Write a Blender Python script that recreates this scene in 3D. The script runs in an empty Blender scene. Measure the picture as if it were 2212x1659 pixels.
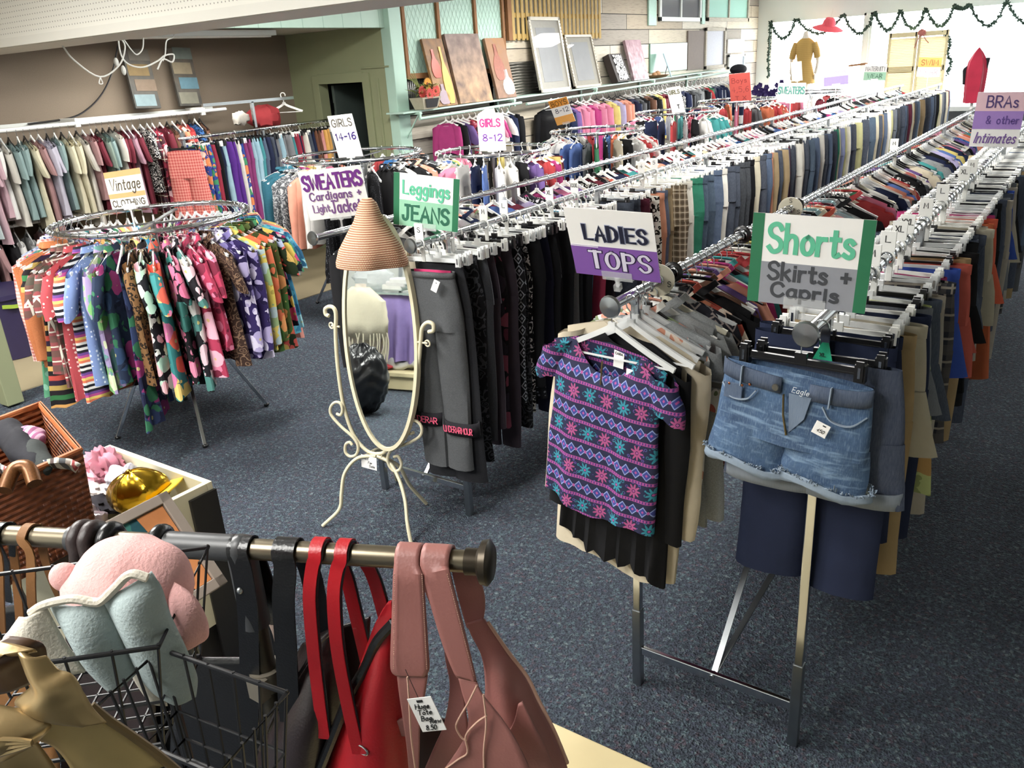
import bpy, bmesh, math, random
import numpy as np
from mathutils import Vector, Matrix
SC = bpy.context.scene
COL = SC.collection
rnd = random.Random(7)
# ------------------------------------------------------------------ camera
IW, IH, FPX, CAMH = 2212, 1659, 1783.3, 2.1
YAW, PIT, ROL = (math.radians(a) for a in (35.79, 21.07, -3.59))
def _axes():
    cy, sy = math.cos(YAW), math.sin(YAW)
    Rz = np.array([[cy, -sy, 0], [sy, cy, 0], [0, 0, 1]])
    cp, sp = math.cos(PIT), math.sin(PIT)
    r = Rz @ np.array([1, 0, 0]); f = Rz @ np.array([0, cp, -sp]); u = Rz @ np.array([0, sp, cp])
    c, s = math.cos(ROL), math.sin(ROL)
    return c * r + s * u, -s * r + c * u, f
CR, CU, CF = _axes()
CC = np.array([0, 0, CAMH])
cd = bpy.data.cameras.new('camera'); cam = bpy.data.objects.new('camera', cd); COL.objects.link(cam)
M = Matrix.Identity(4)
for i in range(3):
    M[i][0], M[i][1], M[i][2], M[i][3] = CR[i], CU[i], -CF[i], CC[i]
cam.matrix_world = M
cd.sensor_fit = 'HORIZONTAL'; cd.sensor_width = 36; cd.lens = FPX / IW * 36; cd.clip_start = .05; cd.clip_end = 200
SC.camera = cam
# ------------------------------------------------------------------ world, exposure, lights
SC.view_settings.view_transform = 'Standard'; SC.view_settings.look = 'None'
SC.view_settings.exposure = 0.18; SC.view_settings.gamma = 1; SC.view_settings.use_curve_mapping = False
wd = bpy.data.worlds.new('sky'); SC.world = wd; wd.use_nodes = True
bg = wd.node_tree.nodes['Background']; bg.inputs[0].default_value = (.93, .97, 1, 1); bg.inputs[1].default_value = 22.0
SC.cycles.max_bounces = 6; SC.cycles.diffuse_bounces = 4; SC.cycles.glossy_bounces = 4
SC.cycles.transparent_max_bounces = 8; SC.cycles.caustics_reflective = False; SC.cycles.caustics_refractive = False
SC.cycles.sample_clamp_indirect = 6
def area(name, loc, sx, sy, power, col=(1, 1, 1), rot=(0, 0, 0), portal=False):
    l = bpy.data.lights.new(name, 'AREA'); l.shape = 'RECTANGLE'; l.size = sx; l.size_y = sy
    l.energy = power; l.color = col
    o = bpy.data.objects.new(name, l); COL.objects.link(o); o.location = loc; o.rotation_euler = rot
    if portal: l.cycles.is_portal = True
    return o
TUBES_AND_FILL = ((-4.8, 4.9, 150), (-4.9, 9.4, 150), (-4.9, 13.5, 130), (-1.9, 5.2, 130), (-2.1, 9.3, 150), (-2.0, 14.0, 130), (.7, 10.5, 80), (-3.3, .9, 150), (-5.6, 1.2, 150), (-3.4, -1.6, 150), (-1.5, -.7, 75))  # ceiling fluorescents; the last entry is a fill lamp added to brighten the foreground
for i, (x, y, p) in enumerate(TUBES_AND_FILL):
    area('fluorescent_and_fill', (x, y, 3.1), .6, 1.25, p, (1, .985, .94))
area('alcove_fill', (-7.6, 5.2, 2.50), .10, 1.2, 30, (1, .97, .9))  # fill lamp added to brighten the alcove; the strip fixture there is unlit
area('daylight', (-2, 19.46, 1.85), 9, 1.5, 1, rot=(math.radians(-90), 0, 0), portal=True)
# ------------------------------------------------------------------ pixel -> point (only to measure where real things stand)
def ray(px, py):
    return CF + CR * (px - IW / 2) / FPX - CU * (py - IH / 2) / FPX
def at(px, py, x=None, y=None, z=None, d=None, pl=None):
    r = ray(px, py)
    if x is not None: t = x / r[0]
    elif y is not None: t = y / r[1]
    elif z is not None: t = (z - CAMH) / r[2]
    elif pl is not None: t = ((pl[0] - CC) @ pl[1]) / (r @ pl[1])
    else: t = d
    return CC + r * t
# ------------------------------------------------------------------ mesh builder
def cr(pts, n=6, closed=False):
    P = [np.array(p, float) for p in pts]; m = len(P); out = []
    for i in range(m if closed else m - 1):
        p0 = P[(i - 1) % m] if closed or i else P[0] * 2 - P[1]
        p1 = P[i]; p2 = P[(i + 1) % m]
        p3 = P[(i + 2) % m] if closed or i < m - 2 else P[m - 1] * 2 - P[m - 2]
        for k in range(n):
            t = k / n
            out.append(.5 * ((2 * p1) + (p2 - p0) * t + (2 * p0 - 5 * p1 + 4 * p2 - p3) * t * t + (3 * p1 - p0 - 3 * p2 + p3) * t ** 3))
    if not closed: out.append(P[-1])
    return out
class MB:
    def __init__(s): s.v = []; s.f = []; s.m = []
    def add(s, vs, fs, mi=0):
        b = len(s.v); s.v += [tuple(map(float, q)) for q in vs]
        for f in fs: s.f.append(tuple(b + i for i in f)); s.m.append(mi)
        return s
    def box(s, c, size, mi=0, rot=None):
        c = np.array(c, float); h = np.array(size, float) / 2
        vs = []
        for k in range(8):
            p = np.array([(1 if k & 1 else -1) * h[0], (1 if k & 2 else -1) * h[1], (1 if k & 4 else -1) * h[2]])
            if rot is not None: p = np.array(rot) @ p
            vs.append(c + p)
        return s.add(vs, [(0, 2, 3, 1), (4, 5, 7, 6), (0, 1, 5, 4), (2, 6, 7, 3), (0, 4, 6, 2), (1, 3, 7, 5)], mi)
    def bar(s, a, b, w, t, mi=0, up=(0, 0, 1)):
        a = np.array(a, float); b = np.array(b, float); d = b - a; L = np.linalg.norm(d); d /= L
        up = np.array(up, float)
        if abs(d @ up) > .98: up = np.array([0, 1., 0])
        x = np.cross(up, d); x /= np.linalg.norm(x); y = np.cross(d, x)
        return s.box((a + b) / 2, (w, t, L), mi, np.column_stack([x, y, d]))
    def tube(s, pts, r, n=8, mi=0, closed=False, sec=None, up=None, cap=True):
        P = [np.array(p, float) for p in pts]; m = len(P)
        T = []
        for i in range(m):
            a = P[(i - 1) % m] if closed or i else P[i]; b = P[(i + 1) % m] if closed or i < m - 1 else P[i]
            d = b - a; T.append(d / (np.linalg.norm(d) + 1e-12))
        ref = np.array(up, float) if up is not None else (np.array([0, 0, 1.]) if abs(T[0][2]) < .9 else np.array([1., 0, 0]))
        vs = []; x = None
        for i in range(m):
            if x is None or up is not None:
                if up is not None: ref = np.array(up[i] if np.ndim(up) == 2 else up, float)
                x = np.cross(ref, T[i])
            else: x = x - T[i] * (x @ T[i])
            x /= np.linalg.norm(x) + 1e-12
            y = np.cross(T[i], x)
            ri = r[i] if np.ndim(r) else r
            S = sec if sec is not None else [(math.cos(2 * math.pi * k / n), math.sin(2 * math.pi * k / n)) for k in range(n)]
            for a, b in S: vs.append(P[i] + (x * a + y * b) * ri)
        k = len(sec) if sec is not None else n; fs = []
        for i in range(m if closed else m - 1):
            j = (i + 1) % m
            for q in range(k): fs.append((i * k + q, i * k + (q + 1) % k, j * k + (q + 1) % k, j * k + q))
        if not closed and cap: fs += [tuple(range(k))[::-1], tuple((m - 1) * k + q for q in range(k))]
        return s.add(vs, fs, mi)
    def ribbon(s, pts, w, t, up, mi=0, closed=False):
        return s.tube(pts, 1, mi=mi, closed=closed, up=up, sec=[(-t / 2, -w / 2), (t / 2, -w / 2), (t / 2, w / 2), (-t / 2, w / 2)])
    def lathe(s, prof, n=20, mi=0, c=(0, 0, 0), wob=None):
        vs = []
        for i, (r, z) in enumerate(prof):
            for k in range(n):
                a = 2 * math.pi * k / n; rr = r * (1 + (wob(a, i) if wob else 0))
                vs.append((c[0] + rr * math.cos(a), c[1] + rr * math.sin(a), c[2] + z))
        fs = [(i * n + k, i * n + (k + 1) % n, (i + 1) * n + (k + 1) % n, (i + 1) * n + k) for i in range(len(prof) - 1) for k in range(n)]
        if prof[0][0] > 1e-4: fs.append(tuple(range(n))[::-1])
        if prof[-1][0] > 1e-4: fs.append(tuple((len(prof) - 1) * n + k for k in range(n)))
        return s.add(vs, fs, mi)
    def grid(s, G, mi=0, closed=False):
        m = len(G); n = len(G[0]); vs = [p for row in G for p in row]
        fs = [(i * n + k, i * n + (k + 1) % n, (i + 1) * n + (k + 1) % n, (i + 1) * n + k) for i in range(m - 1) for k in range(n if closed else n - 1)]
        return s.add(vs, fs, mi)
    def ball(s, c, r, n=12, mi=0, m=8, f=None):
        r = np.array(r if np.ndim(r) else (r, r, r), float); G = []
        for i in range(m + 1):
            th = math.pi * i / m; row = []
            for k in range(n):
                a = 2 * math.pi * k / n; d = np.array([math.sin(th) * math.cos(a), math.sin(th) * math.sin(a), math.cos(th)])
                row.append(np.array(c) + d * r * (f(d) if f else 1))
            G.append(row)
        return s.grid(G, mi, True)
    def poly(s, pts, nrm, t, mi=0):
        n = len(pts); P = [np.array(p, float) for p in pts]; d = np.array(nrm, float) * t
        bm = bmesh.new(); vs = [bm.verts.new(p) for p in P]; f = bm.faces.new(vs)
        res = bmesh.ops.triangulate(bm, faces=[f]); bm.verts.index_update()
        tri = [tuple(v.index for v in q.verts) for q in res['faces']]; bm.free()
        fs = tri + [tuple(n + i for i in q[::-1]) for q in tri] + [(i, n + i, n + (i + 1) % n, (i + 1) % n) for i in range(n)]
        return s.add(P + [p + d for p in P], fs, mi)
    def mesh(s, name, mats, smooth=True, ang=40):
        me = bpy.data.meshes.new(name); me.from_pydata(s.v, [], s.f); me.update()
        for m in (mats if isinstance(mats, (list, tuple)) else [mats]): me.materials.append(m)
        me.polygons.foreach_set('material_index', s.m)
        bm = bmesh.new(); bm.from_mesh(me); bmesh.ops.recalc_face_normals(bm, faces=bm.faces)
        if smooth:
            lim = math.radians(ang)
            for f in bm.faces: f.smooth = True
            for e in bm.edges:
                if len(e.link_faces) == 2 and e.calc_face_angle(0) > lim: e.smooth = False
        bm.to_mesh(me); bm.free()
        return me
    def build(s, name, mats, parent=None, loc=None, rot=None, smooth=True, bevel=0, ang=40, solid=0, sub=0):
        o = bpy.data.objects.new(name, s.mesh(name, mats, smooth, ang)); COL.objects.link(o)
        if parent is not None: o.parent = parent
        if loc is not None: o.location = loc
        if rot is not None: o.rotation_euler = rot
        if sub: q = o.modifiers.new('s', 'SUBSURF'); q.levels = sub; q.render_levels = sub
        if solid: q = o.modifiers.new('t', 'SOLIDIFY'); q.thickness = solid; q.offset = 0
        if bevel: q = o.modifiers.new('b', 'BEVEL'); q.width = bevel; q.segments = 2; q.limit_method = 'ANGLE'
        return o
def tag(o, label=None, cat=None, group=None, kind=None):
    if label: o['label'] = label
    if cat: o['category'] = cat
    if group: o['group'] = group
    if kind: o['kind'] = kind
    return o
def empty(name, loc=(0, 0, 0), label=None, cat=None, group=None, rot=(0, 0, 0)):
    o = bpy.data.objects.new(name, None); COL.objects.link(o); o.location = loc; o.rotation_euler = rot
    o.empty_display_size = .05
    return tag(o, label, cat, group)
def inst(name, me, parent=None, loc=None, rot=None, scale=None, mats=None):
    o = bpy.data.objects.new(name, me); COL.objects.link(o)
    if parent is not None: o.parent = parent
    if loc is not None: o.location = loc
    if rot is not None: o.rotation_euler = rot
    if scale is not None: o.scale = scale if np.ndim(scale) else (scale,) * 3
    for i, m in enumerate(mats or []):
        o.material_slots[i].link = 'OBJECT'; o.material_slots[i].material = m
    return o
def structure(o): return tag(o, kind='structure')
def ordn(n):
    return '%d%s' % (n, 'th' if 10 <= n % 100 <= 20 else {1: 'st', 2: 'nd', 3: 'rd'}.get(n % 10, 'th'))
# ------------------------------------------------------------------ materials
def lin(h):
    if not isinstance(h, str): return tuple(h)[:3]
    h = h.lstrip('#'); c = [int(h[i:i + 2], 16) / 255 for i in (0, 2, 4)]
    return tuple(x / 12.92 if x <= .04045 else ((x + .055) / 1.055) ** 2.4 for x in c)
class S:
    def __init__(s, nt, o): s.nt = nt; s.o = o
    def op(s, kind, b=None, c=None):
        n = s.nt.nodes.new('ShaderNodeMath'); n.operation = kind
        for i, q in enumerate((s, b, c)):
            if q is None: continue
            if isinstance(q, S): s.nt.links.new(q.o, n.inputs[i])
            else: n.inputs[i].default_value = q
        return S(s.nt, n.outputs[0])
    def __add__(s, b): return s.op('ADD', b)
    def __sub__(s, b): return s.op('SUBTRACT', b)
    def __mul__(s, b): return s.op('MULTIPLY', b)
    def __lt__(s, b): return s.op('LESS_THAN', b)
    def __gt__(s, b): return s.op('GREATER_THAN', b)
    def fr(s): return s.op('FRACT')
    def fl(s): return s.op('FLOOR')
    def ab(s): return s.op('ABSOLUTE')
    def mx(s, b): return s.op('MAXIMUM', b)
    def mn(s, b): return s.op('MINIMUM', b)
class Mat:
    def __init__(s, name, rough=.7, metal=0, **kw):
        s.m = bpy.data.materials.new(name); s.m.use_nodes = True; s.nt = s.m.node_tree
        s.b = s.nt.nodes['Principled BSDF']; s.b.inputs['Roughness'].default_value = rough; s.b.inputs['Metallic'].default_value = metal
        for k, v in kw.items(): s.b.inputs[k.replace('_', ' ')].default_value = v
        s.tc = None
    def coord(s, off=False, kind='Object'):
        if s.tc is None: s.tc = s.nt.nodes.new('ShaderNodeTexCoord')
        o = s.tc.outputs[kind]
        if off:
            oi = s.nt.nodes.new('ShaderNodeObjectInfo'); a = s.nt.nodes.new('ShaderNodeVectorMath'); a.operation = 'ADD'
            sc = s.nt.nodes.new('ShaderNodeVectorMath'); sc.operation = 'SCALE'; sc.inputs[3].default_value = 7.3
            s.nt.links.new(oi.outputs['Random'], sc.inputs[0])
            s.nt.links.new(o, a.inputs[0]); s.nt.links.new(sc.outputs[0], a.inputs[1]); o = a.outputs[0]
        return o
    def xyz(s, co):
        n = s.nt.nodes.new('ShaderNodeSeparateXYZ'); s.nt.links.new(co, n.inputs[0]); return [S(s.nt, n.outputs[i]) for i in range(3)]
    def noise(s, co, scale, detail=2, out=0, rough=.5, dist=0):
        n = s.nt.nodes.new('ShaderNodeTexNoise'); n.inputs['Scale'].default_value = scale; n.inputs['Detail'].default_value = detail
        n.inputs['Roughness'].default_value = rough; n.inputs['Distortion'].default_value = dist
        if co is not None: s.nt.links.new(co, n.inputs['Vector'])
        return S(s.nt, n.outputs[out])
    def voro(s, co, scale, rand=1, feat='F1'):
        n = s.nt.nodes.new('ShaderNodeTexVoronoi'); n.feature = feat; n.inputs['Scale'].default_value = scale; n.inputs['Randomness'].default_value = rand
        s.nt.links.new(co, n.inputs['Vector']); return S(s.nt, n.outputs['Distance']), n.outputs['Color']
    def stretch(s, co, v):
        n = s.nt.nodes.new('ShaderNodeVectorMath'); n.operation = 'MULTIPLY'; n.inputs[1].default_value = v; s.nt.links.new(co, n.inputs[0]); return n.outputs[0]
    def warp(s, co, scale, amt):
        n = s.nt.nodes.new('ShaderNodeTexNoise'); n.inputs['Scale'].default_value = scale; s.nt.links.new(co, n.inputs['Vector'])
        a = s.nt.nodes.new('ShaderNodeVectorMath'); a.operation = 'MULTIPLY_ADD'; a.inputs[1].default_value = (amt,) * 3
        s.nt.links.new(n.outputs['Color'], a.inputs[0]); s.nt.links.new(co, a.inputs[2]); return a.outputs[0]
    def mix(s, fac, a, b):
        n = s.nt.nodes.new('ShaderNodeMix'); n.data_type = 'RGBA'
        for q, i in ((fac, 0), (a, 6), (b, 7)):
            if isinstance(q, S): q = q.o
            if isinstance(q, bpy.types.NodeSocket): s.nt.links.new(q, n.inputs[i])
            elif i == 0: n.inputs[0].default_value = q
            else: n.inputs[i].default_value = (*lin(q), 1)
        return n.outputs[2]
    def ramp(s, fac, stops, const=True):
        n = s.nt.nodes.new('ShaderNodeValToRGB'); r = n.color_ramp; r.interpolation = 'CONSTANT' if const else 'LINEAR'
        while len(r.elements) < len(stops): r.elements.new(.5)
        for e, (p, c) in zip(r.elements, stops): e.position = p; e.color = (*lin(c), 1)
        s.nt.links.new(fac.o if isinstance(fac, S) else fac, n.inputs[0]); return n.outputs[0]
    def base(s, c):
        if isinstance(c, bpy.types.NodeSocket): s.nt.links.new(c, s.b.inputs['Base Color'])
        else: s.b.inputs['Base Color'].default_value = (*lin(c), 1)
        return s
    def bump(s, h, strength=.3, dist=.01):
        n = s.nt.nodes.new('ShaderNodeBump'); n.inputs['Strength'].default_value = strength; n.inputs['Distance'].default_value = dist
        s.nt.links.new(h.o if isinstance(h, S) else h, n.inputs['Height']); s.nt.links.new(n.outputs[0], s.b.inputs['Normal']); return s
def simple(name, col, rough=.6, metal=0, vary=.12, sc=30, bump=0, **kw):
    M_ = Mat(name, rough, metal, **kw); c = lin(col)
    if vary:
        co = M_.coord(); n = M_.noise(co, sc, 3)
        M_.base(M_.mix(n, tuple(x * (1 - vary) for x in c), tuple(min(1, x * (1 + vary)) for x in c)))
        if bump: M_.bump(n, bump, .004)
    else: M_.base(c)
    return M_.m
_fab = {}
def desat(c, k=.22):
    g = .3 * c[0] + .59 * c[1] + .11 * c[2]
    return tuple(x * (1 - k) + g * k for x in c)
def fab(kind, *cols, s=1.0, rough=.85):
    key = (kind, cols, s)
    if key in _fab: return _fab[key]
    m = Mat('fabric_' + kind, rough); m.b.inputs['Specular IOR Level'].default_value = .2
    C = [desat(lin(c)) for c in cols]; co = m.coord(off=True)
    dk = lambda c, k: tuple(x * k for x in c)
    if kind == 'solid':
        n = m.noise(co, 14, 3); out = m.mix(n, dk(C[0], .82), dk(C[0], 1.12))
    elif kind == 'denim':
        n = m.noise(m.stretch(co, (1, 1, .12)), 420, 2); f = m.noise(m.stretch(co, (1, 1, .5)), 9, 3)
        a = m.mix(f, dk(C[0], .75), dk(C[0], 1.3)); out = m.mix(n * .35, a, m.mix(.5, a, C[1] if len(C) > 1 else (.5, .55, .62)))
    elif kind == 'floral':
        w = m.warp(co, 18 * s, .035 / s); d, c = m.voro(w, 10 * s); d2, c2 = m.voro(w, 19 * s)
        x = S(m.nt, c); n = len(C) - 1
        sep = m.nt.nodes.new('ShaderNodeSeparateColor'); m.nt.links.new(c, sep.inputs[0]); x = S(m.nt, sep.outputs[0])
        col = m.ramp(x, [(i / n, C[1 + i]) for i in range(n)])
        leaf = m.ramp(S(m.nt, sep.outputs[1]), [(0, C[1 % len(C)]), (.35, dk(C[0], .6)), (.7, C[-1])])
        g = m.mix(d2 < .40, C[0], leaf); g = m.mix(d < .50, g, col)
        g = m.mix(d < .10, g, m.mix(.5, C[0], (.9, .8, .3))); out = g
    elif kind == 'stripe':
        z = m.xyz(m.warp(co, 5, .01))[2]; n = len(C); t = (z * (4 * s)).fr(); out = m.ramp(t, [(i / n, C[i]) for i in range(n)])
    elif kind == 'vstripe':
        z = m.xyz(co); t = ((z[0] + z[1]) * (20 * s)).fr(); n = len(C); out = m.ramp(t, [(i / n, C[i]) for i in range(n)])
    elif kind == 'plaid':
        x, y, z = m.xyz(co); a = ((x + y) * (12 * s)).fr(); b = (z * (12 * s)).fr()
        g = m.mix((a < .45) * .55, C[0], C[1]); g = m.mix((b < .45) * .55, g, C[1]); g = m.mix(((a - .7).ab() < .05).mx((b - .7).ab() < .05), g, C[2]); out = g
    elif kind == 'gingham':
        x, y, z = m.xyz(co); a = ((x + y) * (35 * s)).fr() < .5; b = (z * (35 * s)).fr() < .5; out = m.mix((a + b) * .5, C[0], C[1])
    elif kind == 'dots':
        d, c = m.voro(co, 38 * s, .35); out = m.mix(d < .26, C[0], C[1])
    elif kind == 'leopard':
        d, c = m.voro(m.warp(co, 40 * s, .03), 34 * s); out = m.mix(((d - .36).ab() < .13), C[0], C[1])
    elif kind == 'geo':
        x, y, z = m.xyz(co); a = ((x + y) * (16 * s)).fr() - .5; b = (z * (16 * s)).fr() - .5; q = a.ab() + b.ab()
        r = (q - .42).ab() < .07; r2 = (q < .16); out = m.mix(r.mx(r2), C[0], C[1])
    elif kind == 'scroll':
        d, c = m.voro(m.warp(co, 25 * s, .05), 22 * s, 1, 'SMOOTH_F1'); t = (d * 5).fr(); out = m.mix((t - .5).ab() < .17, C[0], C[1])
    elif kind == 'heather':
        n = m.noise(co, 260, 2); out = m.mix(n, dk(C[0], .6), dk(C[0], 1.4))
    elif kind == 'knit':
        x, y, z = m.xyz(co); a = (z * (110 * s)).fr(); n = m.noise(co, 120, 2); out = m.mix((a < .4) * .5, C[0], m.mix(n, C[0], C[1]))
    elif kind == 'sheen':
        m.b.inputs['Roughness'].default_value = .35; n = m.noise(co, 9, 3); out = m.mix(n, dk(C[0], .7), dk(C[0], 1.25))
    m.base(out)
    m.bump(m.noise(co, 16, 3), .35, .012)
    _fab[key] = m.m
    return m.m
CHROME = simple('chrome', '#c9ccd0', .16, 1, vary=.05, sc=6)
CHROMED = simple('brushed_steel', '#9fa3a6', .28, 1, vary=.15, sc=20)
WHITEP = simple('white_plastic', '#eeeeea', .35, vary=.03)
CLEARP = simple('clear_plastic', '#e6e8e8', .12, vary=.04, Alpha=.62)
CLEARH = simple('clear_acrylic', '#eef0f0', .08, vary=0, Alpha=.22)
BLACKP = simple('black_plastic', '#141416', .3, vary=.2)
CREAMP = simple('cream_plastic', '#d8d2bd', .4, vary=.05)
BLACKM = simple('black_wire', '#17171a', .42, vary=.2)
PAPER = simple('white_card', '#eceae8', .7, vary=.03)
INK = simple('black_ink', '#17161a', .6, vary=0)
# ------------------------------------------------------------------ hand lettering
GL = {
'A': (7, '0,0 3.5,10 7,0;1.3,3.5 5.7,3.5'), 'B': (6, '0,0 0,10;~0,10 4,9.8 5.2,7.6 3.8,5.5 0,5.3;~0,5.3 4.5,5 6,2.8 4.5,.3 0,0'),
'C': (6.5, '~6.3,8 5,9.7 3,10 .8,8.3 0,5 .8,1.7 3,0 5,.3 6.5,2'), 'D': (6.5, '0,0 0,10;~0,10 3.5,9.7 6,7.5 6.5,5 6,2.5 3.5,.3 0,0'),
'E': (5.5, '5.5,10 0,10 0,0 5.5,0;0,5.2 4.5,5.2'), 'F': (5.5, '5.5,10 0,10 0,0;0,5.2 4.5,5.2'),
'G': (7, '~6.5,8 5,9.7 3.2,10 .9,8.3 0,5 .9,1.7 3.2,0 5.5,.5 6.7,2.2 6.7,4.5;6.9,4.6 4,4.6'), 'H': (6.5, '0,0 0,10;6.5,0 6.5,10;0,5.2 6.5,5.2'),
'I': (1, '.5,0 .5,10'), 'J': (5.5, '~4,10 4,3 3.3,.6 1.8,0 .3,1 0,2.6;2,10 5.5,10'), 'K': (6, '0,0 0,10;5.5,10 0,4.3;1.6,5.7 6,0'),
'L': (5.5, '0,10 0,0 5.5,0'), 'M': (8, '0,0 .8,10 4,3 7.2,10 8,0'), 'N': (6, '0,0 0,10 6,0 6,10'),
'O': (7.2, '~3.6,10 1.2,8.8 0,5 1.2,1.2 3.6,0 6,1.2 7.2,5 6,8.8 3.6,10'), 'P': (6, '0,0 0,10;~0,10 4.5,9.6 5.8,7.4 4.5,5.1 0,4.7'),
'R': (6, '0,0 0,10;~0,10 4.5,9.6 5.8,7.4 4.5,5.1 0,4.7;2.5,4.7 6,0'), 'S': (5.8, '~5.6,8.3 4.3,9.8 2.5,10 .7,9 .3,7.3 1.5,5.7 4,4.8 5.6,3.3 5.5,1.4 4,.2 2,0 .2,1.6'),
'T': (6.5, '0,10 6.5,10;3.25,10 3.25,0'), 'U': (6.5, '~0,10 0,3.5 1,.8 3.2,0 5.5,.8 6.5,3.5 6.5,10'), 'V': (6.8, '0,10 3.4,0 6.8,10'),
'W': (9, '0,10 2.2,0 4.5,8 6.8,0 9,10'), 'X': (6.5, '0,10 6.5,0;6.5,10 0,0'), 'Y': (6.5, '0,10 3.2,5 6.5,10;3.2,5 3.2,0'),
'0': (5.5, '~2.7,10 .7,8.6 0,5 .7,1.4 2.7,0 4.8,1.4 5.5,5 4.8,8.6 2.7,10'), '1': (2.5, '.3,8 1.5,10 1.5,0'), '2': (5.5, '~.3,7.8 1.4,9.8 3.4,10 5,8.6 4.8,6.4 2.5,3 .2,0;.2,0 5.5,0'),
'4': (5.5, '3.8,0 3.8,10 0,3.2 5.5,3.2'), '5': (5.3, '5,10 .8,10 .5,5.6;~.5,5.6 3,6.3 5,4.8 5.1,2 3.3,.1 .2,.8'), '6': (5.4, '~4.8,9.4 2.6,9 .6,6 .2,2.8 1.4,.4 3.3,.1 5.1,1.6 5,3.8 3.4,5.3 1.5,4.8 .3,3'),
'8': (5.4, '~2.7,5.4 .7,7 .8,9 2.7,10 4.6,9 4.7,7 2.7,5.4 .3,3.6 .2,1.4 2.7,0 5.2,1.4 5.1,3.6 2.7,5.4'),
'-': (4, '.3,4.5 3.7,4.5'), '+': (4.5, '0,4.5 4.5,4.5;2.2,2 2.2,7'), ',': (1.5, '~1,.8 1,-.6 .2,-1.8'), '.': (1, '.4,.2 .6,.2'),
'&': (6.5, '~6,.2 3,3.5 1,7 1.6,9.4 3.2,9.8 4.3,8.2 3.3,6.2 1,4 .2,2 1.4,.2 3.4,.2 5,1.8 5.8,4'), '*': (4, '2,8 2,2;0,5 4,5'),
'a': (5.2, '~4.5,4.6 3.2,6 1.3,5.5 .2,3.1 1,.6 2.5,0 4,1.2 4.5,3.4;~4.6,6 4.5,1.6 5.2,.1'), 'c': (4.5, '~4.3,4.8 3,6 1.3,5.5 .2,3 1.1,.6 2.8,0 4.5,1.2'),
'd': (5.2, '~4.5,4.6 3.2,6 1.3,5.5 .2,3.1 1,.6 2.5,0 4,1.2 4.5,3.4;4.6,10 4.6,1 5.2,.1'), 'e': (4.8, '~.3,3.2 4.5,3.4 4,5.3 2.4,6 .8,5.1 .2,3 1,.7 2.8,0 4.6,1.1'),
'g': (5, '~4.4,4.6 3.2,6 1.3,5.5 .2,3.3 1,1 2.5,.5 4,1.7 4.4,3.6;~4.6,6 4.5,-1.5 3.3,-3.4 1.5,-3.4 .2,-2.2'), 'h': (5, '0,10 0,0;~0,4 1.6,5.9 3.6,5.8 4.5,4 4.5,0'),
'i': (1, '.5,6 .5,0;.4,8.2 .6,8.2'), 'k': (4.6, '0,10 0,0;4,6 0,2.6;1.3,3.6 4.6,0'), 'l': (1, '.5,10 .5,0'), 'j': (2, '~1.5,6 1.5,-2 .2,-3.2'),
'm': (7.6, '0,6 0,0;~0,4 1.3,5.9 3,5.6 3.7,4 3.7,0;~3.7,4 5,5.9 6.8,5.6 7.5,4 7.5,0'), 'n': (4.8, '0,6 0,0;~0,4 1.6,5.9 3.6,5.7 4.5,4 4.6,0'),
'o': (4.8, '~2.4,6 .7,5 .1,3 .8,.8 2.4,0 4.1,.8 4.8,3 4.1,5 2.4,6'), 'p': (4.9, '0,6 0,-3.6;~0,4.4 1.6,6 3.6,5.7 4.8,3.2 3.8,.5 1.8,0 0,1.6'),
'r': (3.4, '0,6 0,0;~0,3.8 1.2,5.6 3.2,5.8'), 's': (4, '~3.7,5 2.4,6 .8,5.6 .5,4.2 2,3.2 3.7,2.2 3.6,.6 2,0 .1,.8'), 't': (3.6, '~1.6,8.6 1.6,1.4 2.3,.1 3.6,.6;0,6 3.5,6'),
'u': (4.8, '~0,6 .1,1.6 1.4,0 3.2,.4 4.5,2;~4.6,6 4.5,1.4 5,.1'), 'v': (4.4, '0,6 2.2,0 4.4,6'), 'w': (6.4, '0,6 1.6,0 3.2,5 4.8,0 6.4,6'), 'y': (4.6, '0,6 2.4,.3;4.6,6 1,-3.4'),
' ': (4, '')}
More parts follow.
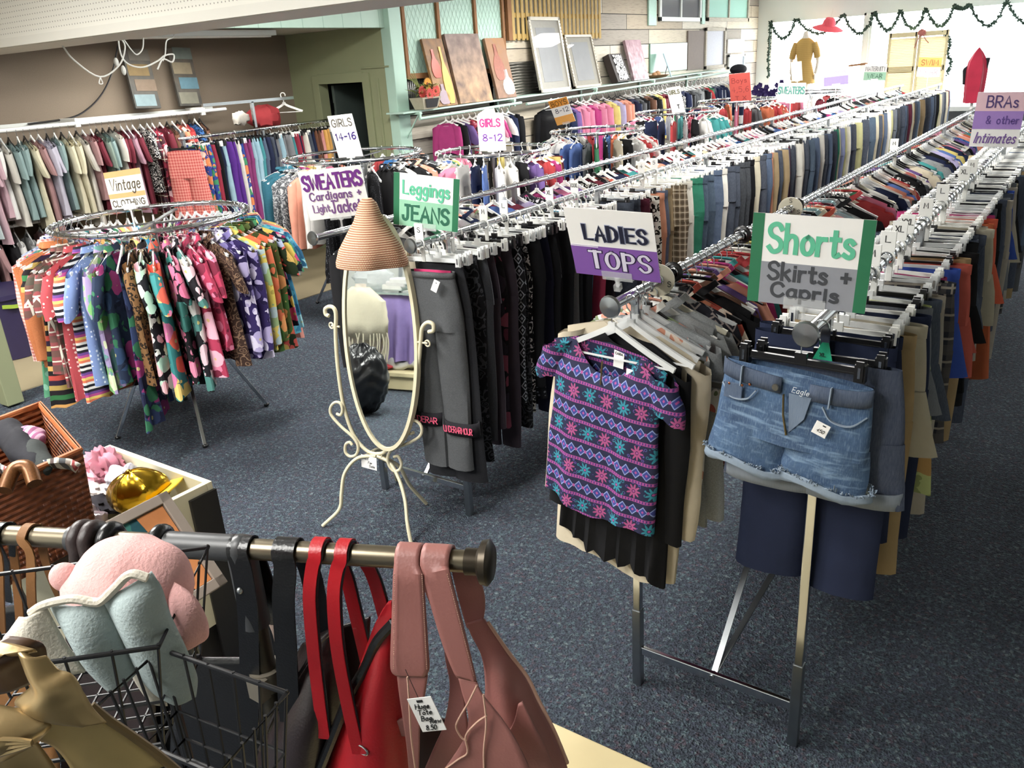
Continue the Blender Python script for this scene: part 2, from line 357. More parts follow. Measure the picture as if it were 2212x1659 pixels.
def text_mb(s, width, height, sw, depth=.0007, slant=0, gap=2.2, mb=None, x0=0, z0=0, y0=0, mi=0, taper=0):
    """strokes of lettering centred on (x0, z0) in a local XZ plane facing -Y; cap height = height."""
    mb = mb or MB(); tot = sum(GL[c][0] + gap for c in s) - gap; k = height / 10; kx = width / tot
    x = -width / 2; nst = 0
    for c in s:
        w, st = GL[c]
        for q in filter(None, st.split(';')):
            cur = q.startswith('~'); P = [tuple(map(float, p.split(','))) for p in q.lstrip('~').split()]
            if cur: P = [tuple(p) for p in cr([(a, b, 0) for a, b in P], 4)]
            P = [np.array((x0 + x + p[0] * kx + slant * p[1] * k, z0 + p[1] * k - height / 2)) for p in P]
            h = sw / 2; L = []; R = []
            for i, p in enumerate(P):
                d = P[min(i + 1, len(P) - 1)] - P[max(i - 1, 0)]; d = d / (np.linalg.norm(d) + 1e-9)
                nn = np.array((-d[1], d[0])); hh = h
                if i in (0, len(P) - 1): p = p + d * (h * .8 if i else -h * .8)
                if taper: hh = h * (1 - taper * abs(d[0]))
                L.append((p[0] + nn[0] * hh, y0, p[1] + nn[1] * hh)); R.append((p[0] - nn[0] * hh, y0, p[1] - nn[1] * hh))
            n = len(L); nst += 1
            F = [(a, y0 - depth - .00006 * nst, b) for a, _, b in L + R]; Bk = L + R
            fs = [(i, n + i, n + i + 1, i + 1) for i in range(n - 1)] + [(2 * n + i, 2 * n + i + 1, 3 * n + i + 1, 3 * n + i) for i in range(n - 1)]
            ring = list(range(n)) + list(range(2 * n - 1, n - 1, -1)); m = len(ring)
            fs += [(ring[i], 2 * n + ring[i], 2 * n + ring[(i + 1) % m], ring[(i + 1) % m]) for i in range(m)]
            mb.add(F + Bk, fs, mi)
        x += (w + gap) * kx
    return mb
_ink = {}
def ink(c):
    if c not in _ink: _ink[c] = simple('marker_ink', c, .6, vary=.06)
    return _ink[c]
def sign(name, label, c, rot, w, h, bands, texts, stem_z=None, holder='clear', group=None, shape=None, stem_x=0):
    """bands: (colour, x0, x1, z0, z1) in fractions of the card; texts: (string, cx, cz, width, height, colour, stroke, kw)."""
    rot = [math.radians(a) for a in rot]
    root = empty(name, tuple(c), label, 'sign', group or 'rack signs', (rot[1], rot[2], rot[0]))
    root.rotation_mode = 'XYZ'
    R_ = Matrix.Rotation(rot[0], 3, 'Z') @ Matrix.Rotation(rot[1], 3, 'X') @ Matrix.Rotation(rot[2], 3, 'Y')
    root.rotation_euler = R_.to_euler()
    mb = MB(); mats = [PAPER]
    if shape: mb.poly([(x * w / 2, .0015, z * h / 2) for x, z in shape], (0, -1, 0), .003)
    else: mb.box((0, 0, 0), (w, .003, h))
    for i, (col, x0, x1, z0, z1) in enumerate(bands):
        mats.append(ink(col)); mb.box(((x0 + x1 - 1) * w / 2, -.0017, (z0 + z1 - 1) * h / 2), ((x1 - x0) * w, .0008 + .0001 * i, (z1 - z0) * h), i + 1)
    mb.build('card', mats, root, smooth=False)
    for t in texts:
        s_, cx, cz, tw, th, col, sw = t[:7]; kw = t[7] if len(t) > 7 else {}
        kw = dict(kw); outl = kw.pop('outline', None)
        if outl: text_mb(s_, tw * w, th * h, (sw + outl[1]) * h, mb=None, x0=cx * w, z0=cz * h, y0=-.0022, **kw).build('lettering', ink(outl[0]), root, smooth=False)
        text_mb(s_, tw * w, th * h, sw * h, x0=cx * w, z0=cz * h, y0=-.0030 if outl else -.0022, **kw).build('lettering', ink(col), root, smooth=False)
    if stem_z is not None:
        m = MB(); L = c[2] - h / 2 - stem_z
        Ri = R_.inverted(); a = np.array((stem_x, 0, -h / 2)); b = a + np.array(Ri @ Vector((0, 0, -max(L, .03))))
        m.box((stem_x, -.004, -h / 2 + .006), (min(.1, w * .4), .002, .03)); m.box((stem_x, .0045, -h / 2 + .006), (min(.1, w * .4), .002, .03))
        m.tube([a, b], .005, 6); m.tube([a + (0, 0, -.012), a + (0, 0, .002)], .011, 8)
        m.box(b, (.02, .02, .02)); m.build('sign_holder', CLEARH if holder == 'clear' else WHITEP, root)
    return root
# ------------------------------------------------------------------ garments (origin = top of the rail the hanger hangs from)
def sgp(x, p): return math.copysign(abs(x) ** p, x)
def shirt(seed, w=.2, L=.62, sleeve='short', th=.022, flare=.04, n=22, m=10, neck=.06, fold=.010, pleat=0, slope=.075, top=-.068, ns=10, ruff=0, slant=0, dip=.055):
    r = random.Random(seed); ph = r.random() * 6; ph2 = r.random() * 6; mb = MB(); G = []
    for i in range(m):
        v = i / (m - 1); hw = w * (.97 - .06 * math.sin(min(1, v * 1.6) * math.pi) + flare * v * v)
        t = .007 + (th - .007) * min(1, v * 5); row = []
        for k in range(n):
            a = 2 * math.pi * k / n; x = hw * sgp(math.cos(a), .75); y = t * sgp(math.sin(a), .75); u = x / w
            z = top - v * L - slope * abs(u) ** 1.2 * (1 - v) ** 2 + slant * x * v
            y += fold * v * (math.sin(u * 6 + ph) + .6 * math.sin(u * 13 + ph2)) * (.4 + .6 * v)
            if pleat: y += pleat * v * math.sin(u * 20 + ph)
            if abs(x) < neck + .02:
                q = max(0, 1 - (x / (neck + .02)) ** 2); z -= (1 - v) ** 6 * q * (dip if y < 0 else .02)
            if ruff and v > .9: z += ruff * math.sin(u * 17 + ph)
            z += .012 * v * math.sin(u * 4 + ph2)
            row.append((x, y, z))
        G.append(row)
    mb.grid(G, 0, True)
    sp = dict(short=(.075, .20, .060, .062), long=(.035, .56, .062, .040), cap=(.035, .10, .058, .066), half=(.07, .32, .062, .055)).get(sleeve)
    if sp:
        dx, dz, r0, r1 = sp; rows = 5 if sleeve != 'long' else 9
        for sgn in (-1, 1):
            G = []; bend = r.uniform(-.03, .03); q = r.random() * 6
            for i in range(rows):
                v = i / (rows - 1); cx = sgn * (w * .88 + dx * math.sin(v * 1.5)); cz = top - slope * .9 - .035 - v * dz; rr = r0 + (r1 - r0) * v
                cy = bend * v * v; row = []
                for k in range(ns):
                    a = 2 * math.pi * k / ns
                    x = cx + rr * math.cos(a) * (.9 + .08 * math.sin(v * 9 + q)); y = cy + th * (1.05 - .15 * v) * math.sin(a); z = cz + (.045 * (1 - v) ** 2 * (1 - sgn * math.cos(a)) / 2)
                    if sleeve != 'long': z += .035 * v * (-sgn * math.cos(a)) * .6
                    row.append((x, y, z + .004 * math.sin(k * 2 + i * 2.3)))
                G.append(row)
            mb.grid(G, 0, True)
    return mb
def pants(seed, hw=.19, L=.98, hem=.085, th=.016, n=18, top=-.085, rise=.26, cr_=.5, spread=1.0, fold=.006, hips=1.12):
    r = random.Random(seed); ph = r.random() * 6; mb = MB(); G = []; R1 = 6
    for i in range(R1):
        v = i / (R1 - 1); h = hw * (1 + (hips - 1) * math.sin(v * math.pi / 2)); t = th * (.75 + .5 * v); row = []
        for k in range(n):
            a = 2 * math.pi * k / n; x = h * sgp(math.cos(a), .7); y = t * sgp(math.sin(a), .8) + fold * v * math.sin(x / hw * 5 + ph)
            z = top - v * rise + (.008 * math.cos(x / hw * 1.5) if i == 0 and y < 0 else 0)
            row.append((x, y, z))
        G.append(row)
    mb.grid(G, 0, True)
    for sgn in (-1, 1):
        G = []; R2 = max(3, int((L - rise) / .09)); q = r.random() * 6; bx = r.uniform(-.01, .02)
        for i in range(R2 + 1):
            v = i / R2; w0 = hw * hips * .52; h = w0 + (hem - w0) * min(1, v * 1.15) ** .7
            cx = sgn * (hw * hips * .49 + (hem * spread - hw * hips * .49) * v * .6 + bx * v * v); row = []
            for k in range(12):
                a = 2 * math.pi * k / 12; x = cx + h * sgp(math.cos(a), .8); y = th * 1.1 * math.sin(a) + fold * 1.6 * math.sin(v * 5 + q + x * 18) * v ** .5
                row.append((x, y, top - rise + .03 - v * (L - rise + .03)))
            G.append(row)
        mb.grid(G, 0, True)
    return mb
def skirt(seed, hw=.16, L=.5, flare=.5, th=.02, fold=.012, n=26, top=-.085):
    r = random.Random(seed); ph = r.random() * 6; mb = MB(); G = []
    for i in range(8):
        v = i / 7; h = hw * (1 + flare * v ** .8); row = []
        for k in range(n):
            a = 2 * math.pi * k / n; x = h * sgp(math.cos(a), .8); y = th * (.6 + .6 * v) * sgp(math.sin(a), .8) + fold * v * math.sin(x / hw * 8 + ph)
            row.append((x, y, top - v * L + .01 * v * math.sin(x / hw * 5 + ph)))
        G.append(row)
    return mb.grid(G, 0, True)
FAB0 = fab('solid', '#888888')
def band_mb(hw, th, z0=-.079, z1=-.116):
    return MB().grid([[(hw * sgp(math.cos(a), .7), th * sgp(math.sin(a), .8), z) for a in [2 * math.pi * k / 22 for k in range(22)]] for z in (z0, (z0 + z1) / 2, z1)], 0, True)
def collar_mb(w=.066, z=-.066, h=.030):
    G = [[], [], []]
    for k in range(23):
        a = -1.35 + k / 22 * 5.84; c, s_ = math.cos(a), math.sin(a)
        dip = .034 * max(0, -s_) ** 2; x, y = w * c, .021 * s_
        G[0].append((x * .92, y * .8, z + .020 - dip)); G[1].append((x * 1.02, y * 1.05, z + .024 - dip)); G[2].append((x * 1.22, y * 1.55 - .002, z + .022 - h - dip * 1.5))
    return MB().grid(G)
BANDS = dict(jean=band_mb(.192, .028), slim=band_mb(.131, .021), short=band_mb(.196, .024), capri=band_mb(.186, .024), skirt=band_mb(.172, .016))
BANDS = {k: ('waistband', v.mesh('garment_waistband', FAB0)) for k, v in BANDS.items()}
for k in ('vint', 'vlong'): BANDS[k] = ('collar', collar_mb().mesh('garment_collar', FAB0))
for k in ('tee', 'long'): BANDS[k] = ('neckband', collar_mb(.07, -.070, .012).mesh('garment_neckband', FAB0))
GM = {}
def gm(key, f, *a, **k):
    if key not in GM: GM[key] = f(*a, **k).mesh('garment_' + key, FAB0)
    return GM[key]
for q in range(4):
    gm('tee%d' % q, shirt, 10 + q, L=.60 + .03 * q, sleeve='short'); gm('long%d' % q, shirt, 20 + q, L=.62 + .03 * q, sleeve='long')
    gm('cap%d' % q, shirt, 30 + q, L=.60 + .02 * q, sleeve='cap'); gm('tank%d' % q, shirt, 40 + q, w=.16, L=.60, sleeve=None)
    gm('vint%d' % q, shirt, 50 + q, L=.66 + .05 * q, sleeve='short', fold=.02, th=.03, flare=.18); gm('vlong%d' % q, shirt, 60 + q, L=.72, sleeve='long', fold=.02, th=.032, flare=.1)
    gm('jean%d' % q, pants, 70 + q, hw=.185, L=.97 + .02 * q, hem=.08 + .01 * (q % 3), th=.030, fold=.010); gm('slim%d' % q, pants, 80 + q, hw=.125, L=.88 + .04 * q, hem=.06, hips=1.25, th=.022, fold=.008)
    gm('short%d' % q, pants, 90 + q, hw=.19, L=.33 + .03 * q, hem=.13, rise=.22, hips=1.1, th=.026); gm('capri%d' % q, pants, 100 + q, hw=.18, L=.58 + .06 * q, hem=.1, th=.026)
    gm('skirt%d' % q, skirt, 110 + q, L=.45 + .08 * q); gm('kid%d' % q, shirt, 120 + q, w=.13, L=.36, sleeve='short' if q % 2 else 'long', slope=.045)
    gm('kidpant%d' % q, pants, 130 + q, hw=.12, L=.55, hem=.06, rise=.18); gm('dress%d' % q, shirt, 140 + q, w=.18, L=.95, sleeve='cap' if q % 2 else None, flare=.5, fold=.022)
    gm('coat%d' % q, shirt, 150 + q, w=.17, L=.5, sleeve='long', th=.04, fold=.012)
# ------------------------------------------------------------------ hangers
def hook_pts(rr=.0185, drop=-.062, tip=25):
    P = []
    for k in range(11):
        a = math.radians(-tip + (205 + tip) * k / 10) if False else math.radians(200 - (200 + tip) * k / 10)
        P.append((rr * math.cos(a), 0, rr * math.sin(a)))
    P = P[::-1]                      # from tip (right, below) over the top to the left
    P += [(-rr * .75, 0, -rr * 1.15), (-.002, 0, -rr * 1.8), (0, 0, drop)]
    return P
def hang_body(kind):
    m = MB()
    if kind == 'clip':
        m.box((0, 0, -.068), (.03, .011, .028)); m.box((0, 0, -.078), (.31, .009, .018)); m.box((0, 0, -.084), (.30, .013, .004))
    else:
        w = .205 if kind == 'top' else .14; k = .75 if kind == 'kid' else 1
        A = cr([(0, 0, -.064), (.03, 0, -.082), (w * .6, 0, -.128 if k == 1 else -.105), (w, 0, -.163 if k == 1 else -.128)], 3)
        P = [(-x, y, z) for x, y, z in A[::-1]] + A[1:]
        m.tube(P, 1, sec=[(-.008, -.0045), (.008, -.0045), (.008, .0045), (-.008, .0045)], up=(0, 1, 0))
        m.box((0, 0, -.064), (.024, .010, .022))
        m.tube([(-w * .93, 0, -.164 if k == 1 else -.130), (w * .93, 0, -.164 if k == 1 else -.130)], .0035, 5)
    return m
def hook_mb(thick): return MB().tube(hook_pts(), thick, 6)
def clip_mb(x): return MB().box((x, 0, -.082), (.026, .02, .044)).box((x, -.012, -.074), (.018, .006, .05)).box((x, .012, -.074), (.018, .006, .05)).box((x, -.0155, -.078), (.006, .002, .026), 1)
HM = {}
for kd in ('top', 'clip', 'kid'):
    HM[kd] = hang_body(kd).mesh('hanger_body', BLACKP)
    mm = hang_body(kd); b = hook_mb(.0021 if kd != 'kid' else .0034)
    mm.add(b.v, b.f, 1)
    if kd == 'clip':
        for x in (-.145, .145): mm.box((x, 0, -.082), (.026, .03, .05), 0)
    HM[kd + 'all'] = mm.mesh('hanger_small', [BLACKP, CHROME])
HM['hook'] = hook_mb(.0021).mesh('hanger_hook', CHROME); HM['thick'] = hook_mb(.0042).mesh('hanger_hook', WHITEP)
HM['clipl'] = clip_mb(-.145).mesh('hanger_clip', [BLACKP, CHROME]); HM['clipr'] = clip_mb(.145).mesh('hanger_clip', [BLACKP, CHROME])
HCOL = {'white': WHITEP, 'clear': CLEARP, 'black': BLACKP, 'cream': CREAMP}
def hanger(kind, col, loc, rz, label, group, near, scale=1, coat=False):
    mat = HCOL[col]; thick = col in ('white', 'cream') and kind != 'top' or kind == 'kid'
    nm = {'clip': 'clip_hanger', 'top': 'clothes_hanger', 'kid': 'small_hanger'}[kind]; cat = {'clip': 'clip hanger', 'top': 'hanger', 'kid': 'small hanger'}[kind]
    if coat: nm, cat = 'coat_hanger', 'coat hanger'
    if near:
        o = inst(nm, HM[kind], loc=loc, rot=(0, 0, rz), mats=[mat], scale=scale)
        inst('hook', HM['thick' if thick else 'hook'], o, mats=[mat if thick else CHROME])
        if kind == 'clip':
            for c in ('clipl', 'clipr'): inst('clip', HM[c], o, mats=[mat, CHROME])
    else:
        o = inst(nm, HM[kind + 'all'], loc=loc, rot=(0, 0, rz), mats=[mat, mat if thick else CHROME], scale=scale)
    return tag(o, label, cat, group)
# garment catalogue: key -> (mesh stem, name, category, words, material)
def den(c): return fab('denim', c)
CAT = {}
def kind(key, stem, name, cat, words, mat): CAT[key] = (stem, name, cat, words, mat)
for k_, c_, w_ in (('jd', '#222c40', 'dark blue denim jeans'), ('jm', '#3a5070', 'mid blue denim jeans'), ('jn', '#1b2236', 'navy denim jeans'), ('jl', '#7289a6', 'pale washed denim jeans'), ('jk', '#17181c', 'black denim jeans'), ('jg', '#575c64', 'grey denim jeans'), ('jt', '#28425a', 'teal blue denim jeans')):
    kind(k_, 'jean', 'jeans', 'jeans', w_, den(c_))
for k_, c_, w_ in (('pw', '#d6d2c6', 'off white trousers'), ('pk', '#9a8259', 'khaki trousers'), ('pm', '#5d1c33', 'maroon trousers'), ('po', '#cf8560', 'peach trousers'), ('pg', '#0f8163', 'emerald green trousers'), ('pc', '#c9bfa2', 'cream trousers'), ('pp', '#7c86b4', 'lilac blue trousers'), ('py', '#bdbb7c', 'pale olive trousers'), ('pb', '#141519', 'black trousers'), ('pr', '#9a1638', 'crimson trousers'), ('pu', '#57208c', 'purple trousers'), ('pt', '#2a8f97', 'turquoise trousers'), ('pl', '#8fb7c9', 'pale blue trousers'), ('pv', '#8a2a70', 'magenta trousers'), ('pn', '#1c2544', 'navy trousers'), ('pe', '#d79a21', 'mustard trousers'), ('ph', '#7b7d82', 'grey trousers'), ('pi', '#d88a84', 'salmon pink trousers'), ('pf', '#6d4028', 'brown trousers')):
    kind(k_, 'jean', 'trousers', 'trousers', w_, fab('solid', c_))
kind('pL', 'jean', 'trousers', 'trousers', 'black and white leopard print trousers', fab('leopard', '#d8d4c8', '#17150f'))
kind('pT', 'jean', 'trousers', 'trousers', 'brown tweed check trousers', fab('plaid', '#8a7a5f', '#4d4032', '#d6cbb3', s=2))
kind('pF', 'jean', 'trousers', 'trousers', 'blue and orange floral trousers', fab('floral', '#27439b', '#df7a26', '#e8d9c7', '#2b8f5b'))
kind('pG', 'jean', 'trousers', 'trousers', 'coral red gingham trousers', fab('gingham', '#e07a6c', '#c33d3a'))
for k_, kd_, cs_, w_ in (('lb', 'solid', ['#1b1c20'], 'black leggings'), ('lp', 'solid', ['#39303a'], 'plum grey leggings'), ('lc', 'heather', ['#3a3c42'], 'charcoal leggings'), ('lB', 'scroll', ['#141519', '#41434a'], 'black lace print leggings'), ('lF', 'floral', ['#1a171b', '#8a3a52', '#5e2438', '#2c2530'], 'black leggings with red flowers'), ('lG', 'geo', ['#15161b', '#8d929c'], 'black leggings with white diamond print'), ('lS', 'scroll', ['#17181b', '#d5d5d5'], 'black leggings with white scroll print'), ('lD', 'dots', ['#191b21', '#6e747e'], 'black dotted leggings'), ('ln', 'solid', ['#1d2038'], 'navy leggings'), ('lt', 'solid', ['#1e8fb0'], 'turquoise leggings'), ('lM', 'scroll', ['#b9cdd4', '#3b4b58'], 'blue grey patterned leggings'), ('lr', 'solid', ['#b01e4c'], 'crimson leggings'), ('lh', 'heather', ['#6b6d70'], 'heather grey leggings')):
    kind(k_, 'slim', 'leggings', 'leggings', w_, fab(kd_, *cs_))
TOPS = [('w', 'solid', ['#d8d5cf'], 'white'), ('c', 'solid', ['#cdbfa2'], 'cream'), ('k', 'solid', ['#18181b'], 'black'), ('g', 'heather', ['#8d9091'], 'heather grey'), ('h', 'solid', ['#55585c'], 'charcoal grey'), ('n', 'solid', ['#1d2748'], 'navy'), ('b', 'solid', ['#4d6fb5'], 'cornflower blue'), ('r', 'solid', ['#b3262b'], 'red'), ('m', 'solid', ['#6d1a2e'], 'maroon'), ('p', 'solid', ['#d06f92'], 'pink'), ('M', 'solid', ['#b01d74'], 'magenta'), ('u', 'solid', ['#6d4f93'], 'purple'), ('l', 'solid', ['#a99fca'], 'lilac'), ('t', 'solid', ['#1f8f8e'], 'teal'), ('s', 'solid', ['#8fb7bd'], 'sea green'), ('G', 'solid', ['#2b7a52'], 'green'), ('y', 'solid', ['#d3bf52'], 'yellow'), ('o', 'solid', ['#d0622c'], 'orange'), ('O', 'solid', ['#dd8b6d'], 'peach'), ('e', 'solid', ['#6b4631'], 'brown'), ('C', 'floral', ['#c5472f', '#e6c9b0', '#d97d4e', '#f0ddc8'], 'orange red floral'), ('W', 'floral', ['#dcd7cd', '#d98a6f', '#7b8a5e', '#b4564c'], 'white floral'), ('N', 'geo', ['#23222b', '#8d7f7a'], 'dark net patterned'), ('Z', 'scroll', ['#1b1b1e', '#d9d8d4'], 'black and white patterned'), ('S', 'stripe', ['#1d2542', '#d5d3d0'], 'navy striped'), ('F', 'floral', ['#413a3d', '#c58f56', '#b94b5d', '#d7c7a6'], 'grey floral'), ('P', 'plaid', ['#7c2a36', '#2b2d3f', '#d8cdb8'], 'red plaid'), ('R', 'floral', ['#b3294b', '#e7b4bd', '#d96b80', '#45202c'], 'rose floral'), ('U', 'floral', ['#4a2a6d', '#d9a3c7', '#8a6bb4', '#e8e0e8'], 'purple floral'), ('B', 'scroll', ['#2363a8', '#12253e'], 'blue patterned')]
for k_, kd_, cs_, w_ in TOPS: kind('t' + k_, 'tee', 'womens_shirt', 'shirt', w_ + ' shirt', fab(kd_, *cs_)); kind('L' + k_, 'long', 'sweater', 'sweater', w_ + ' sweater', fab(kd_, *cs_)); kind('K' + k_, 'kid', 'childs_shirt', 'childs shirt', w_ + ' childs shirt', fab(kd_, *cs_)); kind('J' + k_, 'coat', 'childs_jacket', 'jacket', w_ + ' childs jacket', fab('sheen' if kd_ == 'solid' else kd_, *cs_)); kind('Q' + k_, 'kidpant', 'childs_trousers', 'childs trousers', w_ + ' childs trousers', fab(kd_, *cs_)); kind('V' + k_, 'vint', 'shirt', 'shirt', w_ + ' shirt', fab(kd_, *cs_))
LAYN = [0]
def row(specs, y0, dy, x, z, rail, frm, kinds, cols, near_n=0, rdir=0.0, jit=7, sc=1.0, group=None, coat=False):
    """hang a row of garments along +Y from y0; every hanger and garment is its own object."""
    y = y0
    for i, key in enumerate(specs):
        stem, name, cat, words, mat = CAT[key]
        rz = math.radians(rnd.uniform(-jit, jit)) + rdir; v = rnd.randrange(4)
        wh = '%s %s on the %s' % (ordn(i + 1), frm, rail); hk = kinds; hc = cols[rnd.randrange(len(cols))] if not isinstance(cols, str) else cols
        xx = x + rnd.uniform(-.025, .025)
        hanger(hk, hc, (x, y, z), rz, '%s %s, %s' % (hc, {'clip': 'clip hanger', 'top': 'hanger', 'kid': 'small hanger'}[hk], wh), 'hangers on the ' + rail, i < near_n, 1, coat=coat)
        o = inst(name, GM[stem + str(v)], loc=(xx, y, z), rot=(0, 0, rz), mats=[mat], scale=(sc * rnd.uniform(.95, 1.05), sc, sc * rnd.uniform(.90, 1.07)))
        tag(o, '%s, %s' % (words, wh), cat, group or ('clothes on the ' + rail))
        if i < near_n and stem in BANDS: inst(BANDS[stem][0], BANDS[stem][1], o, mats=[mat])
        y += dy * rnd.uniform(.8, 1.2)
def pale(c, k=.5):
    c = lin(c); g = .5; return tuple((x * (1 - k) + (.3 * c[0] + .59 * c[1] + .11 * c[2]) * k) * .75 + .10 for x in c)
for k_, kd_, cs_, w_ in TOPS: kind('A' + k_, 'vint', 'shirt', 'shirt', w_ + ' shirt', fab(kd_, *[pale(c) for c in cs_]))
def ringrow(specs, cx, cy, r, z, rail, kinds, cols, a0=238, near=False, jit=6, sc=1.0, stems=None):
    n = len(specs)
    for i, key in enumerate(specs):
        stem, name, cat, words, mat = CAT[key]; a = math.radians(a0 + 360 * (i + rnd.uniform(-.2, .2)) / n); v = rnd.randrange(4)
        loc = (cx + r * math.cos(a), cy + r * math.sin(a), z); rz = a + math.radians(rnd.uniform(-jit, jit))
        wh = '%s round from left, %s' % (ordn(i + 1), rail); hc = cols[rnd.randrange(len(cols))]
        hanger(kinds, hc, loc, rz, '%s %s, %s' % (hc, {'clip': 'clip hanger', 'top': 'hanger', 'kid': 'small hanger'}[kinds], wh), 'hangers on the ' + rail, near and i < n * .55, coat=kinds == 'top')
        o = inst(name, GM[stem + str(v)], loc=loc, rot=(0, 0, rz), mats=[mat], scale=sc * rnd.uniform(.95, 1.05))
        tag(o, '%s, %s' % (words, wh), cat, 'clothes on the ' + rail)
        if i < n * .55 and stem in BANDS and kinds != 'kid': inst(BANDS[stem][0], BANDS[stem][1], o, mats=[mat])
# ------------------------------------------------------------------ setting
def carpet():
    m = Mat('carpet', .95); co = m.coord(); m.b.inputs['Specular IOR Level'].default_value = .1
    n1 = m.noise(co, 130, 2); n2 = m.noise(co, 60, 2, dist=.6); n3 = m.noise(co, 1.1, 3); d, c = m.voro(co, 74)
    sep = m.nt.nodes.new('ShaderNodeSeparateColor'); m.nt.links.new(c, sep.inputs[0]); x = S(m.nt, sep.outputs[0])
    fl = m.ramp(x, [(0, '#4d525d'), (.28, '#596670'), (.5, '#667a80'), (.66, '#525767'), (.82, '#665861'), (.92, '#7c8a8e')])
    b = m.mix(n2.op('MULTIPLY_ADD', 2.2, -.75).mx(0).mn(.85), '#3a3f48', fl)
    b = m.mix((n1 - .52).op('MULTIPLY', 5).mx(0).mn(.9), b, '#1d2026'); b = m.mix(n3 * .5, b, m.mix(.35, b, '#343840')); m.base(b)
    m.bump(n2 + n1, 1.0, .012); return m.m
def planks_mat(name, cols, h=.16, axis_y=True):
    m = Mat(name, .85); co = m.coord(); x, y, z = m.xyz(co); k = z * (1 / h); row_ = k.fl()
    wn = m.nt.nodes.new('ShaderNodeTexWhiteNoise'); wn.noise_dimensions = '2D'
    cmb = m.nt.nodes.new('ShaderNodeCombineXYZ'); m.nt.links.new(row_.o, cmb.inputs[0])
    seg = (y * .45 + row_ * .37).fl(); m.nt.links.new(seg.o, cmb.inputs[1]); m.nt.links.new(cmb.outputs[0], wn.inputs['Vector'])
    v = S(m.nt, wn.outputs['Value']); n = len(cols); c = m.ramp(v, [(i / n, q) for i, q in enumerate(cols)])
    g = m.noise(m.stretch(co, (8, 5, 60)), 1.2, 4); c = m.mix((g - .5) * 1.3, c, '#4a453f'); c = m.mix((k.fr() < .05).mx((y * .45 + row_ * .37).fr() < .006), c, '#22201d'); m.base(c); m.bump(g, .3, .01); return m.m
def vboard_mat():
    m = Mat('mint_boards', .6); x, y, z = m.xyz(m.coord()); g = ((y + x) * 3.6).fr() < .03; n = m.noise(m.coord(), 4, 3)
    m.base(m.mix(g, m.mix(n, '#a9c4b6', '#b7cfc2'), '#8aa79a')); return m.m
MINT = simple('mint_paint', '#a8c6b8', .55, vary=.06, sc=5); OLIVE = simple('olive_paint', '#868b6c', .6, vary=.06, sc=4)
BROWNW = Mat('brown_wall', .9); _n = BROWNW.noise(BROWNW.coord(), 140, 2); BROWNW.base(BROWNW.mix(_n, '#74685b', '#877a6b')); BROWNW = BROWNW.m
WALLW = simple('white_paint', '#d7dbd8', .6, vary=.04, sc=3); CEIL = simple('ceiling_paint', '#d9d6cd', .7, vary=.04, sc=3)
def peg():
    m = Mat('pegboard_tile', .7); x, y, z = m.xyz(m.coord()); a = (x * 28).fr() - .5; b = (z * 28).fr() - .5
    m.base(m.mix((a * a + b * b) < .018, '#e0ddd4', '#8f8c85')); return m.m
PEGM = peg()
XW, XB, YO, YF, ZC = -6.75, -8.4, 7.4, 19.5, 3.2
structure(MB().box((-2.6, 8, -.05), (11.8, 24, .1)).build('floor', carpet(), smooth=False))
structure(MB().box((-7.45, 2.2, .004), (1.9, 10.4, .008)).build('floor_vinyl', simple('beige_vinyl', '#9b8f73', .5, vary=.1, sc=3), smooth=False))
structure(MB().box((-2.6, 8, ZC + .05), (12, 24, .1)).build('ceiling', CEIL, smooth=False))
structure(MB().box((XB - .05, 2, 1.6), (.1, 11, 3.2)).build('wall_back', BROWNW, smooth=False))
OW = MB(); dx0, dx1, dz = -7.9, -7.18, 2.02
OW.box(((XB + dx0) / 2, YO + .06, 1.3), (dx0 - XB, .12, 2.6)); OW.box(((dx1 + XW) / 2, YO + .06, 1.3), (XW - dx1, .12, 2.6)); OW.box(((dx0 + dx1) / 2, YO + .06, (dz + 2.6) / 2), (dx1 - dx0, .12, 2.6 - dz))
structure(OW.build('wall_olive', OLIVE, smooth=False))
tr = MB().box((dx0 - .055, YO - .012, dz / 2 + .05), (.11, .03, dz + .1)).box((dx1 + .055, YO - .012, dz / 2 + .05), (.11, .03, dz + .1)).box(((dx0 + dx1) / 2, YO - .012, dz + .055), (dx1 - dx0 + .02, .03, .11))
tr.box((XW - .2, YO - .008, 1.0), (.02, .02, 2.1)).box(((dx1 + XW) / 2, YO - .008, 2.17), (XW - dx1, .02, .02)); structure(tr.build('trim_1', OLIVE, smooth=False, bevel=.004))
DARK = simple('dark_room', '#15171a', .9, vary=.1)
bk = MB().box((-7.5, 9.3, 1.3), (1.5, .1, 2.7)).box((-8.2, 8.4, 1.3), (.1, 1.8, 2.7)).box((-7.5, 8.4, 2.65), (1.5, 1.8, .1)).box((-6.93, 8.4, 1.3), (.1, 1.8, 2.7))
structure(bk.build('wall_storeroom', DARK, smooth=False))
dr = MB().box((dx0 + .075, YO + .42, 1.0), (.04, .6, 2.0)); d1 = structure(dr.build('door_1', simple('dark_door', '#454f4b', .5), smooth=False, bevel=.003))
MB().box((dx0 + .06, YO + .125, 1.75), (.012, .02, .1)).box((dx0 + .06, YO + .125, 1.45), (.012, .02, .1)).build('door_hinge', simple('dark_iron', '#1d1d1f', .4, 1), d1)
structure(MB().box((XW - .05, (YO + YF) / 2 + .03, ZC / 2), (.1, YF - YO - .06, ZC)).build('wall_left', planks_mat('barn_planks', ['#b3a795', '#9d968c', '#c4baa8', '#8a837a', '#aca08e', '#cfc8ba'], .23), smooth=False))
structure(MB().box((XW - .05, 5.5, (2.57 + ZC) / 2), (.1, 3.8, ZC - 2.57)).build('wall_header', vboard_mat(), smooth=False))
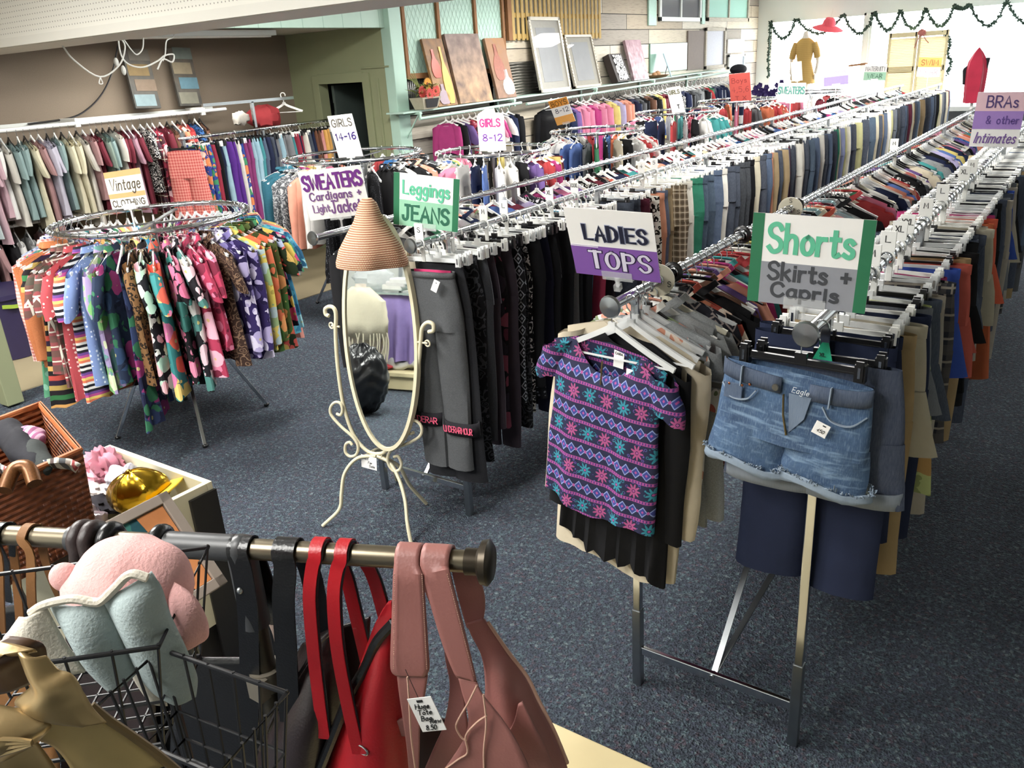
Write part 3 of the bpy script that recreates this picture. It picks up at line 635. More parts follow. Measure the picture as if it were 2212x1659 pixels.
structure(MB().box((XW + .0, YO + .09, 1.6), (.14, .2, 3.2)).build('trim_2', MINT, smooth=False, bevel=.006))
structure(MB().box(((XW + XB) / 2 - .06, 5.5, 2.64), (1.62, 3.8, .08)).build('ceiling_alcove', CEIL, smooth=False))
bmz = MB().box((-4.0, 3.75, 2.457 + .4), (8.8, .5, .8)); structure(bmz.build('ceiling_beam', PEGM, smooth=False))
structure(MB().box((-4.0, 3.485, 2.49), (8.8, .03, .06)).build('trim_3', CEIL, smooth=False))
structure(MB().box((3.2, 8, 1.6), (.1, 24, 3.2)).build('wall_right', WALLW, smooth=False)); structure(MB().box((-2.6, -3.55, 1.6), (11.8, .1, 3.2)).build('wall_rear', WALLW, smooth=False))
fw = MB(); fw.box((-1.8, YF + .05, .45), (10, .1, .9)); fw.box((-1.8, YF + .05, (2.68 + ZC) / 2), (10, .1, ZC - 2.68)); fw.box((-6.62, YF + .05, 1.79), (.3, .1, 1.78)); fw.box((2.9, YF + .05, 1.79), (.6, .1, 1.78)); fw.box((-4.44, YF + .05, 1.79), (.08, .14, 1.78))
structure(fw.build('wall_front', WALLW, smooth=False))
GLASS = Mat('window_glass', .02, Alpha=.06).base('#ffffff').m
for i, (x0, x1) in enumerate(((-6.47, -4.48), (-4.40, -.6), (-.5, 2.6))):
    w = structure(MB().box(((x0 + x1) / 2, YF + .04, 1.79), (x1 - x0, .006, 1.78)).build('window_%d' % (i + 1), GLASS, smooth=False))
    f = MB(); [f.box(((x0 + x1) / 2, YF + .03, z), (x1 - x0, .05, .05)) for z in (.92, 2.66)]; [f.box((x, YF + .03, 1.79), (.05, .05, 1.78)) for x in (x0 + .02, x1 - .02)]
    f.build('window_frame', WALLW, w, smooth=False)
structure(MB().box((-1.8, YF - .6, .84), (10, 1.2, .08)).build('trim_4', WALLW, smooth=False))
structure(MB().box((-1.8, 24, -.2), (30, 9, .1)).build('ground_outside', simple('pavement', '#c9c9c5', .8), smooth=False))
structure(MB().box((-6.28, 2.46, 1.24), (.12, .12, 2.45)).build('pillar_1', OLIVE, smooth=False, bevel=.006))
plat = MB().box((-.35, .95, .05), (2.1, 1.6, .10)).build('low_platform', simple('cream_vinyl', '#c8b88f', .5, vary=.08, sc=6), smooth=False, bevel=.006)
tag(plat, 'low cream platform with a straight edge on the carpet below the pink bag', 'platform')
# ------------------------------------------------------------------ things on the side wall
def wy(px, py, x=XW + .01): p = at(px, py, x=x); return p[1], p[2]
WOOD = Mat('old_wood', .75); _c = WOOD.coord(); _n = WOOD.noise(WOOD.stretch(_c, (20, 20, 3)), 3, 3); WOOD.base(WOOD.mix(_n, '#6b4426', '#94683f')); WOOD = WOOD.m
LATH = Mat('lattice_wood', .75); _c = LATH.coord(); LATH.base(LATH.mix(LATH.noise(_c, 14, 3), '#9a7d45', '#c2a566')); LATH = LATH.m
GREYW = Mat('grey_weathered_wood', .85); _c = GREYW.coord(); GREYW.base(GREYW.mix(GREYW.noise(GREYW.stretch(_c, (4, 3, 40)), 2, 4), '#8e877c', '#c0b8aa')); GREYW = GREYW.m
y0, z1 = wy(848, 0); y0 = 7.62; yb = wy(1100, 230)[0]
MINTP = MINT
# mint panel with wood frame and chicken wire
fr = empty('wire_frame_panel', (XW + .02, y0, 2.02), 'large wooden frame with chicken wire over mint board above the flower box', 'wall panel')
ya, yz_ = 0.0, wy(1095, 230)[0] - y0
MB().box((.0, (ya + yz_) / 2, .6), (.012, yz_, 1.2)).build('backing_board', MINT, fr, smooth=False)
for k in range(4):
    yy = (.03, wy(944, 80)[0] - y0, wy(1024, 80)[0] - y0, yz_ - .03)[k]; MB().box((.022, yy, .6), (.035, .05, 1.2)).build('upright', WOOD, fr, smooth=False, bevel=.003)
MB().box((.025, yz_ / 2, .03), (.035, yz_, .06)).build('bottom_rail', WOOD, fr, smooth=False, bevel=.003)
wm = MB(); st = .075
for i in range(int(yz_ / st)):
    for j in range(16):
        a = np.array((.01, .04 + i * st + (st / 2 if j % 2 else 0), .06 + j * st)); wm.bar(a, a + (0, st / 2, st), .0022, .0022); wm.bar(a + (0, st / 2, 0) * np.array(1), a + (0, 0, st), .0022, .0022)
wm.build('chicken_wire', simple('grey_wire', '#9fb2a8', .5, .5, vary=0), fr, smooth=False)
# corrugated sheets
def corr(name, label, ya, yb_, za, zb, col, vert=True, amp=.008, n=None):
    L = (yb_ - ya) if vert else (zb - za); n = n or int(L / .035); G = []
    for i in range(n * 4 + 1):
        t = i / (n * 4); a = amp * math.sin(t * n * 2 * math.pi)
        G.append([(XW + .014 + a, ya + t * L, za), (XW + .014 + a, ya + t * L, zb)] if vert else [(XW + .014 + a, ya, za + t * L), (XW + .014 + a, yb_, za + t * L)])
    m = Mat('corrugated_metal', .38, .85); q = m.noise(m.coord(), 6, 4); m.base(m.mix(q, col, '#8e8d88' if vert else '#77746d'))
    return tag(MB().grid(G).build(name, m.m, solid=.002), label, 'metal sheet')
corr('corrugated_sheet', 'dark corrugated metal sheet with upright ribs behind the flower box', 7.62, wy(1000, 150)[0], 1.70, 2.04, '#34363a')
corr('corrugated_sheet', 'corrugated metal sheet with level ribs below the lattice, behind the vase painting', wy(1090, 150)[0], wy(1165, 150)[0] + .3, 1.70, 2.14, '#3d3a37', False)
corr('corrugated_sheet', 'plain dark metal sheet beside the tall framed mirror', wy(1165, 150)[0] + .3, wy(1255, 150)[0], 1.74, 2.12, '#2e3238', True, .004, 3)
# lattice
la0, la1 = wy(1098, 60)[0], wy(1294, 60)[0]; lz0 = wy(1098, 88)[1]; lt = empty('lattice_panel', (XW + .02, la0, lz0), 'tan wooden lattice panel of close upright laths above the framed mirrors', 'lattice panel')
MB().box((-.004, (la1 - la0) / 2, .6), (.006, la1 - la0, 1.2)).build('backing_board', simple('grey_board', '#a9a79a', .8), lt, smooth=False)
lv = MB(); n = 22
for i in range(n): lv.box((.034, (i + .5) / n * (la1 - la0), .6), (.012, (la1 - la0) / n * .52, 1.2))
lv.build('upright_laths', LATH, lt, smooth=False)
lh = MB(); [lh.box((.02, (la1 - la0) / 2, .05 + k * .26), (.012, la1 - la0, .06)) for k in range(5)]; lh.build('cross_laths', LATH, lt, smooth=False)
MB().box((.03, -.04, .6), (.05, .09, 1.2)).build('side_post', WOOD, lt, smooth=False, bevel=.003)
# old window sashes, boards and panels further along the wall
def wall_rect(px0, py0, px1, py1):
    a = wy(px0, py0); b = wy(px1, py1); return a[0], b[0], min(a[1], b[1]), max(a[1], b[1])
def sash(label, r, frame, glass, mull=1, fwid=.07):
    ya, yb_, za, zb = r; o = empty('window_sash', (XW + .02, ya, za), label, 'old window'); L, Hh = yb_ - ya, zb - za
    f = MB(); [f.box((.015, L / 2, q), (.04, L, fwid)) for q in (fwid / 2, Hh - fwid / 2)]; [f.box((.015, q, Hh / 2), (.04, fwid, Hh)) for q in (fwid / 2, L - fwid / 2)]
    for k in range(mull): f.box((.015, L * (k + 1) / (mull + 1), Hh / 2), (.03, .05, Hh))
    f.build('sash_frame', frame, o, smooth=False, bevel=.003); MB().box((0, L / 2, Hh / 2), (.006, L, Hh)).build('glass', glass, o, smooth=False)
GG = Mat('dusty_glass', .12).base('#5d5f66').m; MG = Mat('mint_glass', .15).base('#a3cfc4').m
sash('old white window sash with dark panes high on the plank wall', wall_rect(1421, 46, 1513, -60), WALLW, GG, 1)
sash('old tan window sash with pale mint panes nearest the front corner', wall_rect(1524, 46, 1618, -60), GREYW, MG, 1)
MNTS = simple('mint_strip', '#a9cabc', .6)
for lb, r, mt in (('upright mint painted board between the planks and the dark window', wall_rect(1399, 55, 1416, -60), MNTS), ('upright mint board between the two old windows', wall_rect(1514, 52, 1523, -60), MNTS),
                  ('dark weathered board beside the screen panel', wall_rect(1483, 152, 1519, 66), simple('dark_board', '#6e635c', .8)), ('green painted glass panel standing on the shelf', wall_rect(1402, 158, 1482, 92), simple('green_glass', '#5f8373', .25, sc=14, vary=.25)),
                  ('pale paper notice with a yellow print near the front corner', wall_rect(1570, 115, 1606, 84), PAPER)):
    ya, yb_, za, zb = r; tag(MB().box((XW + .02, (ya + yb_) / 2, (za + zb) / 2), (.03, yb_ - ya, zb - za)).build('wall_board', mt, smooth=False, bevel=.003), lb, 'wall board')
sash('grey screen panel in a pale wooden frame above the end of the shelf', wall_rect(1519, 150, 1565, 60), GREYW, simple('screen_mesh', '#a8a9b2', .7), 0, .06)
sash('white framed window with a pale blue pane low by the corner', wall_rect(1570, 150, 1606, 116), WALLW, simple('blue_pane', '#b9c6dd', .3), 0, .05)
# shelf
SHX = XW + .13; P0, P1 = np.array((SHX, 7.26, 1.672)), np.array((SHX, 16.8, 1.770)); shd = P1 - P0
def shz(y): return 1.682 + (y - 7.26) * (1.780 - 1.682) / 9.54
sh = empty('wall_shelf', (SHX, 7.26, 1.672), 'long mint shelf on brackets along the plank wall', 'shelf')
MB().bar((0, 0, 0), shd, .26, .02, up=(0, 0, 1)).build('board', simple('mint_shelf_paint', '#a9c3b8', .5, vary=.08, sc=6), sh, smooth=False, bevel=.003)
for q in (7.5, 9.4, 11.6, 13.6, 15.6):
    y = q - 7.26; z = shz(q) - 1.682
    b = MB().box((-.11, y, z - .2), (.03, .04, .4)).box((.03, y, z - .022), (.3, .045, .025)).bar((-.1, y, z - .33), (.14, y, z - .04), .014, .014).box((.165, y, z - .05), (.02, .03, .09)); b.build('bracket', MINT, sh, smooth=False, bevel=.002)
for nm, ya, yb_, za, zb, lb in (('hanging_pipe', 7.48, 9.55, 1.596, 1.632, 'short mint clothes pipe under the shelf, behind the 8 to 12 girls rack'), ('hanging_pipe', 9.68, 17.6, 1.605, 1.73, 'long mint clothes pipe under the shelf, holding childrens jackets')):
    tag(MB().tube([(-6.45, ya, za), (-6.45, yb_, zb)], .018, 10).build(nm, MINT), lb, 'clothes pipe')
tag(MB().box((XW + .03, 7.95, 1.42), (.04, .9, .13)).build('wall_board', GREYW, smooth=False, bevel=.004), 'whitewashed board below the start of the shelf', 'wall board')
# canvases and frames leaning on the shelf; foot on the shelf, top against the wall
def lean(name, label, cat, BL, BR, TLy, depth=.04, xb=-6.52, mats=None, front=None):
    """BL/BR pixel of lower corners, TLy pixel row of the upper left corner."""
    a = at(*BL, x=xb); b = at(*BR, x=xb); zb = shz(a[1]); w = b[1] - a[1]
    t = at(BL[0] - (BL[1] - TLy) * .12, TLy, x=XW + .05)[2] - zb; lx = -(xb - XW - .06)
    ang = math.atan2(lx, t); o = empty(name, (xb, (a[1] + b[1]) / 2, zb + .004), label, cat, rot=(0, ang, 0)); return o, w, t / math.cos(ang) 
def canvas_mat(name, c0, c1, edge, sc=9):
    m = Mat(name, .6); z = m.xyz(m.coord(kind='Generated'))[2]; n = m.noise(m.coord(), sc, 4); m.base(m.mix(n.op('MULTIPLY_ADD', 2, -.5).mx(0).mn(1), m.mix(z, c0, c1), edge)); return m.m
o, w, h = lean('canvas_painting', 'narrow tan canvas with a red bottle and a yellow vase, behind the flower box', 'painting', (952, 223), (980, 221), 85)
MB().box((0, 0, h / 2), (.035, w * 1.5, h)).build('canvas', canvas_mat('tan_canvas', '#b98b55', '#8a6136', '#5d422c'), o, smooth=False, bevel=.003)
def vase_prof(h, w): return [(w * r, h * z) for r, z in ((.5, 0), (.85, .08), (1, .25), (.95, .42), (.7, .58), (.35, .7), (.2, .8), (.18, .93), (.28, 1))]
def relief(par, mat, y, z, h, w, n='painted_vase'):
    m = MB(); pr = vase_prof(h, w); pts = [(.019, y + r, z + q) for r, q in pr] + [(.019, y - r, z + q) for r, q in pr[::-1]]; m.poly(pts, (1, 0, 0), .006); m.build(n, mat, par)
relief(o, simple('red_glaze', '#a83a1e', .35, sc=12, vary=.4), -w * .25, h * .42, h * .42, w * .33); relief(o, simple('gold_glaze', '#cba348', .4, sc=12, vary=.3), w * .35, .02, h * .85, w * .3); relief(o, simple('mauve_glaze', '#9a8590', .5), -w * .15, .02, h * .3, w * .4)
o, w, h = lean('canvas_painting', 'large mottled tan and grey canvas in the middle of the three paintings', 'painting', (992, 218), (1062, 210), 75)
MB().box((0, 0, h / 2), (.045, w, h)).build('canvas', canvas_mat('mottled_canvas', '#c09a70', '#8d7a74', '#54413c', 7), o, smooth=False, bevel=.003)
o, w, h = lean('canvas_painting', 'narrow brown canvas with a raised white bottle, next to the corrugated metal', 'painting', (1075, 208), (1114, 203), 84)
MB().box((0, 0, h / 2), (.04, w, h)).build('canvas', canvas_mat('brown_canvas', '#5a4740', '#9a6f45', '#8b6a55'), o, smooth=False, bevel=.003)
relief(o, simple('white_glaze', '#cfc0bb', .4, vary=.15), w * .18, .04, h * .42, w * .3); relief(o, simple('rust_glaze', '#8a5242', .5, vary=.4), -w * .1, h * .3, h * .6, w * .28)
def frame_pic(label, BL, BR, TLy, fcol, glass_mat, mat_col):
    o, w, h = lean('picture_frame', label, 'picture frame', BL, BR, TLy); t = .05 * h
    f = MB(); [f.box((0, 0, q), (.035, w, t)) for q in (t / 2, h - t / 2)]; [f.box((0, q, h / 2), (.035, t, h)) for q in (-w / 2 + t / 2, w / 2 - t / 2)]
    for k in range(int(h / .045)): f.ball((.018, -w / 2 + t * .3, .02 + k * .045), .010, 6, 0, 4); f.ball((.018, w / 2 - t * .3, .02 + k * .045), .010, 6, 0, 4)
    f.build('frame', simple('silver_frame', fcol, .4, .3, sc=40), o, bevel=.004)
    MB().box((-.008, 0, h / 2), (.008, w - t, h - t)).build('mat_board', simple('mat_board', mat_col, .8), o, smooth=False)
    MB().box((-.002, 0, h / 2), (.004, w * .62, h * .72)).build('print', simple('pale_print', '#a8aaac', .7, sc=6, vary=.15), o, smooth=False)
    MB().box((.004, 0, h / 2), (.003, w - t, h - t)).build('glass', glass_mat, o, smooth=False)
PG = Mat('picture_glass', .02, Alpha=.12).base('#808488').m; PG.node_tree.nodes['Principled BSDF'].inputs['Specular IOR Level'].default_value = 1
frame_pic('tall silver framed picture with beaded edge leaning under the lattice', (1168, 197), (1233, 189), 37, '#b7b2a6', PG, '#b9b6ac'); frame_pic('smaller silver framed picture to the right of the tall one', (1242, 189), (1299, 181), 76, '#a9a294', PG, '#b5b1a4')
o, w, h = lean('shadow_box', 'small dark framed black and white photo box on the shelf', 'photo frame', (1329, 175), (1357, 172), 120); MB().box((0, 0, h / 2), (.12, w, h)).build('box', simple('dark_frame', '#2b2222', .4), o, smooth=False, bevel=.004); MB().box((.061, .01, h / 2), (.004, w * .7, h * .9)).build('photo', fab('scroll', '#d2d2d2', '#1b1b1b', s=.5), o, smooth=False)
o, w, h = lean('canvas_painting', 'mauve and white mottled canvas beside the dark photo box', 'painting', (1368, 170), (1400, 166), 88); MB().box((0, 0, h / 2), (.05, w, h)).build('canvas', canvas_mat('mauve_canvas', '#cbbfc2', '#a3868f', '#7d5f68', 12), o, smooth=False, bevel=.003)
p = at(1450, 160, x=-6.5); o = empty('photo_plaque', (-6.5, p[1], shz(p[1])), 'thin pale blue photo plaque standing askew near the shelf end', 'plaque', rot=(0, -.35, .5)); MB().box((0, 0, .2), (.02, .13, .42)).build('plaque', simple('plaque_face', '#a9bccb', .4), o, smooth=False, bevel=.003); MB().bar((0, 0, .2), (-.12, 0, .02), .012, .012).build('easel_leg', BLACKM, o)
p = at(1420, 166, x=-6.52); tag(MB().lathe([(.0, 0), (.16, .01), (.22, .05), (.2, .05), (.14, .02), (0, .02)], 18).ball((0, .05, .06), .06, 8, 0, 5).ball((0, -.07, .05), .05, 8, 0, 5).build('wooden_bowl', simple('bowl_wood', '#8a6846', .6), loc=(-6.54, p[1], shz(p[1]))), 'low brown bowl of shells in front of the green panel', 'bowl')
# flower box
p = at(925, 232, x=-6.47); fb = empty('flower_box', (-6.50, p[1], shz(p[1]) + .002), 'grey wooden flower box with chalkboard front and gerbera daisies', 'flower box')
MB().add([(-.1 + .02 * (k & 1 and -1 or 1) * 0 + (.07 if k & 1 else -.07) + .1, (.12 if k & 2 else -.12), 0) for k in range(4)] + [((.1 if k & 1 else -.1), (.17 if k & 2 else -.17), .13) for k in range(4)], [(0, 1, 3, 2), (4, 5, 7, 6), (0, 1, 5, 4), (2, 3, 7, 6), (0, 2, 6, 4), (1, 3, 7, 5)]).build('box', simple('greige_wood', '#a79f8b', .7), fb, smooth=False, bevel=.003)
MB().add([(.085, -.09, .02), (.085, .09, .02), (.103, .12, .115), (.103, -.12, .115)], [(0, 1, 2, 3)]).build('chalkboard', simple('chalkboard', '#1a1a1c', .7), fb, smooth=False, solid=.004)
fo = MB(); r_ = random.Random(3)
for k in range(90):
    a, q = r_.uniform(0, 6.3), r_.uniform(.02, .17); c = np.array((q * .5 * math.cos(a), q * math.sin(a), .13 + r_.uniform(0, .12))); d = np.array((r_.gauss(0, .03), r_.gauss(0, .04), .02)); s_ = np.array((r_.gauss(0, .012), .012, .0)); fo.add([c, c + d + s_, c + d * 2, c + d - s_], [(0, 1, 2, 3)])
for k in range(5): fo.tube([(0, -.06, .2), (-.02, -.1 - .02 * k, .32), (-.03, -.13 - .03 * k, .42 - .02 * k)], .004, 5)
fo.build('greenery', simple('leaf_green', '#7c8447', .7, vary=.4), fb)
for (y, z, x, c) in ((-.11, .19, .05, '#b8392f'), (-.03, .16, .09, '#c23b33'), (.03, .27, .02, '#d39520'), (.12, .19, .06, '#cf4436')):
    f = MB()
    for k in range(22):
        a = k / 22 * 6.283; d = np.array((.25, math.cos(a), math.sin(a))); e = np.array((0, -math.sin(a), math.cos(a))); c0 = np.array((x, y, z)); f.add([c0 + d * .012, c0 + d * .05 + e * .010, c0 + d * .075 * np.array((.4, 1, 1)), c0 + d * .05 - e * .010], [(0, 1, 2, 3)])
    fl = f.build('flower', simple('petal', c, .6, vary=.15), fb); MB().ball((x + .008, y, z), (.01, .02, .02), 8, 0, 5).build('flower_centre', simple('pollen', '#8a4a2a', .8), fl)
# ------------------------------------------------------------------ alcove: cords, fixture, narrow canvases
fx = empty('fluorescent_fixture', (-7.35, 5.3, 2.56), 'white strip light under the alcove ceiling', 'ceiling light'); MB().box((0, 0, 0), (.16, 2.0, .05)).build('housing', WALLW, fx, smooth=False, bevel=.005); MB().box((0, 0, -.03), (.1, 1.9, .02)).build('diffuser', simple('diffuser', '#d5d3ca', .4), fx, smooth=False)
CORD = simple('white_cord', '#c9c9c4', .5, vary=.03)
def cpx(L, x): return [at(a, b, x=x) for a, b in L]
cd_ = MB().tube(cr(cpx([(133, 96), (160, 130), (216, 166), (258, 140), (270, 100), (256, 82), (262, 120), (280, 140), (310, 145), (340, 132), (356, 120), (375, 118), (372, 134), (352, 128), (340, 150)], -7.0), 5), .007, 6).tube(cr(cpx([(378, 62), (374, 80), (360, 88), (357, 115), (352, 132)], -7.0), 5), .006, 6).tube(cr(cpx([(310, 78), (308, 105), (296, 118), (284, 108), (268, 86)], -7.0), 5), .006, 6).tube(cr(cpx([(216, 166), (222, 180), (214, 180), (217, 166)], -7.0), 4), .005, 5)
cdo = cd_.build('extension_cord', CORD); tag(cdo, 'tangled white extension cords hanging below the beam edge', 'cord')
MB().ball(at(251, 134, x=-7.0), (.02, .02, .035), 8).ball(at(267, 152, x=-7.0), (.02, .02, .04), 8).build('plug', CORD, cdo)
tag(MB().tube(cr(cpx([(256, 90), (244, 150), (222, 200), (190, 235), (150, 255), (60, 268)], -8.32), 5), .008, 6).build('black_cable', BLACKM), 'thin black cable running down the brown wall', 'cable')
def art(label, TL, TR, BL, cols):
    a, b, c = at(*TL, x=-8.30), at(*TR, x=-8.30), at(*BL, x=-8.18); w = b[1] - a[1]; h = a[2] - c[2]; o = empty('narrow_canvas', (-8.22, (a[1] + b[1]) / 2 + .06, c[2]), label, 'painting', rot=(-math.radians(3), -math.atan2(.09, h), 0))
    MB().box((0, 0, h / 2), (.035, w, h)).build('canvas', canvas_mat('narrow_canvas', cols[0], cols[1], cols[2], 10), o, smooth=False, bevel=.003)
    for k, cc in enumerate(cols[3:]): MB().box((.019, w * (.1 if k % 2 else -.05), h * (.14 + .26 * k)), (.004, w * .8, h * .2)).build('painted_square', simple('paint_square', cc, .6, sc=14, vary=.3), o, smooth=False)
art('narrow collage canvas leaning on the brown wall, nearer the cords', (243, 108), (300, 108), (282, 238), ('#4b4a45', '#565048', '#3a3a38', '#6f8288', '#6b5b4c', '#74603a', '#5d5850')); art('narrow collage canvas leaning on the brown wall, further from the cords', (343, 105), (393, 103), (383, 232), ('#4c4a44', '#5e5346', '#393836', '#6b6a5e', '#4f6f7c', '#7d735f', '#5d6661'))
# ------------------------------------------------------------------ straight double-rail racks
def double_rack(label, xs, y0, y1, z, legy, base_z=.15, braces=True):
    o = empty('double_rail_rack', ((xs[0] + xs[1]) / 2, legy[0], 0), label, 'clothes rack', 'double rail racks'); ox, oy = (xs[0] + xs[1]) / 2, legy[0]
    for x in xs:
        ya = y0[xs.index(x)] - oy; X = x - ox
        MB().tube([(X, ya, z), (X, y1 - oy, z)], .016, 14).build('rail', CHROME, o)
        MB().lathe([(0, 0), (.030, .003), (.034, .010), (.030, .018), (.019, .03), (0, .032)], 18).build('end_cap', CHROMED, o, loc=(X, ya - .006, z), rot=(math.radians(-90), 0, 0))
        for ly in legy:
            MB().box((X, ly - oy, z / 2), (.027, .027, z)).build('leg', CHROME if ly == legy[0] else CHROMED, o, smooth=False, bevel=.003)
            if ly == legy[0]: MB().box((X, 0, .16), (.032, .032, .32)).build('leg_sleeve', CHROMED, o, smooth=False, bevel=.003)
    for ly in legy:
        c = MB().box((0, ly - oy, base_z), (xs[1] - xs[0], .016, .032)); c.build('crossbar', CHROME, o, smooth=False, bevel=.003)
        MB().box((0, ly - oy, z - .25), (xs[1] - xs[0], .014, .02)).build('upper_crossbar', CHROMED, o, smooth=False, bevel=.003)
    if braces:
        for e in ((.0, .74, .80), (.25, 1.24, .9)): MB().bar((0, .012, base_z), e, .02, .006).build('brace', CHROMED, o, smooth=False)
        MB().tube([(0, -.012, base_z), (0, .02, base_z)], .009, 10).build('pivot_bolt', CHROMED, o)
    return o
ZC1, ZC2, ZB, ZA = 1.45, 1.447, 1.41, 1.42
double_rack('chrome double rail rack with ladies tops and shorts, nearest the camera', [-1.08, -.527], [1.99, 1.96], 8.9, 1.448, [2.16, 3.45, 4.8, 6.2, 7.6, 8.8])
double_rack('long chrome double rail rack of sweaters and jeans behind the tall mirror', [-2.92, -2.345], [2.56, 2.58], 15.6, 1.415, [2.82, 4.2, 5.8, 7.4, 9.0, 10.6, 12.2, 13.8, 15.4])
def keys(pat, n, pool, pre=''):
    L = [pre + k for k in pat.split()]
    while len(L) < n: L.append(pre + pool[rnd.randrange(len(pool))])
    return L[:n]
MIX = 'w w c k k g h n b r m p M u l t s G y o O e C W N Z S F P R U B'.split()
TC = keys('W g g N C k e u O M t r r w k y k N w c l k k b F w n k s c C R s g k Z Z w r G p C k w S n w O k b k', 132, MIX, 't')
row(TC, 2.24, .060, -1.08, ZC1, 'ladies tops rail', 'from the front', 'top', ['clear', 'clear', 'black', 'white', 'clear', 'black', 'cream'], 40, group='ladies tops', jit=8)
LA = keys('k c h w k G p g n W k b', 118, MIX, 'L')
row(LA, 2.86, .104, -2.92, ZA, 'sweater rail', 'from the front', 'top', ['clear', 'white', 'black', 'white'], 10, jit=7)
LB = 'lb lB lc lp lF lp lG lB lS lb lD ln lb lb lb lh lb lb lM lt lr lr lb lp'.split()
row(LB, 2.80, .058, -2.345, ZB, 'leggings rail', 'from the front', 'clip', ['white', 'white', 'clear', 'white', 'black'], 24, group='leggings on the jeans rail', jit=6)
JP = 'jd jd jn jn jm jm jk jt jg jl pw pk pc pb pm py'.split()
JB = 'jd jn pm pL po jm pk pT pw pw pg jt jt jd jm pw jd jd jk jk jk pb pc jn jm po pk jd pk jm pm jn jd pw pw jd jt jn jm jd pw jn jm jg jn pg pc pp py pw jm jn jn'.split()
JB = JB + [JP[rnd.randrange(len(JP))] for _ in range(112 - len(JB))]
row(JB, 4.28, .099, -2.345, ZB, 'jeans rail', 'from the leggings', 'clip', ['white', 'white', 'black', 'clear', 'white'], 26, group='jeans and trousers on the jeans rail', jit=5)
kind('sD', 'short', 'shorts', 'shorts', 'mid blue denim shorts', den('#4a6384')); kind('sd', 'short', 'shorts', 'shorts', 'dark denim shorts', den('#26324a')); kind('sg', 'short', 'shorts', 'shorts', 'grey denim shorts', den('#62666e'))
kind('sk', 'short', 'shorts', 'shorts', 'khaki shorts', fab('solid', '#a48f63')); kind('sw', 'short', 'shorts', 'shorts', 'pale stone shorts', fab('solid', '#b3aa92')); kind('sb', 'short', 'shorts', 'shorts', 'bright blue shorts', fab('solid', '#2a50b4')); kind('sr', 'short', 'shorts', 'shorts', 'coral red shorts', fab('solid', '#c24a35')); kind('sx', 'short', 'shorts', 'shorts', 'black shorts', fab('solid', '#161619')); kind('so', 'short', 'shorts', 'shorts', 'orange shorts', fab('solid', '#d8501e')); kind('sm', 'short', 'shorts', 'shorts', 'magenta shorts', fab('solid', '#b81e74'))
kind('cn', 'capri', 'capri_pants', 'capri pants', 'navy capri pants', fab('solid', '#1e2742')); kind('ck', 'capri', 'capri_pants', 'capri pants', 'tan capri pants', fab('solid', '#a08453')); kind('cd', 'capri', 'capri_pants', 'capri pants', 'dark denim capri pants', den('#25304a')); kind('cx', 'capri', 'capri_pants', 'capri pants', 'black capri pants', fab('solid', '#17171a')); kind('cm', 'capri', 'capri_pants', 'capri pants', 'magenta pink capri pants', fab('solid', '#b02a6d')); kind('co', 'capri', 'capri_pants', 'capri pants', 'orange capri pants', fab('solid', '#c55a1c')); kind('cw', 'capri', 'capri_pants', 'capri pants', 'stone capri pants', fab('solid', '#a59c8d')); kind('cP', 'capri', 'capri_pants', 'capri pants', 'dark plaid capri pants', fab('plaid', '#2a2c35', '#55504f', '#8d8477')); kind('cg', 'capri', 'capri_pants', 'capri pants', 'grey capri pants', fab('solid', '#5c5f66'))
kind('kx', 'skirt', 'skirt', 'skirt', 'black skirt', fab('solid', '#17171a')); kind('kd', 'skirt', 'skirt', 'skirt', 'denim skirt', den('#3b4a66')); kind('kg', 'skirt', 'skirt', 'skirt', 'pale yellow green skirt', fab('floral', '#b7c36e', '#dbe0a0', '#b98a3a', '#8f9a52')); kind('ko', 'skirt', 'skirt', 'skirt', 'orange skirt', fab('solid', '#cb5a17')); kind('km', 'skirt', 'skirt', 'skirt', 'dark red skirt', fab('solid', '#6d1420'))
C2P = 'sD sd sg sk sw sx cn ck cd cx cw cP cg kx kd sd cd'.split()
C2 = 'cn cn ck sw cn sg kg sd cw cP cP cm sb sr ck sr sx kx cx cd sd cd sw cw ko so sm cn cd cg cx cd cw sg cd cx sb cw cg sw'.split()
C2 = C2 + [C2P[rnd.randrange(len(C2P))] for _ in range(88 - len(C2))]
row(C2, 2.20, .075, -.527, ZC2, 'shorts rail', 'from the front', 'clip', ['clear', 'black', 'white', 'clear', 'white'], 40, group='shorts, skirts and capris on the shorts rail', jit=9)
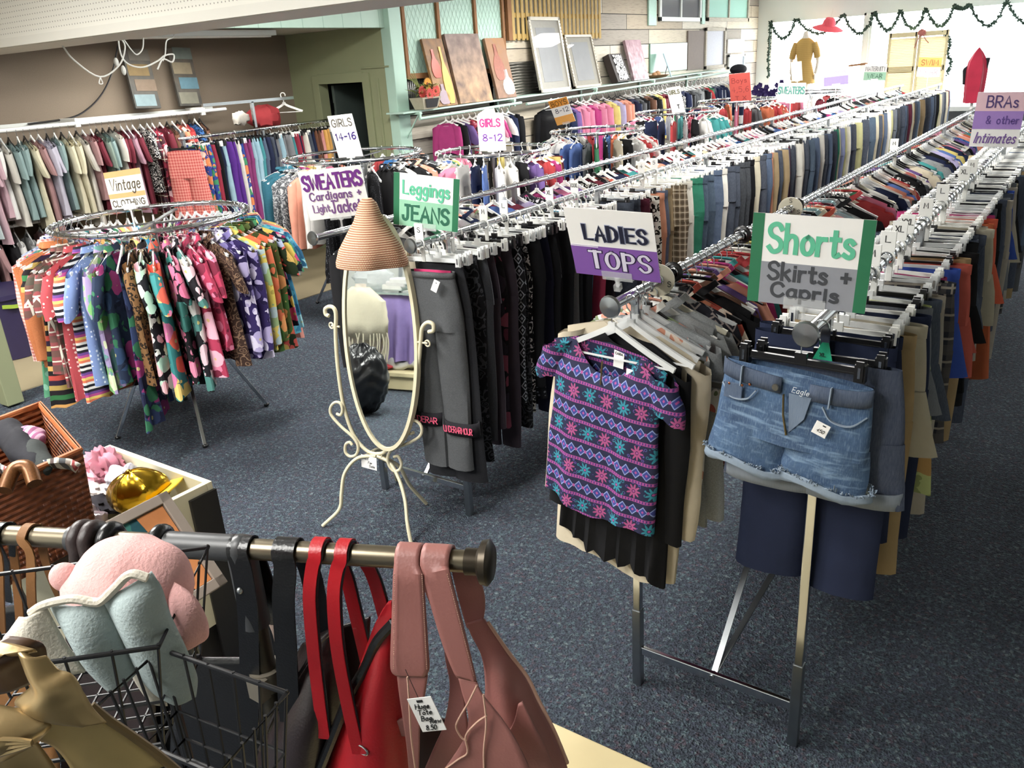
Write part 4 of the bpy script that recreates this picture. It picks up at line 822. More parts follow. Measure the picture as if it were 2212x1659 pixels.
# ------------------------------------------------------------------ the garments at the front of the rails
def blouse_mat():
    m = Mat('folk_print_fabric', .8); x, y, z = m.xyz(m.warp(m.coord(), 6, .012)); k = z * 15.5; f = k.fr(); b = k.fl()
    par = (b * .5).fr() > .25; q3 = (b * .25).fr() > .45
    u = x * 30; a = (u.fr() - .5).ab(); zz = (f - .56).ab()
    navy, pur, pink, blue, lt, tq = '#161a3c', '#4c2a6e', '#a04a8a', '#333c84', '#8493c4', '#2b7f92'
    dia = a * .62 + zz; dm = m.mix((dia < .30), navy, blue); dm = m.mix(((dia - .27).ab() < .035), dm, lt); dm = m.mix((dia < .08), dm, pink)
    d2 = ((u + .5).fr() - .5).ab() * .62 + zz; dm = m.mix((d2 < .1), dm, pink)
    # flowers: radial petals
    u2 = x * 17; ax = u2.fr() - .5; az = (f - .56) * .95; rr = (ax * ax + az * az).op('SQRT'); an = az.op('ARCTAN2', ax); pet = (an * 9).op('COSINE') * .10 + .27
    alt = (u2.fl() * .5).fr() > .25; fc = m.mix(alt, '#a04a7c', tq); fm = m.mix((rr < pet) * (rr > .09), navy, fc); fm = m.mix(rr < .06, fm, pink)
    nd, nc = m.voro(m.coord(), 70); vine = (nd - .3).ab() < .05; fm = m.mix(vine * (rr > .36), fm, m.mix(alt, '#5f4a9a', tq))
    rows_ = m.mix(par, dm, fm)
    band = (f < .16); tick = ((x * 110).fr() < .5); bd = m.mix(tick, pur, pink); bd = m.mix((f - .08).ab() > .06, bd, pink); m.base(m.mix(band, rows_, bd)); return m.m
def hung(name, mb, mat, x, y, z, label, cat, rz=0, group=None, hk='top', hc='clear', hl=None, hrz=None, tilt=0):
    hanger(hk, hc, (x, y, z), rz if hrz is None else hrz, hl, 'hangers at the front of the rails', True)
    o = mb.build(name, mat, None, loc=(x, y, z), rot=(0, tilt, rz)); return tag(o, label, cat, group)
FX = math.radians(-6)
bl = hung('blouse', shirt(1, w=.205, L=.60, sleeve='cap', n=72, m=34, th=.030, fold=.010, top=-.100, slope=.06, neck=.095, flare=.05, ns=20, dip=.12), blouse_mat(), -1.085, 2.015, ZC1, 'purple and navy folk print blouse facing out at the front of the ladies tops rail', 'blouse', FX, hl='clear hanger holding the folk print blouse', tilt=.10)
MB().box((.0, -.030, -.205), (.004, .004, .075)).build('zip', simple('brass_zip', '#8a7a55', .35, .9), bl); tg = MB().box((.03, .012, -.165), (.035, .002, .055)).box((.095, -.01, -.185), (.045, .002, .02)).build('label_tag', PAPER, bl, smooth=False)
text_mb('CARA', .026, .007, .0012, x0=.03, z0=-.148, y0=.0108).build('lettering', INK, tg, smooth=False)
hung('pleated_blouse', shirt(2, w=.19, L=.80, sleeve='long', n=80, m=16, th=.026, fold=.004, pleat=.012, flare=.12, ruff=.012, top=-.085, slant=-.1), fab('solid', '#131316'), -1.05, 2.065, ZC1, 'long black pleated top hanging behind the folk print blouse', 'blouse', FX, hl='clear hanger holding the black pleated top', tilt=.1)
hung('jacket', shirt(3, w=.235, L=.86, sleeve='long', n=40, m=16, th=.030, fold=.008, flare=.02, top=-.072), fab('solid', '#bfb195'), -1.06, 2.11, ZC1, 'long cream jacket behind the black pleated top, nearest the camera', 'jacket', FX * .5, hl='clear hanger holding the long cream jacket', tilt=.1)
hung('blouse', shirt(4, w=.20, L=.66, sleeve='long', n=30, m=14), fab('floral', '#d5d1c8', '#c9805f', '#6f6a4a', '#d8c2ae'), -1.07, 2.16, ZC1, 'white blouse with scattered flowers behind the cream jacket', 'blouse', 0, hl='clear hanger holding the white floral blouse', tilt=.06)
hung('sweater', shirt(5, w=.215, L=.70, sleeve='long', n=30, m=14, th=.03), fab('heather', '#8e9294'), -1.07, 2.205, ZC1, 'light grey sweater behind the white floral blouse', 'sweater', 0, hl='clear hanger holding the light grey sweater')
# denim shorts
def shorts_mat():
    m = Mat('faded_denim', .85); co = m.coord(); x, y, z = m.xyz(co); n = m.noise(m.stretch(co, (1, 1, .1)), 480, 2); wh = m.noise(m.stretch(co, (7, 7, 42)), 1.6, 3); f = m.noise(co, 9, 2)
    b = m.mix(f, '#233450', '#4d6a8d'); b = m.mix((wh - .55).op('MULTIPLY', 4).mx(0).mn(.65), b, '#7f99b4'); b = m.mix((n - .5).op('MULTIPLY', 1.2).mx(0), b, '#93a9bd'); m.base(b); m.bump(m.noise(co, 45, 3), .5, .006); return m.m
DEN, SEAM = shorts_mat(), den('#7d8fa4')
BRASS = simple('brass', '#a98c55', .3, 1)
def front_shorts():
    x, y, z = -.54, 1.985, ZC2
    hanger('clip', 'black', (x, y, z), math.radians(-4), 'black clip hanger holding the faded denim shorts', 'hangers at the front of the rails', True)
    o = tag(pants(6, hw=.185, L=.285, hem=.112, th=.034, n=48, top=-.108, rise=.19, hips=1.08, fold=.005).build('denim_shorts', DEN, None, loc=(x, y, z), rot=(0, .06, math.radians(-4))), 'faded blue denim shorts with frayed cuffs facing out at the front of the shorts rail', 'shorts')
    wb = MB()
    def wp(u, dz, off=.006):
        xx = .19 * math.sin(u); return (xx, -(.030 * max(0, math.cos(u)) ** .8) - off, -.108 - dz - .022 * math.cos(u) * .6)
    G = [[wp(-1.5 + 3.0 * k / 24, d, .007) for k in range(25) if not 12 <= k <= 13] for d in (-.005, .018, .038)]
    wb.grid([r[:12] for r in G]); wb.grid([r[12:] for r in G]); wb.build('waistband', den('#2b3c58'), o, solid=.004)
    for u in (-.75, .55): wb = MB(); wb.ribbon([wp(u, d, .013) for d in (-.008, .02, .046)], .012, .003, (0, 1, 0)); wb.build('belt_loop', SEAM, o, smooth=False)
    MB().lathe([(0, .004), (.008, .004), (.0095, .001), (.0095, 0)], 14).build('button', simple('pewter', '#a8a294', .3, 1), o, loc=(-.035, -.045, -.142), rot=(math.radians(90), 0, 0))
    MB().poly([(.0, -.0405, -.15), (.055, -.036, -.15), (.045, -.040, -.21), (.012, -.041, -.255)], (0, -1, 0), .003).build('fly_lining', den('#5f738d'), o, smooth=False)
    MB().ribbon([(-.012, -.046, -.155), (-.006, -.047, -.21), (.008, -.047, -.262)], .007, .003, (0, 1, 0)).build('zip', BRASS, o, smooth=False)
    text_mb('Eagle', .042, .014, .0014, slant=.25, x0=.028, z0=-.137, y0=-.045).build('lettering', ink('#d8dde0'), o, smooth=False)
    for s_ in (-1, 1):
        c = cr([(s_ * .185, -.016, -.175), (s_ * .155, -.036, -.20), (s_ * .11, -.041, -.196), (s_ * .085, -.041, -.165)], 5); MB().ribbon(c, .007, .003, (0, 1, 0)).build('pocket_seam', SEAM, o, smooth=False)
        G = []
        for i in range(4):
            v = i / 3; rw = []
            for k in range(28):
                a = 2 * math.pi * k / 28; jit = .004 * math.sin(k * 5.1) + .003 * math.sin(k * 11.7) if i in (0, 3) else 0
                rw.append((s_ * .102 + (.121 + .004 * v) * sgp(math.cos(a), .8), (.042) * math.sin(a), -.378 - .024 * v + jit + .006 * math.sin(a * 2)))
            G.append(rw)
        fm = MB(); fm.grid(G, 0, True); rq = random.Random(4 + s_)
        for k in range(110):
            a = 2 * math.pi * rq.random(); p = np.array((s_ * .102 + .124 * sgp(math.cos(a), .8), .043 * math.sin(a), -.379 + .006 * math.sin(a * 2))); q = p + np.array((rq.gauss(0, .004), -.003, rq.uniform(.002, .010))); fm.tube([p, q, q + (rq.gauss(0, .003), 0, rq.gauss(0, .003))], .0006, 3)
        fm.build('frayed_cuff', den('#75889c'), o, solid=.003)
    for px_, pz in ((-.16, -.165), (-.125, -.162), (-.105, -.155)): MB().ball((px_, -.038, pz), (.004, .003, .004), 8, 0, 5).build('rivet', simple('copper', '#9a5f43', .3, 1), o)
    MB().box((-.148, -.037, -.183), (.05, .004, .045)).build('coin_pocket', den('#3a4f6e'), o, smooth=False, bevel=.002)
    t = empty('price_tag', (x + .075, y - .056, z - .225), 'small white price tag pinned to the faded denim shorts', 'price tag', rot=(0, .35, 0)); MB().box((0, 0, 0), (.036, .0015, .036)).build('card', PAPER, t, smooth=False, bevel=.003); text_mb('450', .018, .009, .001, slant=.3, x0=0, z0=-.004, y0=-.001).build('lettering', INK, t, smooth=False); MB().box((.004, -.001, .012), (.008, .001, .003)).build('punch_hole', INK, t, smooth=False)
front_shorts()
x, y, z = -.51, 2.04, ZC2
hanger('clip', 'black', (x, y, z), .02, 'black clip hanger with a green size tag, second on the shorts rail', 'hangers at the front of the rails', True)
o2 = tag(pants(7, hw=.195, L=.37, hem=.118, th=.030, n=36, top=-.085, rise=.22).build('denim_shorts', den('#26324f'), None, loc=(x, y, z)), 'dark blue denim shorts with rolled grey cuffs behind the faded pair', 'shorts')
for s_ in (-1, 1):
    G = [[(s_ * .10 + .128 * sgp(math.cos(a), .8), .038 * math.sin(a), q) for a in [2 * math.pi * k / 24 for k in range(24)]] for q in (-.41, -.455)]; MB().grid(G, 0, True).build('rolled_cuff', den('#77818d'), o2, solid=.005)
g = empty('size_tag', (x + .012, y - .016, z - .055), 'green triangular XL tag on the black clip hanger at the front', 'size tag'); MB().poly([(-.024, 0, -.024), (.024, 0, -.024), (.012, 0, .022), (-.004, 0, .022)], (0, -1, 0), .002).build('tag_plate', ink('#1fa37c'), g, smooth=False); text_mb('XL', .014, .009, .0016, x0=.0, z0=-.010, y0=-.0025).build('lettering', INK, g, smooth=False)
# grey leggings with pink waist and cuff bands
lg = hung('leggings', pants(8, hw=.115, L=.94, hem=.075, th=.028, n=36, top=-.135, hips=1.25, fold=.008), fab('heather', '#4f5154'), -2.345, 2.70, ZB, 'charcoal grey cropped leggings with pink lettered cuffs at the front of the leggings', 'leggings', math.radians(8), hk='clip', hc='clear', hl='clear clip hanger holding the grey leggings with pink cuffs')
G = [[(.118 * sgp(math.cos(a), .7), .026 * sgp(math.sin(a), .8), q) for a in [2 * math.pi * k / 28 for k in range(28)]] for q in (-.128, -.155)]; MB().grid(G, 0, True).build('waistband', fab('heather', '#58595c'), lg, solid=.003); MB().box((0, .012, -.134), (.19, .004, .016)).build('pink_lining', ink('#d23a72'), lg, smooth=False)
for s_ in (-1, 1):
    G = [[(s_ * .092 + .088 * sgp(math.cos(a), .8), .039 * math.sin(a), q - .03 * (s_ > 0)) for a in [2 * math.pi * k / 24 for k in range(24)]] for q in (-.80, -.865)]; cf = MB().grid(G, 0, True).build('cuff_band', fab('solid', '#26242a'), lg, solid=.004); text_mb('UNDERARMOUR' if s_ > 0 else 'UNDERAR', .150, .030, .0042, x0=s_ * .092, z0=-.832 - .03 * (s_ > 0), y0=-.044, gap=1.2).build('lettering', ink('#dd5a7a'), cf, smooth=False)
t = empty('price_tag', (-2.29, 2.655, 1.23), 'white price tag hanging from the grey leggings waistband', 'price tag', rot=(0, .45, .2)); MB().box((0, 0, 0), (.03, .0015, .055)).build('card', PAPER, t, smooth=False, bevel=.002); MB().box((0, -.001, .015), (.006, .001, .003)).build('punch_hole', INK, t, smooth=False)
hung('capri_pants', pants(9, hw=.12, L=1.05, hem=.09, th=.02, top=-.11, hips=1.25), fab('heather', '#2b2c31'), -2.335, 2.75, ZB, 'dark charcoal leggings hanging directly behind the grey pair with pink cuffs', 'leggings', math.radians(5), hk='clip', hc='clear', hl='clear clip hanger, second on the leggings rail')
# ------------------------------------------------------------------ size markers on the rails
def divider(letter, x, y, z, where, rz=0):
    o = empty('size_marker', (x, y, z), 'white size marker reading %s on the %s' % (letter, where), 'size marker', 'size markers on the rails', (0, 0, rz)); m = MB()
    m.tube([(.024 * math.cos(a), 0, .024 * math.sin(a)) for a in [2 * math.pi * k / 16 for k in range(16)]], 1, closed=True, up=(0, 1, 0), sec=[(-.0035, -.003), (.0035, -.003), (.0035, .003), (-.0035, .003)])
    m.box((0, 0, .055), (.048, .005, .066)); m.box((.012, 0, -.045), (.02, .005, .06)); m.build('plate', WHITEP, o, smooth=False, bevel=.0015); text_mb(letter, .011 * len(letter) + .004, .020, .0028, y0=-.0028, z0=.062, x0=0).build('lettering', INK, o, smooth=False)
for (l, px, py), w in zip((('M', 1907, 549), ('L', 1943, 519), ('XL', 1972, 497), ('XXL', 1995, 482), ('M', 2030, 446), ('L', 2067, 414), ('XL', 2103, 372), ('M', 2116, 357)), ('shorts rail, first behind the Shorts sign', 'shorts rail, second behind the Shorts sign', 'shorts rail, third behind the Shorts sign', 'shorts rail, fourth behind the Shorts sign', 'shorts rail, fifth behind the Shorts sign', 'shorts rail, sixth behind the Shorts sign', 'shorts rail, seventh behind the Shorts sign', 'shorts rail, just before the BRAS sign')):
    p = at(px, py, z=ZC2 + .06); divider(l, -.527, p[1], ZC2, w)
for (l, px, py, z, x), w in zip((('S', 952, 501, ZB, -2.345), ('S', 1015, 482, ZB, -2.345), ('M', 1087, 460, ZB, -2.345), ('L', 1128, 447, ZB, -2.345), ('XL', 1221, 418, ZB, -2.345), ('XXXL', 1268, 402, ZB, -2.345), ('XL', 1045, 415, ZA, -2.92), ('4', 1410, 360, ZB, -2.345), ('5', 1437, 352, ZB, -2.345), ('6', 1485, 338, ZB, -2.345), ('8', 1522, 324, ZB, -2.345), ('M', 1957, 310, ZC1, -1.08)),
        ('leggings rail under the Leggings sign', 'leggings rail, second from its front', 'leggings rail, third from its front', 'leggings rail, fourth from its front', 'jeans rail where the leggings end', 'jeans rail just past the XL', 'sweater rail right of the Leggings sign', 'jeans rail above the white trousers', 'jeans rail beside the 4', 'jeans rail beyond the 5', 'jeans rail beyond the 6', 'ladies tops rail far along')):
    p = at(px, py, z=z + .06); divider(l, x, p[1], z, w)
for px, py, w in ((1450, 608, 'round cream size disc on the ladies tops rail behind the Ladies Tops sign'), (1718, 452, 'round cream size disc on the ladies tops rail above the Shorts sign')):
    p = at(px, py, z=ZC1); o = empty('size_disc', (-1.08, p[1], ZC1), w, 'size marker', rot=(0, 0, .3)); m = MB(); m.tube([(.034 * math.cos(a), 0, .034 * math.sin(a)) for a in [2 * math.pi * k / 24 for k in range(24)]], 1, closed=True, up=(0, 1, 0), sec=[(-.017, -.002), (.017, -.002), (.017, .002), (-.017, .002)]); m.build('disc', CREAMP, o, smooth=False)
    for a in (0, 1.9, 3.8): text_mb('S', .010, .016, .002, x0=.036 * math.sin(a), z0=.036 * math.cos(a), y0=-.0025).build('lettering', INK, o, smooth=False)
for k, (yy, w) in enumerate(((2.42, 'first'), (3.05, 'second'), (3.72, 'third'))): tag(MB().tube([(-1.08 + .026 * math.cos(a), yy, ZC1 + .026 * math.sin(a)) for a in [2 * math.pi * q / 16 for q in range(16)]], .009, 8, closed=True).build('rail_ring', BLACKP), 'black plastic ring round the ladies tops rail, %s from the front' % w, 'ring')
# ------------------------------------------------------------------ round racks
def round_rack(label, cx, cy, r, z, chrome=CHROME, ang=.4, splay=.35):
    o = empty('round_rack', (cx, cy, 0), label, 'round clothes rack', 'round clothes racks')
    MB().tube([(r * math.cos(a), r * math.sin(a), z) for a in [2 * math.pi * k / 48 for k in range(48)]], .0165, 10, closed=True).build('ring', chrome, o)
    for k in range(2): a = ang + k * math.pi / 2 * 1.1; d = np.array((math.cos(a), math.sin(a), 0)); MB().bar(d * -r + (0, 0, z - .03), d * r + (0, 0, z - .03), .03, .010, up=(0, 0, 1)).build('spoke', CHROMED, o, smooth=False)
    MB().tube([(0, 0, .30), (0, 0, z - .02)], .016, 10).build('post', CHROMED, o)
    for k in range(4): a = ang + .35 + k * math.pi / 2; d = np.array((math.cos(a), math.sin(a), 0)); l = MB().bar(d * r * .3 + (0, 0, .62), d * r * .85 + (0, 0, .015), .024, .024).build('leg', CHROME, o, smooth=False, bevel=.003); MB().ball(d * r * .85 + (0, 0, .014), (.02, .02, .014), 8).build('foot', BLACKP, l)
    return o
VX, VY, VR, VZ = -4.72, 2.90, .56, 1.36
round_rack('chrome round rack of bright vintage shirts, nearest of the round racks', VX, VY, VR, VZ, ang=2.3)
for k_, st, nm, ct, w_, mt in (('1', 'vlong', 'shirt', 'shirt', 'purple and yellow long sleeved shirt', fab('stripe', '#6f5f9a', '#b7963c', '#5a4a86', '#8a7aa8')), ('2', 'vlong', 'shirt', 'shirt', 'pale aqua and white shirt', fab('floral', '#c9d8d4', '#58a58f', '#a9c7c9', '#d9e0dd')), ('3', 'vlong', 'shirt', 'shirt', 'blue and white plaid shirt', fab('plaid', '#b9bfd0', '#41507e', '#27325c')), ('4', 'vlong', 'shirt', 'shirt', 'small red gingham shirt', fab('gingham', '#d9b6ab', '#b1574c', s=1.4)), ('5', 'vlong', 'sweater', 'sweater', 'orange knit sweater with a coloured yoke', fab('heather', '#b4601b')), ('6', 'vint', 'shirt', 'shirt', 'red and green plaid shirt', fab('plaid', '#8c3b3f', '#2f4a3a', '#c8bfae')), ('7', 'vint', 'shirt', 'shirt', 'red bandana print shirt', fab('dots', '#b0353f', '#d9b7b0')), ('8', 'vint', 'shirt', 'shirt', 'rainbow striped shirt', fab('stripe', '#d6d3cc', '#1e1c24', '#d5d0c7', '#d8622b', '#dcb92f', '#b63786', '#6a3d8c', '#26242c', s=2.2)), ('9', 'vint', 'shirt', 'shirt', 'light blue dotted shirt', fab('dots', '#6d86bd', '#c9d2e6')), ('a', 'vint', 'shirt', 'shirt', 'lilac and green leaf print shirt', fab('floral', '#9a86b5', '#6fae5b', '#c7d4a4', '#56918b')), ('b', 'vint', 'shirt', 'shirt', 'dark green and magenta print shirt', fab('floral', '#22304a', '#1f6b47', '#b52d7f', '#29456a')), ('c', 'vint', 'shirt', 'shirt', 'brown animal print shirt', fab('leopard', '#7a5324', '#241a12')), ('d', 'vint', 'shirt', 'shirt', 'mint pink and black print shirt', fab('floral', '#1f1f24', '#a5cdb5', '#dba3ad', '#e3e0d6')), ('e', 'vint', 'shirt', 'shirt', 'multicolour aztec print shirt', fab('floral', '#177f80', '#df4f2c', '#d66aa0', '#e6c24a')), ('f', 'vint', 'shirt', 'shirt', 'black shirt with big pink flowers', fab('floral', '#17161a', '#d9779b', '#2f7d74', '#cf5681')), ('g', 'vint', 'shirt', 'shirt', 'black and white floral shirt', fab('floral', '#1c1a20', '#d9b5c0', '#e2ddd6', '#3f8079')), ('h', 'vint', 'shirt', 'shirt', 'crimson and pink floral shirt', fab('floral', '#b51d4e', '#df6f96', '#e7a5bb', '#7a1537')), ('i', 'vint', 'shirt', 'shirt', 'dark brown lace print shirt', fab('scroll', '#3a261d', '#7d5f45')), ('j', 'vlong', 'shirt', 'shirt', 'deep purple shirt with lilac flowers', fab('floral', '#30225c', '#a79acb', '#7c6fb0', '#cfc6e2')), ('k', 'vlong', 'shirt', 'shirt', 'yellow shirt with pale blue palm leaves', fab('floral', '#dcc415', '#a9c3c6', '#d8bd3a', '#8fae6f')), ('l', 'vlong', 'shirt', 'shirt', 'orange and green tropical shirt', fab('floral', '#4b5a1c', '#d65c22', '#dd8a2f', '#3d6d24')), ('m', 'vint', 'shirt', 'shirt', 'tropical shirt with red and white flowers', fab('floral', '#26361c', '#d9483a', '#a9b6d8', '#d2a62b')), ('n', 'vint', 'shirt', 'shirt', 'dark tropical shirt with magenta and yellow flowers', fab('floral', '#152236', '#d42f7d', '#e0c229', '#2f8f5b')), ('o', 'vint', 'shirt', 'shirt', 'turquoise blue hibiscus shirt', fab('floral', '#1585ad', '#3fb1c9', '#0e5f87', '#8fd0da')), ('p', 'vint', 'shirt', 'shirt', 'coral pink shirt', fab('solid', '#e08a78')), ('q', 'vint', 'shirt', 'shirt', 'yellow plaid shirt', fab('plaid', '#dccb60', '#c9ae3f', '#ece3b5')), ('r', 'tank', 'vest', 'vest', 'grey patterned sleeveless top', fab('leopard', '#a9adb5', '#565b66')), ('s', 'dress', 'dress', 'dress', 'long striped serape dress', fab('stripe', '#1d1a1c', '#1f6b35', '#221a20', '#a88a2a', '#2a1a33', '#b5341f', '#1a1a1a', '#d0922a')), ('t', 'dress', 'dress', 'dress', 'sheer green and pink floral dress', fab('floral', '#3f8a63', '#b65c87', '#2f7f86', '#69a58a')), ('u', 'dress', 'dress', 'dress', 'long navy dress with magenta and green print', fab('floral', '#1c2140', '#8f1f6a', '#1f6b47', '#2a3a63'))): kind('v' + k_, st, nm, ct, w_, mt)
VS = ['v' + c for c in '1 2 3 4 t 5 5 s 6 6 7 8 9 a b u c d e f g h h i j j k l l m n o o p q q r r p 1 2 3 6 9 4 7 8 a f h k o p q b d e g l m 5 3'.split()]
ringrow(VS, VX, VY, VR, VZ, 'vintage round rack', 'top', ['clear', 'clear', 'clear', 'clear'], near=True, a0=222)
round_rack('chrome round rack of dark sweaters behind the Sweaters sign', -5.76, 5.68, .63, 1.405, ang=.2)
kind('xS', 'dress', 'dress', 'dress', 'long black sequined dress', fab('dots', '#141418', '#6e7078', s=2)); kind('xZ', 'long', 'sweater', 'sweater', 'grey zebra striped sweater', fab('scroll', '#4e5156', '#a7a9ab')); kind('xT', 'long', 'sweater', 'sweater', 'dark teal sweater', fab('knit', '#155a6e', '#2b7f92')); kind('xB', 'long', 'sweater', 'sweater', 'bright blue dotted sweater', fab('dots', '#1a6fb3', '#0c2f55')); kind('xR', 'long', 'sweater', 'sweater', 'black fair isle sweater', fab('knit', '#1b1b1d', '#9a9a9a', s=.4))
SW = 'LT xT xT xZ xZ LO Lw xS Lk xS Lh xS Lk xR Lw Lk LO Lk xZ Lh Lk LO Lg xR xB xB Lr Lw Lg Lk LO Lk Lp Lw Ly LM Lk Lp Lw'.replace('LT', 'xT').split()
ringrow(SW, -5.76, 5.68, .63, 1.405, 'sweater round rack', 'top', ['clear', 'white', 'black', 'clear'], a0=228)
round_rack('chrome round rack under the Girls 8 to 12 sign', -4.84, 6.64, .54, 1.35, ang=.8)
round_rack('chrome round rack under the orange Boys 8 to 12 sign', -4.82, 8.66, .525, 1.35, ang=.3)
round_rack('chrome round rack under the narrow white Girls sign', -5.1, 11.5, .57, 1.35, ang=.5)
round_rack('chrome round rack under the red Boys sign', -5.1, 13.9, .62, 1.35, ang=.9)
round_rack('chrome round rack near the front corner, under the blank yellowish sign', -4.3, 15.2, .55, 1.38, ang=.1)
def kk(s): return s.split()
ringrow(kk('Qc Qc Jp Qw Qn Qb Kw Kw Qk Ku Kr KM Qy Qm Qn KM KU KZ Kg Kw Ky Qk Qk Kk Kp Ky KG Qb Kr Kp'), -4.84, 6.64, .54, 1.35, 'girls 8 to 12 rack', 'kid', ['white', 'white', 'clear'])
ringrow(kk('Km Kw Kb Kb Kh KG Qk Qc Qk Kw Kr Kw Kr Kw Qn Qk Ky KS Ko KB Kb Kr Kw Kk Kb Kw Kr KG Kn Kg'), -4.82, 8.66, .525, 1.35, 'boys 8 to 12 rack', 'kid', ['white', 'white', 'clear', 'black'])
ringrow(kk('Qk Qn Qn Kr Qg Qk Kw Kt Kt KW KG Kw Kp KR Kt Kw Kb Kr KM Kw Kk Kp'), -5.1, 11.5, .57, 1.35, 'little girls rack', 'kid', ['white', 'white'])
ringrow(kk('Kr Km Kr Kp Kr Kh Ko Kr KC Kn Kb Kn Kg Kw Kr Ko Kk Kb Kw KG Kr Kn'), -5.1, 13.9, .62, 1.35, 'little boys rack', 'kid', ['white', 'white'])
ringrow(kk('Kp Kr Kw Km Kk Kw Kp KR Kk Kr Kw Kp Km Kw Kk Kr'), -4.3, 15.2, .55, 1.38, 'front corner rack', 'kid', ['white'])
# ------------------------------------------------------------------ pipes on the side wall: childrens clothes
row(kk('KM Kk Ku KR Kr Kk KU Kp KM Kw Kn Kk'), 7.95, .115, -6.45, 1.604, 'short wall pipe', 'from its near end', 'kid', ['white'], 0, rdir=.5, sc=1.05)
row(kk('Jk Jn Ju Jp Jp JM Jp Jp Jy Jl JO JO Jn Jh Jk Je Jk Jy Jm Jm JG Jn JZ Jn Jk Kh Jh Kg Jk Kr KG Jn Jn Kn Kc Kg Kn JS Ku Ky'), 10.3, .185, -6.45, 1.62, 'long wall pipe', 'from its near end', 'kid', ['white', 'white', 'clear', 'black'], 0, rdir=.35, sc=1.25)
# ------------------------------------------------------------------ alcove rails
rl = empty('wall_rail', (-8.05, 2.6, 1.82), 'long white wall rail of shirts along the brown wall', 'clothes rail'); MB().tube([(0, 0, 0), (0, 3.5, .015)], .019, 10).build('pole', WHITEP, rl); MB().box((-.30, 1.75, .03), (.02, 3.6, .03)).build('wall_board', WALLW, rl, smooth=False)
for q in (.4, 1.8, 3.2): MB().box((-.14, q, .03), (.28, .03, .05)).box((0, q, .01), (.03, .05, .07)).build('bracket', WHITEP, rl, smooth=False, bevel=.003)
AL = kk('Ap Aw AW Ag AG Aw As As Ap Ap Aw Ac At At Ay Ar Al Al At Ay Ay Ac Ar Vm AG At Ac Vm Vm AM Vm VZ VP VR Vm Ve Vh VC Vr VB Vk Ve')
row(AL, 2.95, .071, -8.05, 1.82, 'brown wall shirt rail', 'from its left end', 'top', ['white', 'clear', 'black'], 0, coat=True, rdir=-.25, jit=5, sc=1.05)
lw = empty('wall_rail', (-8.1, 2.6, 1.0), 'low rail of longer clothes below the shirts by the brown wall', 'clothes rail'); MB().tube([(0, 0, 0), (0, 1.9, 0)], .016, 8).build('pole', WHITEP, lw); [MB().box((-.15, q, -.02), (.3, .03, .04)).build('bracket', WHITEP, lw, smooth=False) for q in (.1, 1.75)]
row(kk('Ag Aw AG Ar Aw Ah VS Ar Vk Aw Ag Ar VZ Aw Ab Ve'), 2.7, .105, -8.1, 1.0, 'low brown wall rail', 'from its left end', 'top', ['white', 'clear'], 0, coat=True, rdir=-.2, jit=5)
pr = empty('pants_rack', (-7.55, 5.1, 0), 'chrome rack of colourful trousers by the olive doorway', 'clothes rack'); MB().tube([(0, 0, 1.61), (0, 2.2, 1.63)], .016, 10).build('rail', CHROME, pr)
for q in (.05, 1.05, 2.1): MB().box((0, q, .8), (.03, .03, 1.6)).build('leg', CHROMED, pr, smooth=False, bevel=.003); MB().box((0, q, .03), (.5, .03, .03)).build('foot', CHROMED, pr, smooth=False, bevel=.003)
row(kk('pF pF pr pb pn pl pu pu pw pF pv pv pl pl pt jm pn jd pn ph pl ph ph pt pr pn pr pw jd pn pf pf pi pe pe ph pb pb jn pl pi pb'), 5.28, .050, -7.55, 1.613, 'doorway pants rack', 'from its left end', 'clip', ['black', 'white', 'black'], 0, jit=5, sc=.9)
gp = hung('trousers', pants(33, hw=.17, L=.80, hem=.115, th=.035, n=30, top=-.10), fab('gingham', '#e0897a', '#c23f3c'), -7.5, 5.10, 1.60, 'coral red gingham trousers hanging at the front end of the pants rack', 'trousers', math.radians(28), hk='clip', hc='black', hl='black clip hanger holding the red gingham trousers')
gw = empty('gridwall_stand', (-7.62, 6.1, 0), 'chrome bar stand above the trousers with one empty white hanger', 'display stand'); MB().box((0, .02, .95), (.03, .03, 1.9)).build('post', CHROME, gw, smooth=False); MB().box((0, .0, 1.905), (.03, 1.2, .03)).build('crossbar', CHROME, gw, smooth=False); MB().box((0, 0, .02), (.4, .4, .03)).build('base', CHROMED, gw, smooth=False)
p = at(612, 213, x=-7.62); hanger('kid', 'white', (-7.62, p[1], 1.94), .6, 'empty white hanger on the chrome bar by the olive doorway', None, True, 1.4)
# bits under the alcove rail
p = at(20, 690, x=-7.6); tb = empty('storage_tub', (-7.6, p[1] - .05, .012), 'dark purple storage tub with a lime handle on the alcove floor', 'storage tub')
MB().lathe([(.0, 0), (.27, 0), (.32, .52), (.34, .52), (.34, .56), (.0, .56)], 24).build('tub', simple('purple_plastic', '#2a2346', .5), tb); MB().ribbon(cr([(.30, -.1, .47), (.35, 0, .46), (.30, .1, .47)], 4), .03, .012, (0, 0, 1)).build('handle', simple('lime_plastic', '#8fa83a', .5), tb)
tag(MB().ball((-7.85, 6.45, 1.72), (.22, .16, .13), 16, 0, 10, lambda d: 1 + .15 * math.sin(d[0] * 7) * math.cos(d[1] * 9)).build('red_bundle', fab('solid', '#a8222b')), 'bundle of bright red cloth heaped above the pants rack', 'cloth'); tag(MB().ball((-7.70, 6.0, 1.74), (.07, .1, .07), 14, 0, 8, lambda d: 1 + .2 * math.sin(d[1] * 9)).build('white_ruffle', fab('solid', '#c9c2b6')), 'ruffled white collar piece in front of the red bundle', 'cloth')
